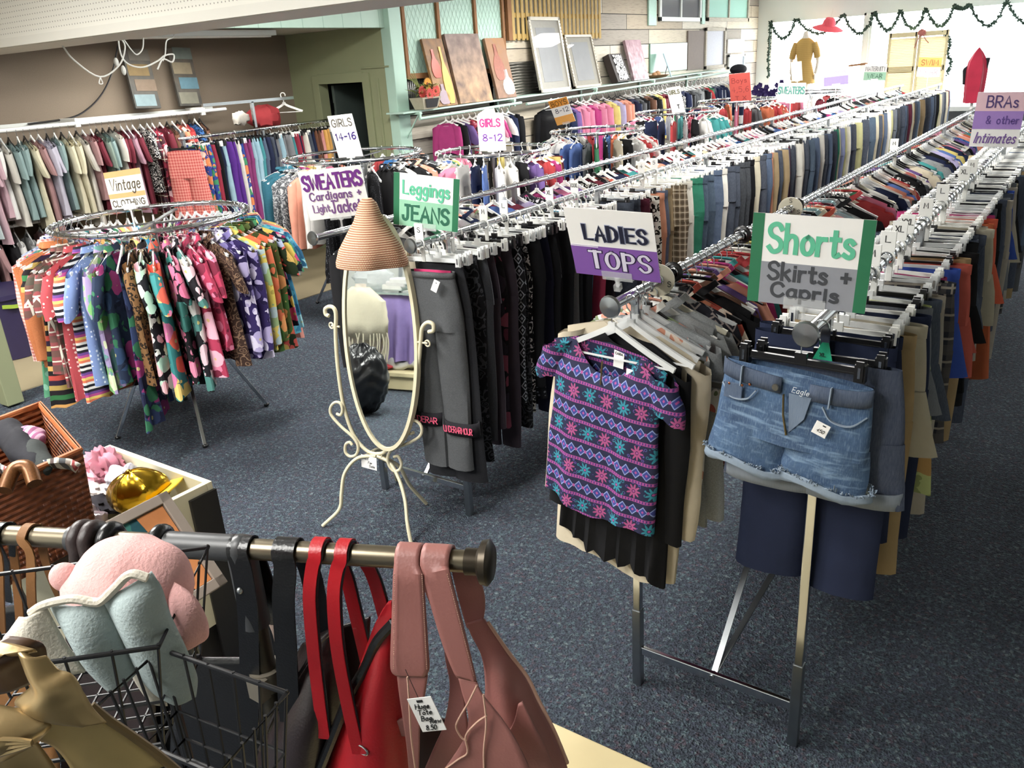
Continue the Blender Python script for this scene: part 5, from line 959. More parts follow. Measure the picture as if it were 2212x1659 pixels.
# ------------------------------------------------------------------ rack signs
PU, DP, NV, GRN, MG_, MGD, GRY = '#7d52a0', '#6b2c80', '#15172f', '#1d6b47', '#8fc4a5', '#5ab893', '#8b8d95'
ZIG = None
sign('sign', 'white and purple Ladies Tops sign at the front of the ladies tops rail', (-1.144, 2.132, 1.593), (1.5, 20.6, 1.7), .28, .231,
     [(PU, 0, 1, 0, .455), ('#ece9ee', 0, .33, .44, .465), ('#6d4590', .0, 1, .452, .458)],
     [('LADIES', .05, .16, .70, .20, NV, .056, dict(taper=.5, gap=3.4, outline=('#8d93ad', .02))), ('TOPS', .06, -.24, .68, .24, '#d9d2e4', .056, dict(taper=.5, gap=3.4, outline=('#2b1b45', .035)))], ZC1)
sign('sign', 'white and grey Shorts, Skirts + Capris sign with green ends on the shorts rail', (-.551, 2.031, 1.61), (3.8, 0, 1.8), .284, .225,
     [(GRY, .09, .91, 0, .47), (GRN, 0, .1, 0, 1), (GRN, .9, 1, 0, 1)], [('Shorts', .0, .24, .70, .30, MGD, .052), ('Skirts +', 0.01, -.125, .68, .19, '#3a3c42', .034), ('Capris', -.01, -.335, .56, .15, '#3a3c42', .034)], ZC2)
sign('sign', 'white and mint Leggings Jeans sign with green ends on the jeans rail', (-2.396, 2.769, 1.567), (19.3, 1.2, 7.6), .301, .229,
     [(MG_, .08, .92, 0, .5), (GRN, 0, .09, 0, 1), (GRN, .91, 1, 0, 1)], [('Leggings', -.0, .24, .70, .24, MGD, .042), ('JEANS', .0, -.24, .70, .28, '#1f6049', .055)], ZB)
sign('sign', 'white Sweaters, Cardigans + Light Jackets sign behind the straw hat', (-2.901, 2.719, 1.596), (35.4, 13.3, -3.5), .291, .236, [],
     [('SWEATERS', 0, .26, .92, .28, DP, .055), ('Cardigans +', .0, -.02, .82, .16, '#6f4a80', .026), ('Light', -.27, -.27, .26, .15, '#7f5f8d', .024), ('Jackets', .17, -.27, .56, .25, '#6f4a80', .034)], ZA)
sign('sign', 'cream and tan Vintage Clothing sign on the nearest round rack', (-4.458, 2.624, 1.583), (9.3, -2.8, -5.5), .293, .204,
     [('#b08a5c', 0, 1, .84, 1), ('#b08a5c', 0, 1, .28, .41), ('#e8dfc6', 0, 1, .41, .84)], [('Vintage', 0, .14, .82, .30, '#3d3428', .036, dict(slant=.15)), ('CLOTHING', 0, -.36, .88, .16, '#4b4438', .034)], VZ, 'white')
sign('sign', 'white Girls 14-16 sign on the sweater round rack', (-5.578, 5.441, 1.60), (2, 8.4, -3.6), .30, .37, [], [('GIRLS', 0, .32, .8, .17, '#5f5a52', .026), ('14-16', .02, .0, .8, .16, '#3f2a7a', .03)], 1.405, 'white')
sign('sign', 'white Girls 8-12 sign with a rounded tab at the top', (-4.615, 6.327, 1.547), (13.7, 2.1, -.1), .262, .333, [], [('GIRLS', -.03, .24, .74, .19, '#b02f70', .042), ('8-12', .03, -.15, .72, .17, '#6a3090', .03)], 1.35, 'white',
     shape=[(-1, -1), (1, -1), (1, .8), (.9, .96), (.4, 1), (.33, 1.2), (-.33, 1.2), (-.4, 1), (-.9, .96), (-1, .8)])
sign('sign', 'orange and white Boys 8-12 sign by the wall shelf', (-5.376, 8.813, 1.558), (8.4, 20, -12), .253, .309, [('#d9913a', 0, 1, .70, 1), ('#e0a355', 0, 1, 0, .32)], [('BOYS', 0, .33, .8, .18, '#6d4a1c', .03), ('8-12', .03, .04, .7, .16, '#60606c', .026)], 1.35)
sign('sign', 'narrow white Girls T sign on the little girls rack', (-5.028, 11.302, 1.502), (-8.6, 15, -6.3), .217, .393, [], [('GIRLS', 0, .32, .8, .13, '#6a6a50', .03), ('T', 0.1, -.2, .14, .12, '#3a3a40', .03)], 1.35, 'white')
sign('sign', 'coral red Boys sign with sizes 4, 5, 6 on the little boys rack', (-5.05, 13.87, 1.538), (2.2, 12, -2.3), .346, .468, [('#e0655c', 0, 1, 0, 1)], [('Boys', -.03, .26, .7, .16, '#a8403c', .022), ('4,5,6', 0, -.04, .8, .18, '#b04a44', .02), ('T X', 0, -.34, .5, .12, '#a8403c', .022)], 1.27, 'white')
sign('sign', 'white and mint Sweaters sign standing on the far sweater rail', (-2.92, 9.60, 1.643), (7.9, 2.9, 2.3), .293, .203, [('#dfe8e4', 0, 1, 0, .35)], [('SWEATERS', 0, .12, .92, .34, '#3f9a8c', .05)], ZA, 'white')
sign('sign', 'white sign with a pale lavender lower half on the far sweater rail', (-2.92, 11.4, 1.738), (28.4, -3, -3.1), .298, .225, [('#a796cc', 0, 1, 0, .48)], [('Woms', .03, .22, .7, .2, '#b9b3c7', .03)], ZA, 'white')
sign('sign', 'blank yellowish white card in front of the mustard dress', (-4.419, 14.757, 1.729), (.7, 12, -3.8), .175, .309, [('#e9e4cf', 0, 1, 0, 1)], [], 1.38, 'white')
sign('sign', 'white and mint Maternity Wear sign near the shop window', (-2.92, 13.53, 1.70), (24, -5, 3.3), .303, .223, [('#9cc7ac', 0, 1, 0, .5)], [('MATERNITY', 0, .2, .9, .26, '#4a504e', .026), ('WEAR', .0, -.24, .65, .26, '#2f6048', .034)], ZA, 'white')
sign('sign', 'orange and white Swim Wear sign in front of the folding shutter', (-2.34, 14.32, 1.713), (22, -6, 3.4), .32, .266, [('#e0914a', 0, 1, .5, 1)], [('SWIM', .0, .24, .72, .28, '#7a4a26', .04), ('WEAR', .0, -.25, .74, .28, '#9d8f93', .032)], ZB, 'white')
sign('sign', 'pink, purple and white Bras & other Intimates sign at the right end of the shorts rail', (-.533, 5.656, 1.646), (6.7, 8, 1.8), .246, .307, [('#dcb9c3', 0, 1, .66, 1), ('#9a7bbd', 0, 1, .33, .66)], [('BRAs', .04, .33, .62, .20, '#4c3a6d', .026), ('& other', .1, 0, .66, .14, '#5b4288', .02), ('Intimates', .0, -.33, .84, .19, '#6d4f8f', .022, dict(slant=.2))], ZC2)
# ------------------------------------------------------------------ shop window display
def fpt(px, py, y=YF - .05): return at(px, py, y=y)
GARM = simple('garland_green', '#22382d', .7, vary=.4, sc=50)
def garland(pts, label, y=YF - .12):
    m = MB(); P = cr([fpt(a, b, y) for a, b in pts], 8); m.tube(P, .017, 5); r = random.Random(5)
    for p in P:
        for k in range(4):
            d = np.array((r.gauss(0, 1), r.gauss(0, .6), r.gauss(0, 1))); d = d / np.linalg.norm(d) * .055; s_ = np.array((d[2], 0, -d[0])) * .35; m.add([p, p + d * .5 + s_, p + d, p + d * .5 - s_], [(0, 1, 2, 3)])
    tag(m.build('leaf_garland', GARM), label, 'garland', 'garlands along the window tops')
def fest(x0, y0, x1, y1, dip, n=1):
    return [(x0, y0), (x0 + (x1 - x0) * .2, y0 + (y1 - y0) * .2 + dip * .62), (x0 + (x1 - x0) * .5, (y0 + y1) / 2 + dip), (x0 + (x1 - x0) * .8, y0 + (y1 - y0) * .8 + dip * .62), (x1, y1)]
G1 = [(1664, 48)]; pts = []
for a, b, c, d, e in ((1664, 48, 1720, 42, 38), (1720, 42, 1822, 33, 35), (1822, 33, 1890, 28, 42), (1890, 28, 1945, 24, 40), (1945, 24, 2000, 20, 40), (2000, 20, 2062, 14, 40), (2062, 14, 2095, 12, 6), (2095, 12, 2175, 4, 48), (2175, 4, 2260, -4, 50)): pts += fest(a, b, c, d, e)[0 if not pts else 1:]
garland(pts, 'swagged green leaf garland along the top of the shop windows'); garland([(1664, 48), (1662, 90), (1660, 130), (1660, 165)], 'green leaf garland hanging down the left side of the shop window')
garland([(2040, 70), (2052, 90), (2047, 115), (2054, 135), (2046, 160)], 'pale leaf vine hanging beside the folding shutter', 19.2)
# mannequin in a mustard dress
mp = fpt(1738, 120, 18.7); mn = empty('mannequin', (mp[0], 18.7, .9), 'headless white mannequin in a mustard dress seen from behind in the window', 'mannequin')
SKINW = simple('mannequin_white', '#d9cfc4', .5); B = MB()
def ell(rows, n=24): return [[(rx * math.cos(2 * math.pi * k / n) + ox, ry * math.sin(2 * math.pi * k / n), z) for k in range(n)] for z, rx, ry, ox in rows]
B.grid(ell([(.0, .03, .03, 0), (.3, .12, .09, 0), (.55, .17, .12, 0), (.7, .17, .12, 0), (.9, .13, .10, 0), (1.12, .17, .11, 0), (1.28, .19, .09, 0), (1.34, .12, .07, 0), (1.38, .06, .055, 0), (1.46, .055, .05, 0), (1.5, .03, .03, 0)]), 0, True)
for s_ in (-1, 1): B.tube(cr([(s_ * .18, 0, 1.27), (s_ * .25, .01, 1.08), (s_ * .27, .03, .88), (s_ * .25, -.02, .66)], 5), [.05] * 3 + [.045] * 6 + [.035] * 7, 10); B.ball((s_ * .245, -.03, .61), (.025, .035, .06), 10)
B.build('body', SKINW, mn, sub=1); MB().lathe([(.15, 0), (.15, .015), (.012, .02), (.012, .3)], 16).build('stand', CHROMED, mn)
D = MB(); D.grid(ell([(.48, .25, .19, 0), (.62, .23, .17, 0), (.8, .18, .13, 0), (.92, .145, .115, 0), (1.12, .18, .12, 0), (1.27, .20, .10, 0), (1.34, .13, .08, 0), (1.365, .09, .07, 0)], 36), 0, True)
for s_ in (-1, 1): D.tube([(s_ * .17, 0, 1.27), (s_ * .235, .01, 1.12), (s_ * .262, .02, .98)], [.075, .07, .066], 12, cap=False)
D.build('mustard_dress', fab('knit', '#b58a2c', '#d0a94f', s=.25), mn)
# hanging pink sun hat
hp = fpt(1790, 55, 19.0); hh = tag(MB().lathe([(0, .15), (.08, .14), (.12, .08), (.13, .0), (.2, -.03), (.28, -.07)], 28, wob=lambda a, i: .12 * math.sin(2 * a + 1) * (i > 3)).build('sun_hat', simple('hot_pink_straw', '#d4515f', .8, sc=40, vary=.15), None, loc=hp, rot=(.25, .2, .3), solid=.006), 'floppy coral pink sun hat hanging in the shop window', 'hat')
MB().tube([(0, 0, .15), (0, 0, .32)], .003, 5).build('hanging_thread', CORD, hh)
# folding shutter
q0, q1 = fpt(1913, 150, 19.2), fpt(2042, 150, 19.2); zt, zb = fpt(1950, 70, 19.2)[2], .88; fs = empty('folding_shutter', (q0[0], 19.2, zb), 'cream folding louvred shutter screen standing in the window', 'folding screen'); wv = (q1[0] - q0[0]) / 2; SHC = simple('cream_louvre', '#cfc09a', .6, vary=.05)
for k in range(2):
    f = MB(); x0 = k * wv; Hh = zt - zb
    for q in (.03, wv - .03): f.box((x0 + q, 0, Hh / 2), (.05, .03, Hh))
    for q in (.05, Hh / 2, Hh - .05): f.box((x0 + wv / 2, 0, q), (wv - .06, .03, .09))
    n = int(Hh / .036); c_, s_ = math.cos(.6), math.sin(.6)
    for i in range(n): f.box((x0 + wv / 2, 0, .1 + i * (Hh - .2) / n), (wv - .1, .062, .006), 0, np.array([[1, 0, 0], [0, c_, -s_], [0, s_, c_]]))
    f.build('shutter_leaf', SHC, fs, smooth=False)
bq = fpt(1993, 70, 19.17); tag(MB().tube(cr([(0, 0, 0), (-.08, 0, -.14), (-.12, 0, -.28)], 4), .008, 6).tube(cr([(0, 0, 0), (.06, 0, -.12), (.13, 0, -.2)], 4), .008, 6).ball((0, -.02, .0), (.07, .04, .06), 10, 0, 6, lambda d: 1 + .3 * math.sin(d[0] * 12)).build('dried_spray', simple('dried_pink', '#a5605a', .8, vary=.3), loc=bq), 'dried pink spray of flowers pinned on the folding shutter', 'dried flowers')
# tall red pointed cloth on a stand
rp = fpt(2108, 160, 12.6); rz_ = rp[2]; rt = fpt(2112, 102, 12.6); rb = fpt(2100, 222, 12.6)
rd = empty('red_parasol', (rp[0], 12.6, 0), 'closed red and pink parasol standing upright by the bright window', 'parasol'); L = rt[2] - rb[2]
MB().lathe([(.10, 0), (.11, L * .3), (.115, L * .6), (.10, L * .75), (.05, L * .9), (.004, L)], 20, c=(0, 0, rb[2]), wob=lambda a, i: .16 * math.sin(5 * a)).build('folded_canopy', simple('red_canvas', '#a81f3c', .8, sc=9, vary=.25), rd); MB().tube([(0, 0, .02), (0, 0, rb[2] + .1)], .018, 10).build('pole', WHITEP, rd); MB().lathe([(.2, 0), (.2, .05), (.03, .07)], 20).build('base', CHROMED, rd)
tag(MB().poly([(0, 0, 0), (.25, 0, .1), (.28, 0, .33), (.1, 0, .3), (-.02, 0, .2)], (0, 1, 0), .06).build('dark_bag', fab('solid', '#26262c'), None, loc=fpt(2078, 185, 12.6), bevel=.02), 'dark folded bag hanging beside the red parasol', 'bag')
# purple flowers on a stand
pp = at(1655, 186, y=17.6); pf = empty('flower_pot', (pp[0], 17.6, 0), 'tall pot of deep purple flowers below the window corner', 'flowers'); MB().lathe([(.12, 0), (.16, .5), (.18, pp[2] - .35), (.16, pp[2] - .35), (0, pp[2] - .4)], 20).build('pot', WHITEP, pf)
m = MB(); r = random.Random(9)
for k in range(40):
    c = np.array((r.gauss(0, .16), r.gauss(0, .14), pp[2] - .12 + r.gauss(0, .09)))
    for j in range(5): a = j * 1.256 + k; d = np.array((math.cos(a), -.4, math.sin(a))) * .06; e = np.array((-math.sin(a), 0, math.cos(a))) * .03; m.add([c, c + d * .6 + e, c + d, c + d * .6 - e], [(0, 1, 2, 3)])
    m.tube([(0, 0, pp[2] - .4), c], .004, 4)
m.build('purple_blooms', simple('deep_purple', '#33225c', .7, vary=.3), pf)
tag(MB().ball((0, 0, 0), (.16, .2, .1), 16, 0, 8).box((.02, -.2, -.06), (.22, .12, .015)).build('knit_hat', fab('solid', '#23222a'), None, loc=at(1595, 150, x=-6.2)), 'dark knit hat perched on the far end of the long wall pipe', 'hat')
sb = fpt(1850, 142, 19.2); tag(MB().bar((-.22, 0, 0), (.2, 0, .03), .06, .04).bar((.2, 0, .03), (.2, .3, .03), .03, .03).build('wood_arm', WOOD, None, loc=sb, smooth=False, bevel=.004), 'short brown wooden arm fixed at the window post', 'wooden bracket')
# ------------------------------------------------------------------ tilting mirror
TL8 = math.radians(6); MN0 = np.array((.182, -.983, 0.)); MU = np.array((.983, .182, 0.)); MC = np.array((-2.70, 2.565, .90)); MN = MN0 * math.cos(TL8) + np.array((0, 0, 1.)) * math.sin(TL8); MV = np.cross(MN, MU) * -1
if MV[2] < 0: MV = -MV
ST = (MC, MN0)      # upright plane of the stand
def c8(L): return [(690 + x * .2653, 560 + y * .2653) for x, y in L]
def onst(L, off=0): return [at(a, b, pl=(MC + MN0 * off, MN0)) for a, b in L]
CRM = simple('cream_metal', '#cfc7ab', .4, vary=.06, sc=8)
mr = empty('cheval_mirror', (MC[0], MC[1], 0), 'tall oval mirror in a cream scrolled metal stand', 'mirror'); off0 = np.array((MC[0], MC[1], 0))
sub = lambda P: [p - off0 for p in P]
arm = cr(sub(onst(c8([(78, 462), (52, 448), (48, 405), (85, 385), (122, 405), (135, 470), (132, 620), (150, 880), (195, 1180), (270, 1410), (370, 1545), (470, 1585), (560, 1545), (690, 1370), (775, 1080), (812, 820), (826, 660), (838, 560), (880, 515), (925, 530), (928, 580), (888, 592)]))), 6)
MB().tube(arm, .0095, 10).build('stand_frame', CRM, mr)
for L, r_ in (([(140, 1258), (172, 1268), (188, 1225), (172, 1175), (130, 1165), (92, 1205), (98, 1270), (180, 1365), (270, 1445), (315, 1520), (300, 1590), (250, 1605), (212, 1570), (214, 1510), (245, 1490), (268, 1512)], .0075), ([(768, 1410), (735, 1420), (712, 1378), (735, 1325), (790, 1318), (832, 1370), (818, 1440), (720, 1500), (610, 1540), (562, 1590), (560, 1660), (600, 1720), (650, 1715), (668, 1665), (640, 1605), (606, 1610)], .0075)):
    MB().tube(cr(sub(onst(c8(L), .012)), 5), r_, 8).build('scroll', CRM, mr)
def leg3(top, mids, foot):
    a = at(*top, pl=(MC + MN0 * .005, MN0)); b = at(*foot, z=.008); da, db = (a - CC) @ CF, (b - CC) @ CF; n = len(mids) + 1
    P = [a] + [at(*m_, d=da + (db - da) * ((i + 1) / n) ** 1.2) for i, m_ in enumerate(mids)] + [b]; MB().tube(cr(sub(P), 6), .0095, 9).build('leg', CRM, mr)
leg3((812, 985), [(772, 990), (745, 1022), (738, 1065), (733, 1100)], (697, 1136)); leg3((815, 985), [(842, 1000), (862, 1035), (875, 1080), (880, 1130)], (888, 1174)); leg3((822, 985), [(862, 1008), (885, 1048)], (921, 1088))
bl_ = at(790, 985, pl=ST); MB().tube(cr(sub([bl_, bl_ + np.array((-.06, .16, -.05)), bl_ + np.array((-.12, .30, -.25)), np.array((bl_[0] - .17, bl_[1] + .36, .008))]), 6), .0095, 9).build('leg', CRM, mr)
TP = (MC, MN); ec = at(822, 727, pl=TP); rt_ = np.linalg.norm(at(893, 716, pl=TP) - at(751, 716, pl=TP)) / 2; bt = at(824, 962, pl=TP); rv = np.linalg.norm(bt - ec)
ov = lambda k, o: [ec + MU * math.cos(a) * rt_ * k + MV * math.sin(a) * rv * (1 + (k - 1) * rt_ / rv) + MN * o for a in [2 * math.pi * q / 64 for q in range(64)]]
MB().tube(sub(ov(1.07, 0)), 1, closed=True, up=[tuple(MN)] * 64, sec=[(-.014, -.012), (-.008, .012), (.008, .012), (.014, -.012)][::-1]).build('oval_frame', CRM, mr)
gm_ = Mat('mirror_silver', .015, 1).base('#e6eae8').m; g_ = MB(); P = sub(ov(1.0, .004)); g_.add([np.array(p) for p in P], [tuple(range(64))]); g_.build('mirror_glass', gm_, mr, smooth=False); g_ = MB(); P = sub(ov(1.04, -.010)); g_.poly(P, MN, .008); g_.build('backing', simple('mirror_back', '#5a4a3a', .8), mr, smooth=False)
for (a, b), (c, d_) in (((98, 540), (165, 550)), ((880, 685), (785, 672))):
    p, q = sub(onst(c8([(a, b), (c, d_)]), .0)); MB().tube([p, q], .005, 8).tube([p + np.array((.014 * math.cos(t), 0, .014 * math.sin(t))) for t in [2 * math.pi * k / 14 for k in range(14)]], .004, 6, closed=True).build('pivot_screw', CRM, mr)
nc = at(797, 999, pl=(MC + MN0 * .022, MN0)); nt_ = empty('paper_note', nc, 'small white paper note reading Not For Sale on the mirror stand', 'paper note', rot=(0, .10, .184)); MB().box((0, 0, 0), (.088, .001, .070)).build('paper', PAPER, nt_, smooth=False)
for s_, x, z, w in (('Not', -.018, .018, .028), ('For', .006, .0, .022), ('Sale', .016, -.018, .032)): text_mb(s_, w, .013, .0013, x0=x, z0=z, y0=-.001, slant=.2).build('lettering', INK, nt_, smooth=False)
# straw hat on the mirror top
hc = at(812, 566, pl=(MC + MN0 * .0 + np.array((0, 0, 0)), MN)); top = at(815, 437, pl=TP); hl_ = np.linalg.norm(top - hc)
def straw():
    m = Mat('woven_straw', .8); x, y, z = m.xyz(m.coord()); an = y.op('ARCTAN2', x); u = an * 20; v = z * 110
    t = ((u + (v.fl() * .5).fr() * 1.0).fr() - .5).ab(); w = (v.fr() - .5).ab(); k = (t * 1.0 + w) < .42; m.base(m.mix(k, '#8a4f35', '#e2cbaa')); m.bump(w, .5, .004); return m.m
ht = tag(MB().lathe([(.0, .285), (.02, .283), (.038, .264), (.050, .228), (.064, .19), (.084, .158), (.107, .118), (.134, .07), (.146, .02), (.143, 0)], 44, wob=lambda a, i: (.09 * math.sin(3 * a + .6) + .05 * math.sin(5 * a)) * max(0, i - 4) / 4).build('straw_hat', straw(), None, loc=hc + MN0 * .03, rot=(-.03, .03, 0), solid=.004), 'red and cream woven straw hat slouched over the top of the oval mirror', 'hat')
# ------------------------------------------------------------------ what the mirror shows: a display unit on the camera side
def rfl(px, py, y):
    p = at(px, py, pl=TP); d = p - CC; r = d - 2 * (d @ MN) * MN; return p + r * ((y - p[1]) / r[1])
YD = -1.0
a, b = rfl(818, 822, YD), rfl(888, 822, YD); xs = sorted((a[0], b[0])); zt = rfl(850, 803, YD)[2]; zc = rfl(850, 835, YD)[2]
CT = simple('aged_cream', '#c9bd98', .55, vary=.12, sc=6); x0, x1 = xs[0] - 1.3, xs[1] + .55
tb = empty('display_table', ((x0 + x1) / 2, YD - .35, 0), 'cream display table seen in the mirror', 'table'); wd_ = x1 - x0
MB().box((0, 0, zt - .02), (wd_ + .06, .76, .04)).build('table_top', CT, tb, smooth=False, bevel=.006); MB().box((0, .34, (zt + zc) / 2 - .02), (wd_, .03, zt - zc)).build('apron', CT, tb, smooth=False, bevel=.004)
for sx in (-1, 1):
    for sy in (-1, 1): MB().box((sx * (wd_ / 2 - .04), sy * .32, zt / 2 - .02), (.07, .05, zt - .04)).build('leg', CT, tb, smooth=False, bevel=.004)
cl = rfl(855, 770, YD - .1); tag(MB().grid([[(-.4 + .8 * u / 14, -.18 + .36 * v / 8, .05 + .025 * math.sin(u * 1.3 + v) + .02 * math.sin(v * 2.1)) for u in range(15)] for v in range(9)]).build('white_cloth', fab('solid', '#cfcfca'), None, loc=(cl[0], YD - .3, zt), solid=.05), 'folded white cloth on the cream table in the mirror', 'cloth'); tag(MB().ball((0, 0, .03), (.14, .06, .03), 12).build('red_cloth', fab('solid', '#b02a35'), None, loc=(rfl(812, 782, YD)[0], YD - .1, zt)), 'small red cloth at the edge of the mirrored table', 'cloth')
gs = rfl(850, 632, YD - .25); sh2 = empty('glass_shelf_unit', (gs[0] + .05, YD - .3, 0), 'glass display shelf on chrome uprights in the mirror', 'shelf unit'); MB().box((0, 0, gs[2]), (1.5, .35, .014)).build('glass_shelf', simple('shelf_glass', '#7f8f8c', .1), sh2, smooth=False)
for sx in (-.70, -.05, .70): MB().box((sx, -.15, .85), (.03, .03, 1.7)).build('upright', CHROMED, sh2, smooth=False)
for k in range(3): p = rfl(852 + 8 * k, 612, YD - .25); tag(MB().box((0, 0, .04 + .03 * k), (.2, .22, .06)).build('folded_shirt', fab('solid', ('#d2d0cb', '#c6c4c4', '#d8d8d6')[k]), None, loc=(p[0], YD - .3, gs[2] + .012), bevel=.015), 'folded pale shirt on the mirrored glass shelf, %s from the upright' % ('third', 'second', 'first')[k], 'folded shirt')
pb = rfl(800, 605, YD - .2); tag(MB().ball((0, 0, .12), (.2, .14, .13), 16, 0, 10, lambda d: 1 + .12 * math.sin(d[0] * 13) * math.cos(d[2] * 9)).build('plastic_bag', simple('cloudy_plastic', '#c9cdcf', .25, Alpha=.6), None, loc=(pb[0], YD - .28, gs[2] + .01)), 'cloudy plastic bag of ribbons on the mirrored glass shelf', 'bag')
pk = rfl(848, 690, YD - .15); o = tag(skirt(77, hw=.17, L=.62, flare=.6, fold=.045, th=.06, n=120).build('tulle_dress', fab('solid', '#8672b4'), None, loc=(pk[0], YD - .20, rfl(848, 637, YD - .2)[2] + .085)), 'purple tulle dress hanging under the mirrored glass shelf', 'dress')
sq = rfl(783, 700, YD + .12); zs = rfl(790, 620, YD + .12)[2]; sw_ = abs(rfl(745, 690, YD + .12)[0] - rfl(825, 690, YD + .12)[0]) / 2
shw = empty('dress_form', (sq[0], YD + .14, 0), 'white dress form wrapped in a cream fringed shawl, seen in the mirror', 'dress form'); zb_ = rfl(790, 765, YD + .12)[2]
f = MB(); f.grid([[(x, y, z) for x, y, z in r] for r in ell([(zb_ - .1, .12, .09, 0), (zb_ + .15, .16, .11, 0), (zb_ + .35, .15, .1, 0), (zs - .12, .19, .1, 0), (zs - .05, .13, .08, 0), (zs, .05, .05, 0), (zs + .03, .05, .05, 0)])], 0, True); f.build('form', SKINW, shw); MB().tube([(0, 0, .02), (0, 0, zb_)], .015, 8).build('pole', CHROMED, shw); MB().lathe([(.18, 0), (.18, .02), (.02, .04)], 18).build('base', CHROMED, shw)
SHA = fab('knit', '#c9c1a4', '#ddd6bd'); s_ = MB(); s_.grid([[(x * (1 + .04 * math.sin(k * 1.1 + z * 30)), y * (1 + .07 * math.sin(k * 1.1 + z * 30)), z - .10 * max(0, math.sin(k * .13 + .6)) * (i == 0)) for k, (x, y, z) in enumerate(rw)] for i, rw in enumerate(ell([(zs - .36, .25, .15, 0), (zs - .30, .25, .15, 0), (zs - .22, .245, .145, 0), (zs - .12, .225, .13, 0), (zs - .06, .15, .1, 0), (zs, .08, .07, 0)], 48))], 0, True)
sh_ = s_.build('shawl', SHA, shw, solid=.006); fr_ = MB(); r = random.Random(2)
for k in range(46): a = 2 * math.pi * k / 46; p = np.array((.25 * math.cos(a), .15 * math.sin(a), zs - .40)); fr_.tube(cr([p, p + (r.gauss(0, .008), r.gauss(0, .008), -.1), p + (r.gauss(0, .015), r.gauss(0, .01), -.2 - r.uniform(0, .08))], 3), .006, 4)
fr_.build('fringe', SHA, sh_)
yb_ = min((q / 50 for q in range(-120, 100)), key=lambda q: abs(rfl(785, 900, q)[2])); bb = rfl(790, 880, yb_)
tag(MB().ball((0, 0, .27), (.22, .19, .28), 72, 0, 44, lambda d: (1 + .035 * math.sin(math.atan2(d[1], d[0]) * 13 + 5 * d[2] + 2 * math.sin(d[2] * 5)) * (.3 + abs(d[2])) + .03 * math.sin(d[2] * 17 + 3 * math.sin(d[0] * 6 + 1)))).build('bin_bag', simple('black_bag_plastic', '#141518', .28, vary=.2), None, loc=(bb[0] - .08, yb_ - .12, .012)), 'full black plastic bag on the carpet in the mirror', 'bag')
# ------------------------------------------------------------------ foreground: handbag rail
E1 = np.array((.9154, .4023, 0.)); E2 = np.array((.4023, -.9154, 0.)); RB = at(1050, 1215, z=1.43); RZ = 1.43
def bp(px, py, d=0.): return at(px, py, pl=(RB + E2 * d, E2))
def along(px): return (bp(px, 1185) - RB) @ E1
BRZ = Mat('bronze_rail', .32, .85); _n = BRZ.noise(BRZ.coord(), 9, 3); BRZ.base(BRZ.mix(_n, '#6f6656', '#857c6a')); BRZ = BRZ.m
GREYP = simple('grey_plastic', '#3a3b3d', .4, vary=.1); DKB = simple('dark_bronze', '#3c352b', .35, .7, vary=.2)
hr = empty('handbag_rack', (RB[0], RB[1], 0), 'bronze garment rail with a round end cap and grey post, holding handbags', 'clothes rack'); O = np.array((RB[0], RB[1], 0))
rp_ = lambda s, d=0, z=0: E1 * s + E2 * d + np.array((0, 0, RZ + z))
MB().tube([rp_(-.02), rp_(-1.5)], .0165, 20).build('rail', BRZ, hr)
m = MB(); m.tube([rp_(q) for q in (-.03, -.012, -.006, .004, .010)], [.020, .020, .032, .034, .026], 28); m.build('end_cap', DKB, hr)
sp = along(470); P = rp_(sp)
MB().tube([rp_(sp - .085), rp_(sp + .055)], .021, 18).tube([rp_(sp + .04, 0, .0), rp_(sp + .04, 0, -.14)], .023, 16).ball(rp_(sp + .04, 0, 0), .023, 14).build('tee_connector', GREYP, hr)
MB().tube([rp_(sp + .04, 0, -.13), rp_(sp + .04, 0, -RZ + .03)], .018, 16).build('post', simple('bronze_post', '#4a453b', .4, .6), hr)
MB().tube([rp_(sp + .04, 0, -.225), rp_(sp + .04, 0, -.262)], .028, 18).box(rp_(sp + .04, .03, -.245), (.03, .02, .036)).build('clamp_collar', simple('pewter_collar', '#6d675c', .45, .3), hr)
for q, z in ((.0, -.06), (.0, -.235)): MB().ball(rp_(sp + .04, .024 if z > -.1 else .030, z), (.006, .006, .006), 10).build('screw', CHROMED, hr)
MB().tube([rp_(along(160)), rp_(along(190))], .021, 16).build('rail_sleeve', GREYP, hr)
MB().bar(rp_(sp + .04, -.30, -RZ + .035), rp_(sp + .04, .18, -RZ + .035), .04, .03).build('foot', BRZ, hr, smooth=False)
def strap_path(px, near, far, rr=.020, lean=0.):
    """over the rail at pixel column px: near / far lists of (px, py, depth)"""
    s = along(px); A = [bp(*q) for q in near][::-1]; arc = [RB * np.array((1, 1, 0)) + E1 * s + E2 * (rr * math.cos(a)) + np.array((0, 0, RZ + rr * math.sin(a))) for a in [math.radians(t) for t in (10, 40, 70, 90, 110, 140, 170)]]
    return A, arc, [bp(*q) for q in far]
def strap(par, name, mat, px, near, far, w=.02, t=.004, rnd_=False, loc=None, rr=.020):
    A, arc, Bk = strap_path(px, near, far, rr); P = cr(A + arc + Bk, 4); P = [p - loc for p in P]; m = MB()
    if rnd_: m.tube(P, w / 2, 10, sec=None)
    else:
        ups = [];
        for i, p in enumerate(P): ups.append(E1 + np.array((0, 0, .0)))
        m.tube(P, 1, up=ups, sec=[(-t / 2, -w / 2), (t / 2, -w / 2), (t / 2, w / 2), (-t / 2, w / 2)])
    return m.build(name, mat, par)
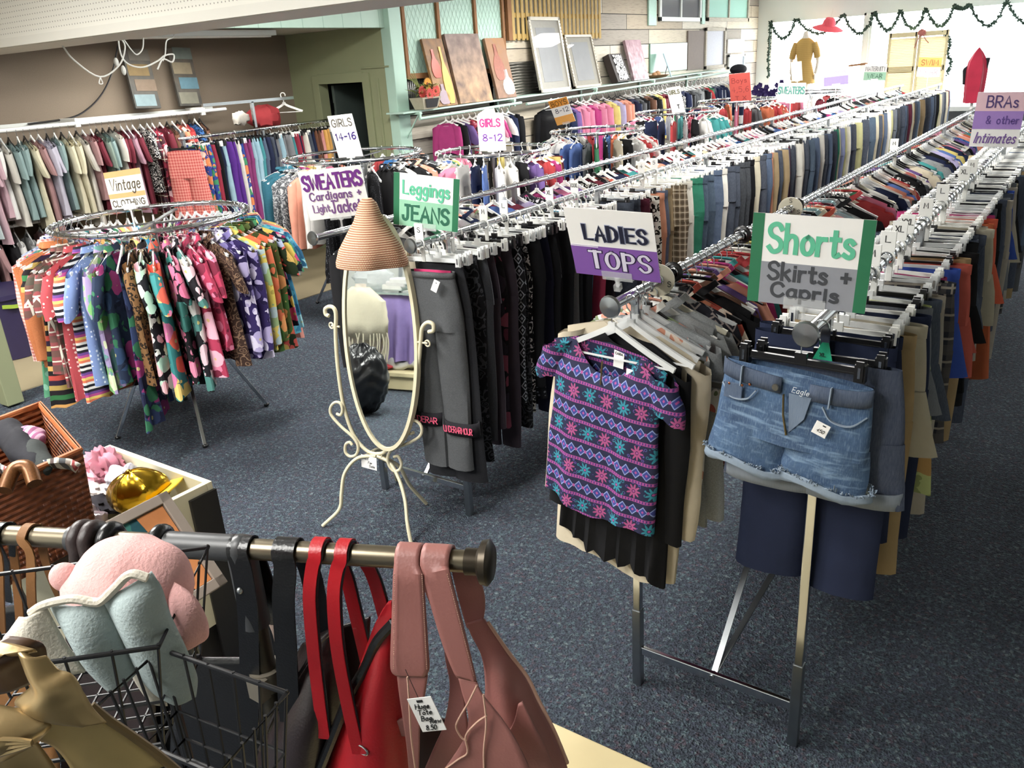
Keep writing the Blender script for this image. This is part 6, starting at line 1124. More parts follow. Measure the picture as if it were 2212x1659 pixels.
def sheet(rows, n=10, bulge=.0, loc=None, wave=0):
    """rows: (pxL, pyL, pxR, pyR, depth[, bulge]) from top to bottom -> grid"""
    G = []
    for i, r in enumerate(rows):
        d = r[4]; b = r[5] if len(r) > 5 else bulge; rw = []
        for k in range(n + 1):
            u = k / n; q = bp(r[0] + (r[2] - r[0]) * u, r[1] + (r[3] - r[1]) * u, d + b * math.sin(math.pi * u) + wave * math.sin(u * 9 + i * .7)); rw.append(q - loc)
        G.append(rw)
    return G
def smooth_rows(rows, k=4):
    n = len(rows[0]); R_ = [tuple(r) + (0,) * (6 - len(r)) for r in rows]; P = [np.array(r) for r in R_]; out = []
    m = len(P)
    for i in range(m - 1):
        p0, p1, p2, p3 = P[max(i - 1, 0)], P[i], P[i + 1], P[min(i + 2, m - 1)]
        for j in range(k):
            t = j / k; out.append(.5 * (2 * p1 + (p2 - p0) * t + (2 * p0 - 5 * p1 + 4 * p2 - p3) * t * t + (3 * p1 - p0 - 3 * p2 + p3) * t ** 3))
    return out + [P[-1]]
def leather(name, c, rough=.5, sc=60, vary=.14):
    m = Mat(name, rough); co = m.coord(); n = m.noise(co, 7, 3); v, _ = m.voro(co, sc * 4); k = lin(c); m.base(m.mix(n, tuple(x * (1 - vary) for x in k), tuple(x * (1 + vary) for x in k))); m.bump(v, .12, .002); return m.m
PINK = leather('dusty_pink_leather', '#93605a', .5); PINKE = simple('raw_leather_edge', '#c8a08d', .8); RED = leather('red_leather', '#a80f1c', .38); BLK = leather('black_leather', '#121214', .3); BRNK = leather('espresso_leather', '#241a1b', .35); TAN = leather('tan_suede', '#7a5128', .7); DBR = leather('dark_brown_leather', '#2b2020', .45)
# pink tote
L0 = bp(960, 1300); tt = empty('tote_bag', L0, 'large dusty pink leather tote with wide straps at the end of the bronze rail', 'handbag')
def part(name, rows, mat=PINK, n=10, sol=.004, par=None, wave=0): return MB().grid(sheet(smooth_rows(rows), n, loc=L0, wave=wave)).build(name, mat, par or tt, solid=sol)
arc_ = lambda x0, x1, rr=.021: [(x0, x1, rr * math.cos(a), rr * math.sin(a)) for a in [math.radians(t) for t in (175, 150, 120, 90, 60, 30, 5)]]
def over(name, px0, px1, front, back, mat=PINK):
    s0, s1 = along(px0), along(px1); G = []
    for x0, y0, x1, y1, d in back[::-1]: G.append([bp(x0 + (x1 - x0) * u / 6, y0 + (y1 - y0) * u / 6, d) for u in range(7)])
    for t in (170, 145, 118, 90, 62, 35, 8): a = math.radians(t); G.append([RB * np.array((1, 1, 0)) + E1 * (s0 + (s1 - s0) * u / 6) + E2 * (.021 * math.cos(a)) + np.array((0, 0, RZ + .021 * math.sin(a))) for u in range(7)])
    for r in smooth_rows([(*r, 0) for r in front], 3): G.append([bp(r[0] + (r[2] - r[0]) * u / 6, r[1] + (r[3] - r[1]) * u / 6, r[4]) for u in range(7)])
    return MB().grid([[p - L0 for p in rw] for rw in G]).build(name, mat, tt, solid=.005)
over('strap', 860, 912, [(850, 1240, 914, 1240, .030), (847, 1330, 920, 1330, .034), (844, 1420, 926, 1420, .038), (846, 1448, 927, 1448, .039), (856, 1458, 918, 1460, .039)], [(905, 1240, 965, 1240, -.024), (940, 1330, 985, 1330, -.03)])
over('strap', 915, 975, [(915, 1240, 970, 1230, .028), (935, 1320, 990, 1310, .034), (960, 1400, 1010, 1390, .040), (983, 1455, 1028, 1466, .044), (992, 1464, 1030, 1474, .045)], [(985, 1240, 1035, 1235, -.024), (1000, 1300, 1046, 1290, -.03)])
part('back_strap', [(975, 1225, 1018, 1225, -.022), (985, 1270, 1040, 1262, -.026), (1000, 1325, 1048, 1300, -.03), (1008, 1352, 1044, 1340, -.03), (1012, 1356, 1040, 1348, -.03)])
part('front_panel', [(858, 1456, 924, 1458, .036), (863, 1500, 918, 1500, .040), (872, 1560, 908, 1560, .044), (880, 1620, 906, 1620, .048), (886, 1690, 904, 1690, .05)])
part('front_panel', [(990, 1462, 1030, 1472, .044), (1000, 1500, 1042, 1500, .05), (1012, 1545, 1082, 1550, .056), (1005, 1590, 1112, 1595, .06), (975, 1640, 1135, 1640, .062), (930, 1700, 1160, 1700, .064)])
part('side_panel', [(965, 1290, 990, 1300, -.01), (960, 1400, 985, 1400, .0), (972, 1480, 1000, 1490, .01), (960, 1560, 1010, 1560, .018), (935, 1620, 1020, 1610, .02), (900, 1700, 1030, 1700, .02)])
part('body', [(1008, 1345, 1044, 1335, -.028), (1018, 1370, 1062, 1360, -.03), (1042, 1420, 1098, 1412, -.03), (1050, 1480, 1134, 1462, -.028, .02), (1045, 1540, 1160, 1515, -.026, .03), (1040, 1600, 1192, 1580, -.024, .035), (1030, 1660, 1222, 1650, -.022, .04), (1020, 1720, 1240, 1720, -.02, .04)], n=14)
part('gusset', [(905, 1540, 985, 1560, -.05), (900, 1600, 1130, 1600, -.05), (890, 1720, 1200, 1720, -.05)], simple('dark_bag_lining', '#2a1717', .9))
part('side_flap', [(815, 1578, 822, 1580, .03), (840, 1562, 868, 1588, .034), (880, 1548, 905, 1592, .036)])
part('edge_trim', [(1052, 1345, 1056, 1343, -.024), (1096, 1410, 1101, 1408, -.024), (1136, 1462, 1141, 1460, -.02), (1162, 1515, 1167, 1513, -.018), (1195, 1580, 1200, 1578, -.014), (1224, 1650, 1229, 1648, -.01)], PINKE, 2)
part('side_flap', [(1120, 1520, 1128, 1515, .01), (1105, 1570, 1150, 1560, .016), (1060, 1630, 1180, 1620, .018), (1040, 1700, 1210, 1700, .018)])
for pts in ([(1030, 1480), (1010, 1520), (992, 1550), (985, 1570), (996, 1592), (1008, 1600)], [(1052, 1545), (1028, 1562), (1006, 1590), (1010, 1625), (990, 1640), (960, 1662)], [(1044, 1500), (1050, 1560), (1045, 1620), (1046, 1670)], [(880, 1462), (884, 1520), (888, 1590), (898, 1665)]): MB().tube([bp(a, b, .068) - L0 for a, b in cr([(a, b, 0) for a, b in pts], 4) for a, b in [(a, b)]] if False else [bp(p[0], p[1], .066) - L0 for p in cr([(a, b, 0) for a, b in pts], 4)], .0016, 5).build('raw_edge', PINKE, tt)
for a, b, c, d_ in ((852, 1240, 850, 1448), (911, 1240, 922, 1448), (966, 1240, 1024, 1462)):
    m = MB()
    for k in range(46): u = k / 46; p, q = bp(a + (c - a) * u, b + (d_ - b) * u, .036 + .010 * u), bp(a + (c - a) * (u + .012), b + (d_ - b) * (u + .012), .036 + .010 * u); m.tube([p - L0, q - L0], .0007, 4)
    m.build('stitching', PINKE, tt)
tg = bp(922, 1543, .075); ang = math.atan2(E1[1], E1[0]); t = empty('price_tag', tg, 'white handwritten price tag reading Huge Tote Bag New on the pink tote', 'price tag'); t.rotation_euler = (Matrix.Rotation(ang - .1, 3, 'Z') @ Matrix.Rotation(-.32, 3, 'Y')).to_euler()
MB().box((0, 0, 0), (.042, .0012, .062)).build('card', PAPER, t, bevel=.005, smooth=False); MB().box((-.001, -.001, .025), (.010, .001, .004)).build('punch_hole', INK, t, smooth=False)
for s_, x, z, w in (('Huge', -.002, .016, .024), ('Tote', -.002, .005, .024), ('Bag', -.004, -.006, .018), ('New', .009, -.012, .018), ('8.50', -.003, -.023, .018)): text_mb(s_, w, .0085, .0008, x0=x, z0=z, y0=-.0009, slant=.3).build('lettering', INK, t, smooth=False)
MB().tube([(-.001, 0, .027), (-.004, .004, .05), (-.008, .010, .075)], .0006, 4).build('thread', INK, t)
# red handled bag
L0 = bp(760, 1500); rbg = empty('handbag', L0, 'red handbag with black trimmed edge and two long red handles', 'handbag', 'handbags on the bronze rail')
for px, nr, fr_ in ((692, [(676, 1225, .022), (670, 1290, .03), (678, 1400, .036), (692, 1520, .04), (702, 1592, .042)], [(742, 1225, -.022), (770, 1330, -.02), (800, 1460, .0)]), (746, [(729, 1230, .022), (722, 1290, .034), (730, 1400, .042), (752, 1520, .05), (776, 1625, .056)], [(800, 1230, -.022), (826, 1310, -.018), (846, 1400, -.01)])):
    h = strap(rbg, 'handle', RED, px, nr, fr_, .020, .009, loc=L0); A, arc, Bk = strap_path(px, nr, fr_); P = cr(A + arc + Bk, 4); MB().tube([p - L0 + E1 * .0105 for p in P], .0022, 5).build('piping', BLK, h)
MB().grid(sheet(smooth_rows([(838, 1300, 846, 1296, .0), (812, 1345, 850, 1345, .006), (782, 1430, 858, 1430, .012, .02), (748, 1520, 868, 1520, .02, .03), (720, 1600, 885, 1600, .024, .035), (700, 1700, 900, 1700, .028, .04)]), 12, loc=L0)).build('body', RED, rbg, solid=.004)
MB().tube([bp(a, b, d) - L0 for a, b, d in [tuple(p) for p in cr([(850, 1345, .012), (815, 1385, .02), (790, 1440, .026), (756, 1500, .034), (722, 1585, .04), (690, 1665, .044)], 6)]], .0085, 8).build('rolled_trim', BLK, rbg)
MB().tube([bp(782, 1620, .06) - L0 + np.array((.012 * math.cos(a), .0, .008 * math.sin(a))) for a in [2 * math.pi * k / 14 for k in range(14)]], .0018, 6, closed=True).build('handle_ring', CHROMED, rbg)
# black and brown bags
def bagset(label, rows, mat, straps, trim=None, name='handbag', smat=None, n=12):
    global L0
    L0 = bp(rows[1][0], rows[1][1]); o = empty(name, L0, label, 'handbag', 'handbags on the bronze rail'); MB().grid(sheet(smooth_rows(rows), n, loc=L0)).build('body', mat, o, solid=.005)
    for px, nr, fr_, w, rd in straps: strap(o, 'strap', smat or mat, px, nr, fr_, w, .003, rd, loc=L0)
    if trim: MB().tube([bp(*p) - L0 for p in [tuple(q) for q in cr(trim, 5)]], .003, 6).build('piping', simple('glossy_piping', '#2a2526', .25), o)
    return o
bagset('espresso brown bag with an upright open top behind the red handles', [(735, 1352, 800, 1332, -.05), (735, 1400, 798, 1390, -.045), (700, 1470, 800, 1470, -.04), (650, 1560, 790, 1560, -.03), (600, 1660, 780, 1660, -.02), (590, 1720, 770, 1720, -.02)], BRNK, [])
bagset('black bag with a thick shiny strap, left of the red handles', [(655, 1390, 722, 1352, -.02), (630, 1440, 740, 1440, -.012, .03), (604, 1500, 742, 1500, -.004, .04), (575, 1580, 735, 1580, .004, .05), (553, 1660, 730, 1660, .008, .05), (550, 1720, 730, 1720, .01, .05)], BRNK, [(622, [(616, 1230, .022), (612, 1300, .028), (618, 1400, .03), (624, 1520, .032), (628, 1560, .034)], [(668, 1230, -.022), (690, 1330, -.02), (715, 1400, -.02)], .036, False)], [(735, 1350, 0), (690, 1390, .01), (650, 1450, .02), (600, 1530, .03), (560, 1620, .04)], smat=BLK)
bagset('black bag with a narrow pale triangle on its side, next to the grey post', [(535, 1390, 600, 1330, -.06), (535, 1420, 605, 1400, -.06), (535, 1480, 612, 1480, -.06), (530, 1560, 618, 1560, -.06), (525, 1680, 625, 1680, -.06)], BLK, [(526, [(522, 1230, .022), (532, 1290, .024), (537, 1360, .02), (540, 1480, .02), (536, 1600, .02)], [(560, 1225, -.022), (585, 1300, -.03), (600, 1350, -.05)], .034, False)])
MB().grid(sheet([(575, 1330, 590, 1310, -.052), (590, 1370, 600, 1365, -.05), (600, 1410, 602, 1408, -.05)], 3, loc=L0)).build('pale_panel', simple('pale_lining', '#8d7b72', .8), bpy.data.objects[-1] if False else [o for o in COL.objects if o.get('label', '').startswith('black bag with a narrow')][0], solid=.003)
bagset('large plain black bag hanging in the shadow below the wire basket', [(380, 1420, 560, 1420, -.05), (375, 1500, 565, 1500, -.04), (370, 1600, 570, 1600, -.03), (365, 1740, 575, 1740, -.03)], BLK, [(350, [(345, 1210, .024), (350, 1290, .026), (380, 1400, .0)], [(372, 1210, -.024), (400, 1330, -.03), (420, 1420, -.05)], .024, True)])
bagset('dark brown bag with thick rolled handles beside the grey connector', [(150, 1430, 330, 1430, -.06), (140, 1500, 335, 1500, -.05), (130, 1740, 340, 1740, -.05)], DBR, [(185, [(168, 1210, .024), (158, 1290, .02), (160, 1430, -.05)], [(205, 1210, -.024), (230, 1320, -.04), (240, 1430, -.06)], .026, True), (208, [(192, 1215, .024), (186, 1290, .02), (190, 1430, -.05)], [(232, 1210, -.024), (260, 1320, -.04), (270, 1430, -.06)], .026, True)])
bagset('black bag with a glossy rolled handle behind the pink hat', [(240, 1450, 400, 1450, -.09), (235, 1520, 405, 1520, -.08), (230, 1740, 410, 1740, -.08)], BLK, [(245, [(232, 1215, .024), (236, 1300, .0), (250, 1450, -.08)], [(290, 1205, -.024), (320, 1320, -.06), (340, 1450, -.09)], .024, True)])
bagset('tan suede bag with thin flat straps at the left end of the rail', [(-60, 1450, 120, 1440, -.04), (-70, 1520, 125, 1520, -.03), (-80, 1740, 130, 1740, -.03)], TAN, [(75, [(66, 1200, .022), (68, 1290, .02), (82, 1440, -.02)], [(98, 1210, -.022), (120, 1270, -.03), (150, 1330, -.05)], .016, False), (5, [(-4, 1200, .022), (0, 1300, .02), (6, 1440, -.02)], [(30, 1200, -.022), (40, 1300, -.03), (50, 1440, -.04)], .016, False)])
bagset('black fabric bag with thin straps, third behind the tan suede bag', [(-60, 1330, 60, 1300, -.10), (-60, 1420, 90, 1420, -.10), (-60, 1740, 120, 1740, -.10)], BLK, [(20, [(12, 1215, .0), (14, 1260, -.03), (20, 1300, -.08)], [(28, 1215, -.024), (40, 1270, -.05), (56, 1300, -.1)], .012, False)])
# ------------------------------------------------------------------ wire baskets with baby hats and a shoe
def wire_basket(label, rim, depth, shrink, nr=(5, 6), name='wire_basket'):
    """rim: four 3-D corners in order."""
    c = sum(rim) / 4; o = empty(name, c, label, 'wire basket', 'black wire baskets'); R_ = [p - c for p in rim]; Bt = [p * (1 - shrink) + np.array((0, 0, -depth)) for p in R_]
    MB().tube(R_, .0032, 8, closed=True).build('rim', BLACKM, o); MB().tube(Bt, .003, 8, closed=True).build('base_rim', BLACKM, o)
    w = MB(); mid = [p * (1 - shrink * .55) + np.array((0, 0, -depth * .55)) for p in R_]; w.tube(mid, .002, 6, closed=True); mid = [p * (1 - shrink * .8) + np.array((0, 0, -depth * .8)) for p in R_]; w.tube(mid, .002, 6, closed=True)
    for e in range(4):
        for k in range(nr[e % 2]): u = k / nr[e % 2]; w.tube([R_[e] * (1 - u) + R_[(e + 1) % 4] * u + np.array((0, 0, .004)), Bt[e] * (1 - u) + Bt[(e + 1) % 4] * u], .0019, 6)
    w.build('side_wires', BLACKM, o); w = MB()
    for k in range(1, 6): u = k / 6; w.tube([Bt[0] * (1 - u) + Bt[1] * u, Bt[3] * (1 - u) + Bt[2] * u], .0019, 6); w.tube([Bt[1] * (1 - u) + Bt[2] * u, Bt[0] * (1 - u) + Bt[3] * u], .0019, 6)
    w.build('base_wires', BLACKM, o); return o
def zc(px, py, z): return at(px, py, z=z)
br, frr, bk = zc(450, 1182, 1.5), zc(343, 1397, 1.5), zc(-60, 1248, 1.5); bf = frr + (bk - br); Rm_ = [br, frr, bf, bk]
wire_basket('black wire basket of baby hats in front of the handbag rail', Rm_, .16, .22)
f2 = zc(620, 1497, 1.47); f3 = zc(470, 1675, 1.47); fa = zc(347, 1402, 1.47); wire_basket('empty black wire basket below and right of the baby hats', [fa, f2, f3, fa + f3 - f2], .15, .25)
st = empty('basket_stand', (fa[0], fa[1], 0), 'black wire stand carrying the two wire baskets', 'display stand'); MB().tube([(0, 0, .02), (0, 0, 1.47)], .006, 8).build('upright', BLACKM, st); MB().lathe([(.16, 0), (.16, .012), (.01, .02)], 20).build('base', BLACKM, st)
def blob(c, r, f=None, n=36, m=24): return MB().ball(c, r, n, 0, m, f)
def fleece(name, c):
    m = Mat(name, .95); n = m.noise(m.coord(), 260, 2); m.base(m.mix(n, tuple(x * .88 for x in lin(c)), c)); m.bump(n, .4, .003); return m.m
FP, FB, FC = fleece('pink_fleece', '#dba9a6'), fleece('blue_fleece', '#a9b7b8'), fleece('cream_fleece', '#d6cfc0')
hc = at(262, 1258, d=1.05); RI = CR; UP = np.array((0, 0, 1.))
ph = empty('baby_hat', hc, 'pale pink fleece baby hat with a round ear in the wire basket', 'hat')
def frame(o): # local x = image right (levelled), z up, y away
    x = CR * np.array((1, 1, 0)); x = x / np.linalg.norm(x); y = np.cross(UP, x); return Matrix(((x[0], y[0], 0), (x[1], y[1], 0), (0, 0, 1))).to_euler()
ph.rotation_euler = frame(ph)
k_ = 1.05 / FPX
def lp(px, py, c, d=0): # pixel offset -> local x,z in the plane facing the camera level
    return np.array(((px - c[0]) * k_, d, -(py - c[1]) * k_ / math.cos(PIT)))
cx_, cy_ = 262, 1258
blob((0.012, .0, .0), (.080, .066, .056), lambda d: 1 + .05 * math.sin(d[0] * 5 + d[2] * 4) + (.05 * math.exp(-((d[0] - .1) * 6) ** 2) if d[2] > 0 else 0)).build('crown', FP, ph)
blob((-.062, -.01, .018), (.020, .014, .020)).build('ear', FP, ph)
# folded brim is built below with the patch helper
bh = empty('baby_hat', at(240, 1330, d=.985), 'pale blue fleece baby trapper hat lined with cream fleece in the wire basket', 'hat'); bh.rotation_euler = frame(bh); k_ = .985 / FPX
cc = (240, 1330)
def patch(rows, n=14, d0=0, bl_=.02):
    G = []
    for r in smooth_rows([(*r, 0) if len(r) == 5 else r for r in rows], 5): G.append([lp(r[0] + (r[2] - r[0]) * u / n, r[1] + (r[3] - r[1]) * u / n, cc, d0 - r[4] * math.sin(math.pi * u / n) - r[5]) for u in range(n + 1)])
    return MB().grid(G)
_k, _c = k_, cc; k_ = 1.05 / FPX; cc = (cx_, cy_)
patch([(372, 1262, 392, 1240, .004, .02), (384, 1300, 436, 1268, .016, .03), (382, 1345, 452, 1312, .022, .034), (372, 1378, 446, 1352, .016, .03), (372, 1392, 428, 1376, .006, .022)], 12).build('folded_brim', FP, ph, solid=.010)
for P_ in ([(330, 1180), (372, 1225), (388, 1262)],): MB().tube([lp(p[0], p[1], cc, -.058) for p in cr([(a, b, 0) for a, b in P_], 5)], .004, 6).build('seam_fold', FP, ph)
k_, cc = _k, _c
patch([(120, 1290, 236, 1293, .01), (128, 1330, 243, 1320, .022), (140, 1380, 252, 1360, .028), (155, 1440, 258, 1410, .025), (190, 1500, 262, 1470, .02)]).build('side_panel', FB, bh, solid=.008)
patch([(236, 1290, 350, 1232, .008), (243, 1315, 362, 1262, .022), (250, 1350, 366, 1330, .026), (258, 1400, 380, 1400, .024), (270, 1470, 388, 1450, .022), (290, 1520, 392, 1490, .016), (318, 1545, 378, 1538, .01)]).build('ear_flap', FB, bh, solid=.008)
MB().tube([lp(p[0], p[1], cc, -.012) for p in cr([(85, 1300, 0), (120, 1282, 0), (180, 1272, 0), (225, 1282, 0), (245, 1278, 0), (280, 1250, 0), (318, 1222, 0), (352, 1232, 0)], 6)], .0055, 8).build('fleece_trim', FC, bh)
patch([(60, 1310, 120, 1288, .008, .01), (30, 1340, 128, 1330, .012, .01), (5, 1370, 140, 1385, .012, .01), (20, 1440, 160, 1450, .01, .01)]).build('turned_lining', FC, bh, solid=.006)
patch([(240, 1450, 300, 1470, .006, -.02), (230, 1500, 296, 1520, .006, -.02), (250, 1570, 290, 1590, .004, -.02)]).build('chin_strap', FC, bh, solid=.006)
# gold knotted shoe
GOLD = Mat('gold_leather', .34, .55); _c = GOLD.coord(); GOLD.base(GOLD.mix(GOLD.noise(_c, 9, 3), '#8a7048', '#b09a70')); GOLD.bump(GOLD.noise(_c, 60, 3), .25, .002); GOLD = GOLD.m
SOLE = simple('tan_insole', '#a38c58', .5, sc=20, vary=.12)
k_ = .78 / FPX; cc = (110, 1520); sc_ = empty('shoe', at(110, 1520, d=.78), 'gold leather slide shoe with a knotted strap, standing in front of the wire basket', 'shoe'); sc_.rotation_euler = frame(sc_)
patch([(-60, 1380, 60, 1362, .02, -.005), (-60, 1420, 110, 1372, .025, -.005), (-60, 1470, 120, 1400, .02, -.01), (-60, 1500, 100, 1470, .012, -.012)]).build('inner_lining', simple('brown_lining', '#4a3322', .4, vary=.2), sc_, solid=.004)
patch([(-60, 1362, 60, 1360, .0, .004), (-60, 1372, 95, 1366, .006, .006), (20, 1372, 130, 1376, .006, .008)]).build('upper_band', GOLD, sc_, solid=.006)
patch([(100, 1368, 150, 1385, .006, .01), (106, 1410, 170, 1420, .012, .012), (110, 1450, 200, 1430, .016, .014), (70, 1480, 215, 1470, .016, .016), (90, 1500, 225, 1510, .014, .016), (160, 1510, 240, 1545, .01, .014)], 16).build('strap', GOLD, sc_, solid=.006)
patch([(-60, 1482, 20, 1478, .016, .022), (-60, 1490, 90, 1492, .024, .024), (-60, 1520, 128, 1510, .028, .026), (-60, 1560, 138, 1522, .024, .026), (-60, 1590, 80, 1570, .016, .024)], 16).build('knot', GOLD, sc_, solid=.008)
for q in range(4): MB().tube([lp(p[0], p[1], cc, -.050) for p in cr([(-40, 1510 + 16 * q, 0), (40, 1505 + 14 * q, 0), (100, 1508 + 8 * q, 0), (132, 1515 + 2 * q, 0)], 5)], .0022, 6).build('knot_fold', GOLD, sc_)
patch([(60, 1590, 130, 1530, .004, .004), (90, 1620, 205, 1560, .006, .0), (110, 1660, 260, 1610, .006, 0), (120, 1720, 320, 1690, .006, 0)], 12).build('insole', SOLE, sc_, solid=.008)
MB().tube([lp(p[0], p[1], cc, .0) for p in cr([(195, 1530, 0), (225, 1570, 0), (262, 1610, 0), (310, 1665, 0), (350, 1720, 0)], 5)], .0045, 8).build('sole_edge', simple('sole_edge', '#6b5630', .5), sc_)
patch([(-60, 1590, 70, 1580, .014, .012), (-60, 1640, 90, 1640, .016, .012), (-60, 1720, 110, 1720, .014, .012)], 10).build('vamp', GOLD, sc_, solid=.006)
# ------------------------------------------------------------------ cream drawer bin, wicker basket and what is in them
BX = (-2.81, -2.215, .93, 1.375, .9); CRB = simple('cream_laminate', '#d2caae', .5, vary=.05, sc=3)
bn = empty('drawer_bin', ((BX[0] + BX[1]) / 2, (BX[2] + BX[3]) / 2, 0), 'open cream drawer bin with a black end, full of hats and scarves', 'bin'); wx, wy_ = BX[1] - BX[0], BX[3] - BX[2]; zt = BX[4]
MB().box((0, wy_ / 2 - .01, zt / 2 + .2), (wx, .02, zt - .4)).build('back_panel', CRB, bn, smooth=False, bevel=.002); MB().box((0, -wy_ / 2 + .01, zt / 2 + .2), (wx, .02, zt - .4)).build('front_panel', CRB, bn, smooth=False, bevel=.002); MB().box((-wx / 2 + .01, 0, zt / 2 + .2), (.02, wy_ - .04, zt - .4)).build('side_panel', CRB, bn, smooth=False, bevel=.002); MB().box((wx / 2 - .01, 0, zt / 2 + .2), (.02, wy_ - .04, zt - .4)).build('side_panel', CRB, bn, smooth=False, bevel=.002)
MB().box((0, 0, .74), (wx - .04, wy_ - .04, .02)).build('bottom', CRB, bn, smooth=False); MB().box((wx / 2 + .004, wy_ / 2 - .045, zt / 2 - .012), (.012, .10, zt - .03)).build('black_end', simple('black_laminate', '#1d1b1a', .4), bn, smooth=False, bevel=.002); MB().box((0, 0, .2), (wx - .06, wy_ - .02, .4)).build('plinth', simple('dark_plinth', '#26221f', .6), bn, smooth=False)
def inbin(px, py, z): return at(px, py, z=z)
def cloth(name, px, py, z, r, mat, label, f=None, cat='clothing', rot=(0, 0, 0)):
    return tag(MB().ball((0, 0, 0), r, 32, 0, 18, f or (lambda d: 1 + .14 * math.sin(d[0] * 7 + d[1] * 5) + .08 * math.sin(d[2] * 11 + d[1] * 6))).build(name, mat, None, loc=inbin(px, py, z), rot=rot), label, cat)
cloth('pink_scarf', 225, 1008, .865, (.075, .06, .06), fab('solid', '#c06f83'), 'crumpled rose pink scarf at the back of the drawer bin', lambda d: 1 + .2 * math.sin(d[0] * 11 + d[2] * 9) + .12 * math.sin(d[1] * 14))
cloth('pink_cloth', 205, 1028, .84, (.09, .05, .045), fab('solid', '#d58a9c'), 'light pink cloth under the rose scarf'); cloth('lilac_cap', 272, 1040, .85, (.075, .065, .055), fab('vstripe', '#a9a6b5', '#c3c0c8', s=4), 'pale lilac striped cap behind the gold cap', cat='cap'); cloth('grey_hat', 200, 1055, .82, (.10, .05, .03), fab('solid', '#b7aaa6'), 'flat greyish white hat beside the wicker basket', cat='hat'); cloth('dark_cloth', 205, 1085, .80, (.12, .06, .03), fab('solid', '#1e1b22'), 'dark navy cloth at the bottom of the drawer bin'); cloth('plastic_pouch', 195, 1125, .81, (.06, .045, .05), simple('shiny_pouch', '#8d7f86', .15, vary=.3), 'clear plastic pouch with a magenta lining by the wicker basket', cat='pouch')
GC = Mat('gold_foil', .22, 1); _c = GC.coord(); GC.base('#b8942c'); GC.bump(GC.noise(_c, 11, 2, dist=.8), .5, .02); gcp = inbin(300, 1062, .86); gc = empty('baseball_cap', gcp, 'shiny gold foil baseball cap in the drawer bin', 'cap', rot=(0, -.25, .5))
MB().ball((0, 0, 0), (.105, .085, .075), 32, 0, 18, lambda d: 1 + .03 * math.sin(math.atan2(d[1], d[0]) * 6)).build('crown', GC.m, gc); MB().ball((.0, 0, .078), (.010, .010, .006), 10).build('button', GC.m, gc); MB().grid([[(.07 + .08 * v * math.cos(a), (.08 + .02 * v) * math.sin(a), -.02 + .015 * math.cos(a) * v) for a in [-1.4 + 2.8 * k / 14 for k in range(15)]] for v in [q / 4 for q in range(5)]]).build('brim', simple('yellow_brim', '#cfae2a', .5), gc, solid=.006)
for k in range(6): a = k * math.pi / 3 + .3; MB().tube([(.107 * math.sin(t) * math.cos(a), .087 * math.sin(t) * math.sin(a), .077 * math.cos(t)) for t in [.1 + 1.3 * q / 8 for q in range(9)]], .0018, 5).build('seam', GC.m, gc)
# leaning framed print
pt, pr_, plb = at(358, 1062, d=2.25), at(402, 1165, d=2.22), at(200, 1142, d=2.10); ux = pt - plb; Lx = np.linalg.norm(ux); ux /= Lx; vz = pr_ - pt; vz -= ux * (vz @ ux); vz /= np.linalg.norm(vz); nz = np.cross(ux, vz); nz = nz if nz @ (CC - pt) > 0 else -nz; Hh = .30
fp = empty('picture_frame', pt, 'grey framed print of teal swirls and orange leaning on the front of the drawer bin', 'picture frame'); f = MB()
cn = [np.zeros(3), -ux * Lx, -ux * Lx + vz * Hh, vz * Hh]
for i in range(4):
    a, b = cn[i], cn[(i + 1) % 4]; ins = (vz if i == 0 else ux if i == 1 else -vz if i == 2 else -ux) * .014; f.bar(a + ins, b + ins, .028, .02, up=tuple(nz))
f.build('frame', simple('taupe_frame', '#8d8177', .5, vary=.06), fp, smooth=False, bevel=.002)
MB().poly([cn[0] * .96 - nz * .002, cn[1] * .96 - nz * .002, cn[2] * .96 - nz * .002, cn[3] * .96 - nz * .002], -nz, .004).build('print', fab('floral', '#15323a', '#1f5a66', '#2f7d74', '#c9b65a', s=.9), fp, smooth=False)
MB().poly([q - nz * .0015 for q in (-ux * .03 + vz * .03, -ux * .105 + vz * .03, -ux * .09 + vz * .14, -ux * .08 + vz * .27, -ux * .03 + vz * .27)], nz, .003).build('orange_panel', simple('orange_print', '#c9824f', .6), fp, smooth=False)
# wicker basket on a dark table
WT = (-2.62, .76, .93); tbk = empty('side_table', (WT[0] + .0, WT[1] - .02, 0), 'dark side table under the wicker basket', 'table'); MB().box((0, 0, .915), (.86, .32, .03)).build('table_top', simple('dark_wood', '#2b1c15', .5), tbk, smooth=False, bevel=.004)
for sx in (-1, 1):
    for sy in (-1, 1): MB().box((sx * .39, sy * .13, .45), (.05, .05, .9)).build('leg', simple('dark_wood', '#2b1c15', .5), tbk, smooth=False, bevel=.004)
def wick():
    m = Mat('wicker', .5); x, y, z = m.xyz(m.coord()); k = z * 62; t = ((x + y) * 24 + (k.fl() * .5).fr() * 1.0).fr(); h = ((k.fr() - .5).ab() * -2 + 1) * ((t - .5).ab() * 1.3 + .35) - .5; n = m.noise(m.coord(), 40, 2)
    m.base(m.mix((h + .5).mx(0).mn(1) * .8, '#93512f', '#43200f')); m.bump(h, 1.0, .012); return m.m
WK = wick(); zr = 1.2; p1, p2, p3 = zc(88, 878, zr), zc(174, 978, zr), zc(-70, 1085, zr); p2 = p2 + (p1 - p2) * 0.0; p4 = p1 + (p3 - p2); RM = [p1, p2, p3, p4]; cwk = sum(RM) / 4; bk_ = empty('wicker_basket', (cwk[0], cwk[1], .932), 'reddish brown wicker basket heaped with clothes on the side table', 'basket')
RL = [p - np.array((cwk[0], cwk[1], .932)) for p in RM]; BL_ = [p * np.array((.88, .88, 0)) for p in RL]
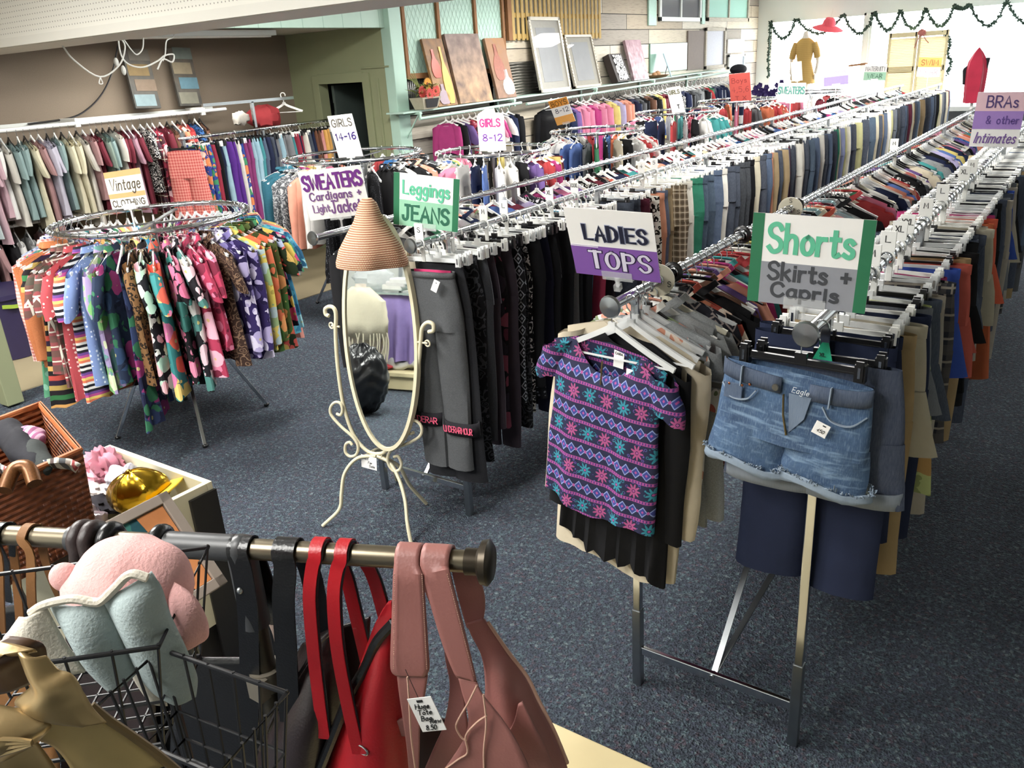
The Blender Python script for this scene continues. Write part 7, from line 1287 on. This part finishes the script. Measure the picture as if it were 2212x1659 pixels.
def rr(C, n=9):
    out = []
    for i in range(4):
        for k in range(n): out.append(C[i] + (C[(i + 1) % 4] - C[i]) * k / n)
    return out
G = [[a + (b - a) * v for a, b in zip(rr(BL_), rr(RL))] for v in [q / 12 for q in range(13)]]; MB().grid(G, 0, True).build('woven_side', WK, bk_, solid=.012)
MB().poly(BL_, (0, 0, 1), .01).build('base', WK, bk_)
br_ = MB()
for q in range(4): br_.tube(rr([p + np.array((0, 0, .004 + .006 * (q % 2))) + p * np.array((1, 1, 0)) * (.012 * (q - 1.5)) for p in RL]), .006, 6, closed=True)
br_.build('braided_rim', simple('rim_wicker', '#96552f', .45, sc=60, vary=.3), bk_)
st_ = MB()
for C0, C1 in zip(rr(BL_, 16), rr(RL, 16)): st_.tube([C0 * 1.02, C1 * 1.01], .004, 5)
st_.build('stakes', WK, bk_)
def inb(px, py, z=1.16): return at(px, py, z=z)
for nm, px, py, z, r, mt, lb in (('black_sweater', 40, 958, 1.19, (.22, .045, .045), fab('solid', '#1b1b22'), 'rolled black and navy clothes at the back of the wicker basket'), ('pink_scarf', 65, 948, 1.20, (.06, .04, .035), fab('vstripe', '#8d4a72', '#b98aa0', s=2), 'mauve striped scarf tucked between the black rolls'), ('grey_roll', 70, 978, 1.19, (.17, .035, .035), fab('solid', '#2c3130'), 'dark grey green roll in the middle of the wicker basket')):
    tag(MB().ball((0, 0, 0), r, 32, 0, 16, lambda d: 1 + .07 * math.sin(d[0] * 9 + d[1] * 2) + .03 * math.sin(d[2] * 6)).build(nm, mt, None, loc=inb(px, py, z), rot=(0, 0, -.25)), lb, 'clothing')
blk = MB().grid([[inb(-60 + 228 * u / 20, 1012 - 16 * u / 20 + 18 * v - 6 * math.sin(u * .5), 1.205 + .012 * math.sin(u * .9) - .05 * v * v) - inb(50, 1000) for u in range(21)] for v in [q / 6 * 1.6 for q in range(7)]]).build('striped_towel', fab('vstripe', '#c9c2b5', '#9a3a3a', '#c9c2b5', '#2b2f45', '#7d8474', '#4a3a36', '#c9c2b5', '#5f6266', s=.42), None, loc=inb(50, 1000), solid=.02); tag(blk, 'white towel with red and navy stripes folded over the front of the wicker basket', 'towel')
tag(MB().tube(cr([inb(10, 1060, 1.21) - inb(40, 1040), inb(30, 1015, 1.24) - inb(40, 1040), inb(60, 1010, 1.24) - inb(40, 1040), inb(75, 1045, 1.21) - inb(40, 1040)], 5), [.018] * 16, 10).build('glitter_shoe', simple('bronze_glitter', '#6b4526', .35, .5, sc=220, vary=.6), None, loc=inb(40, 1040)), 'bronze glitter strap curled on the near rim of the wicker basket', 'shoe')
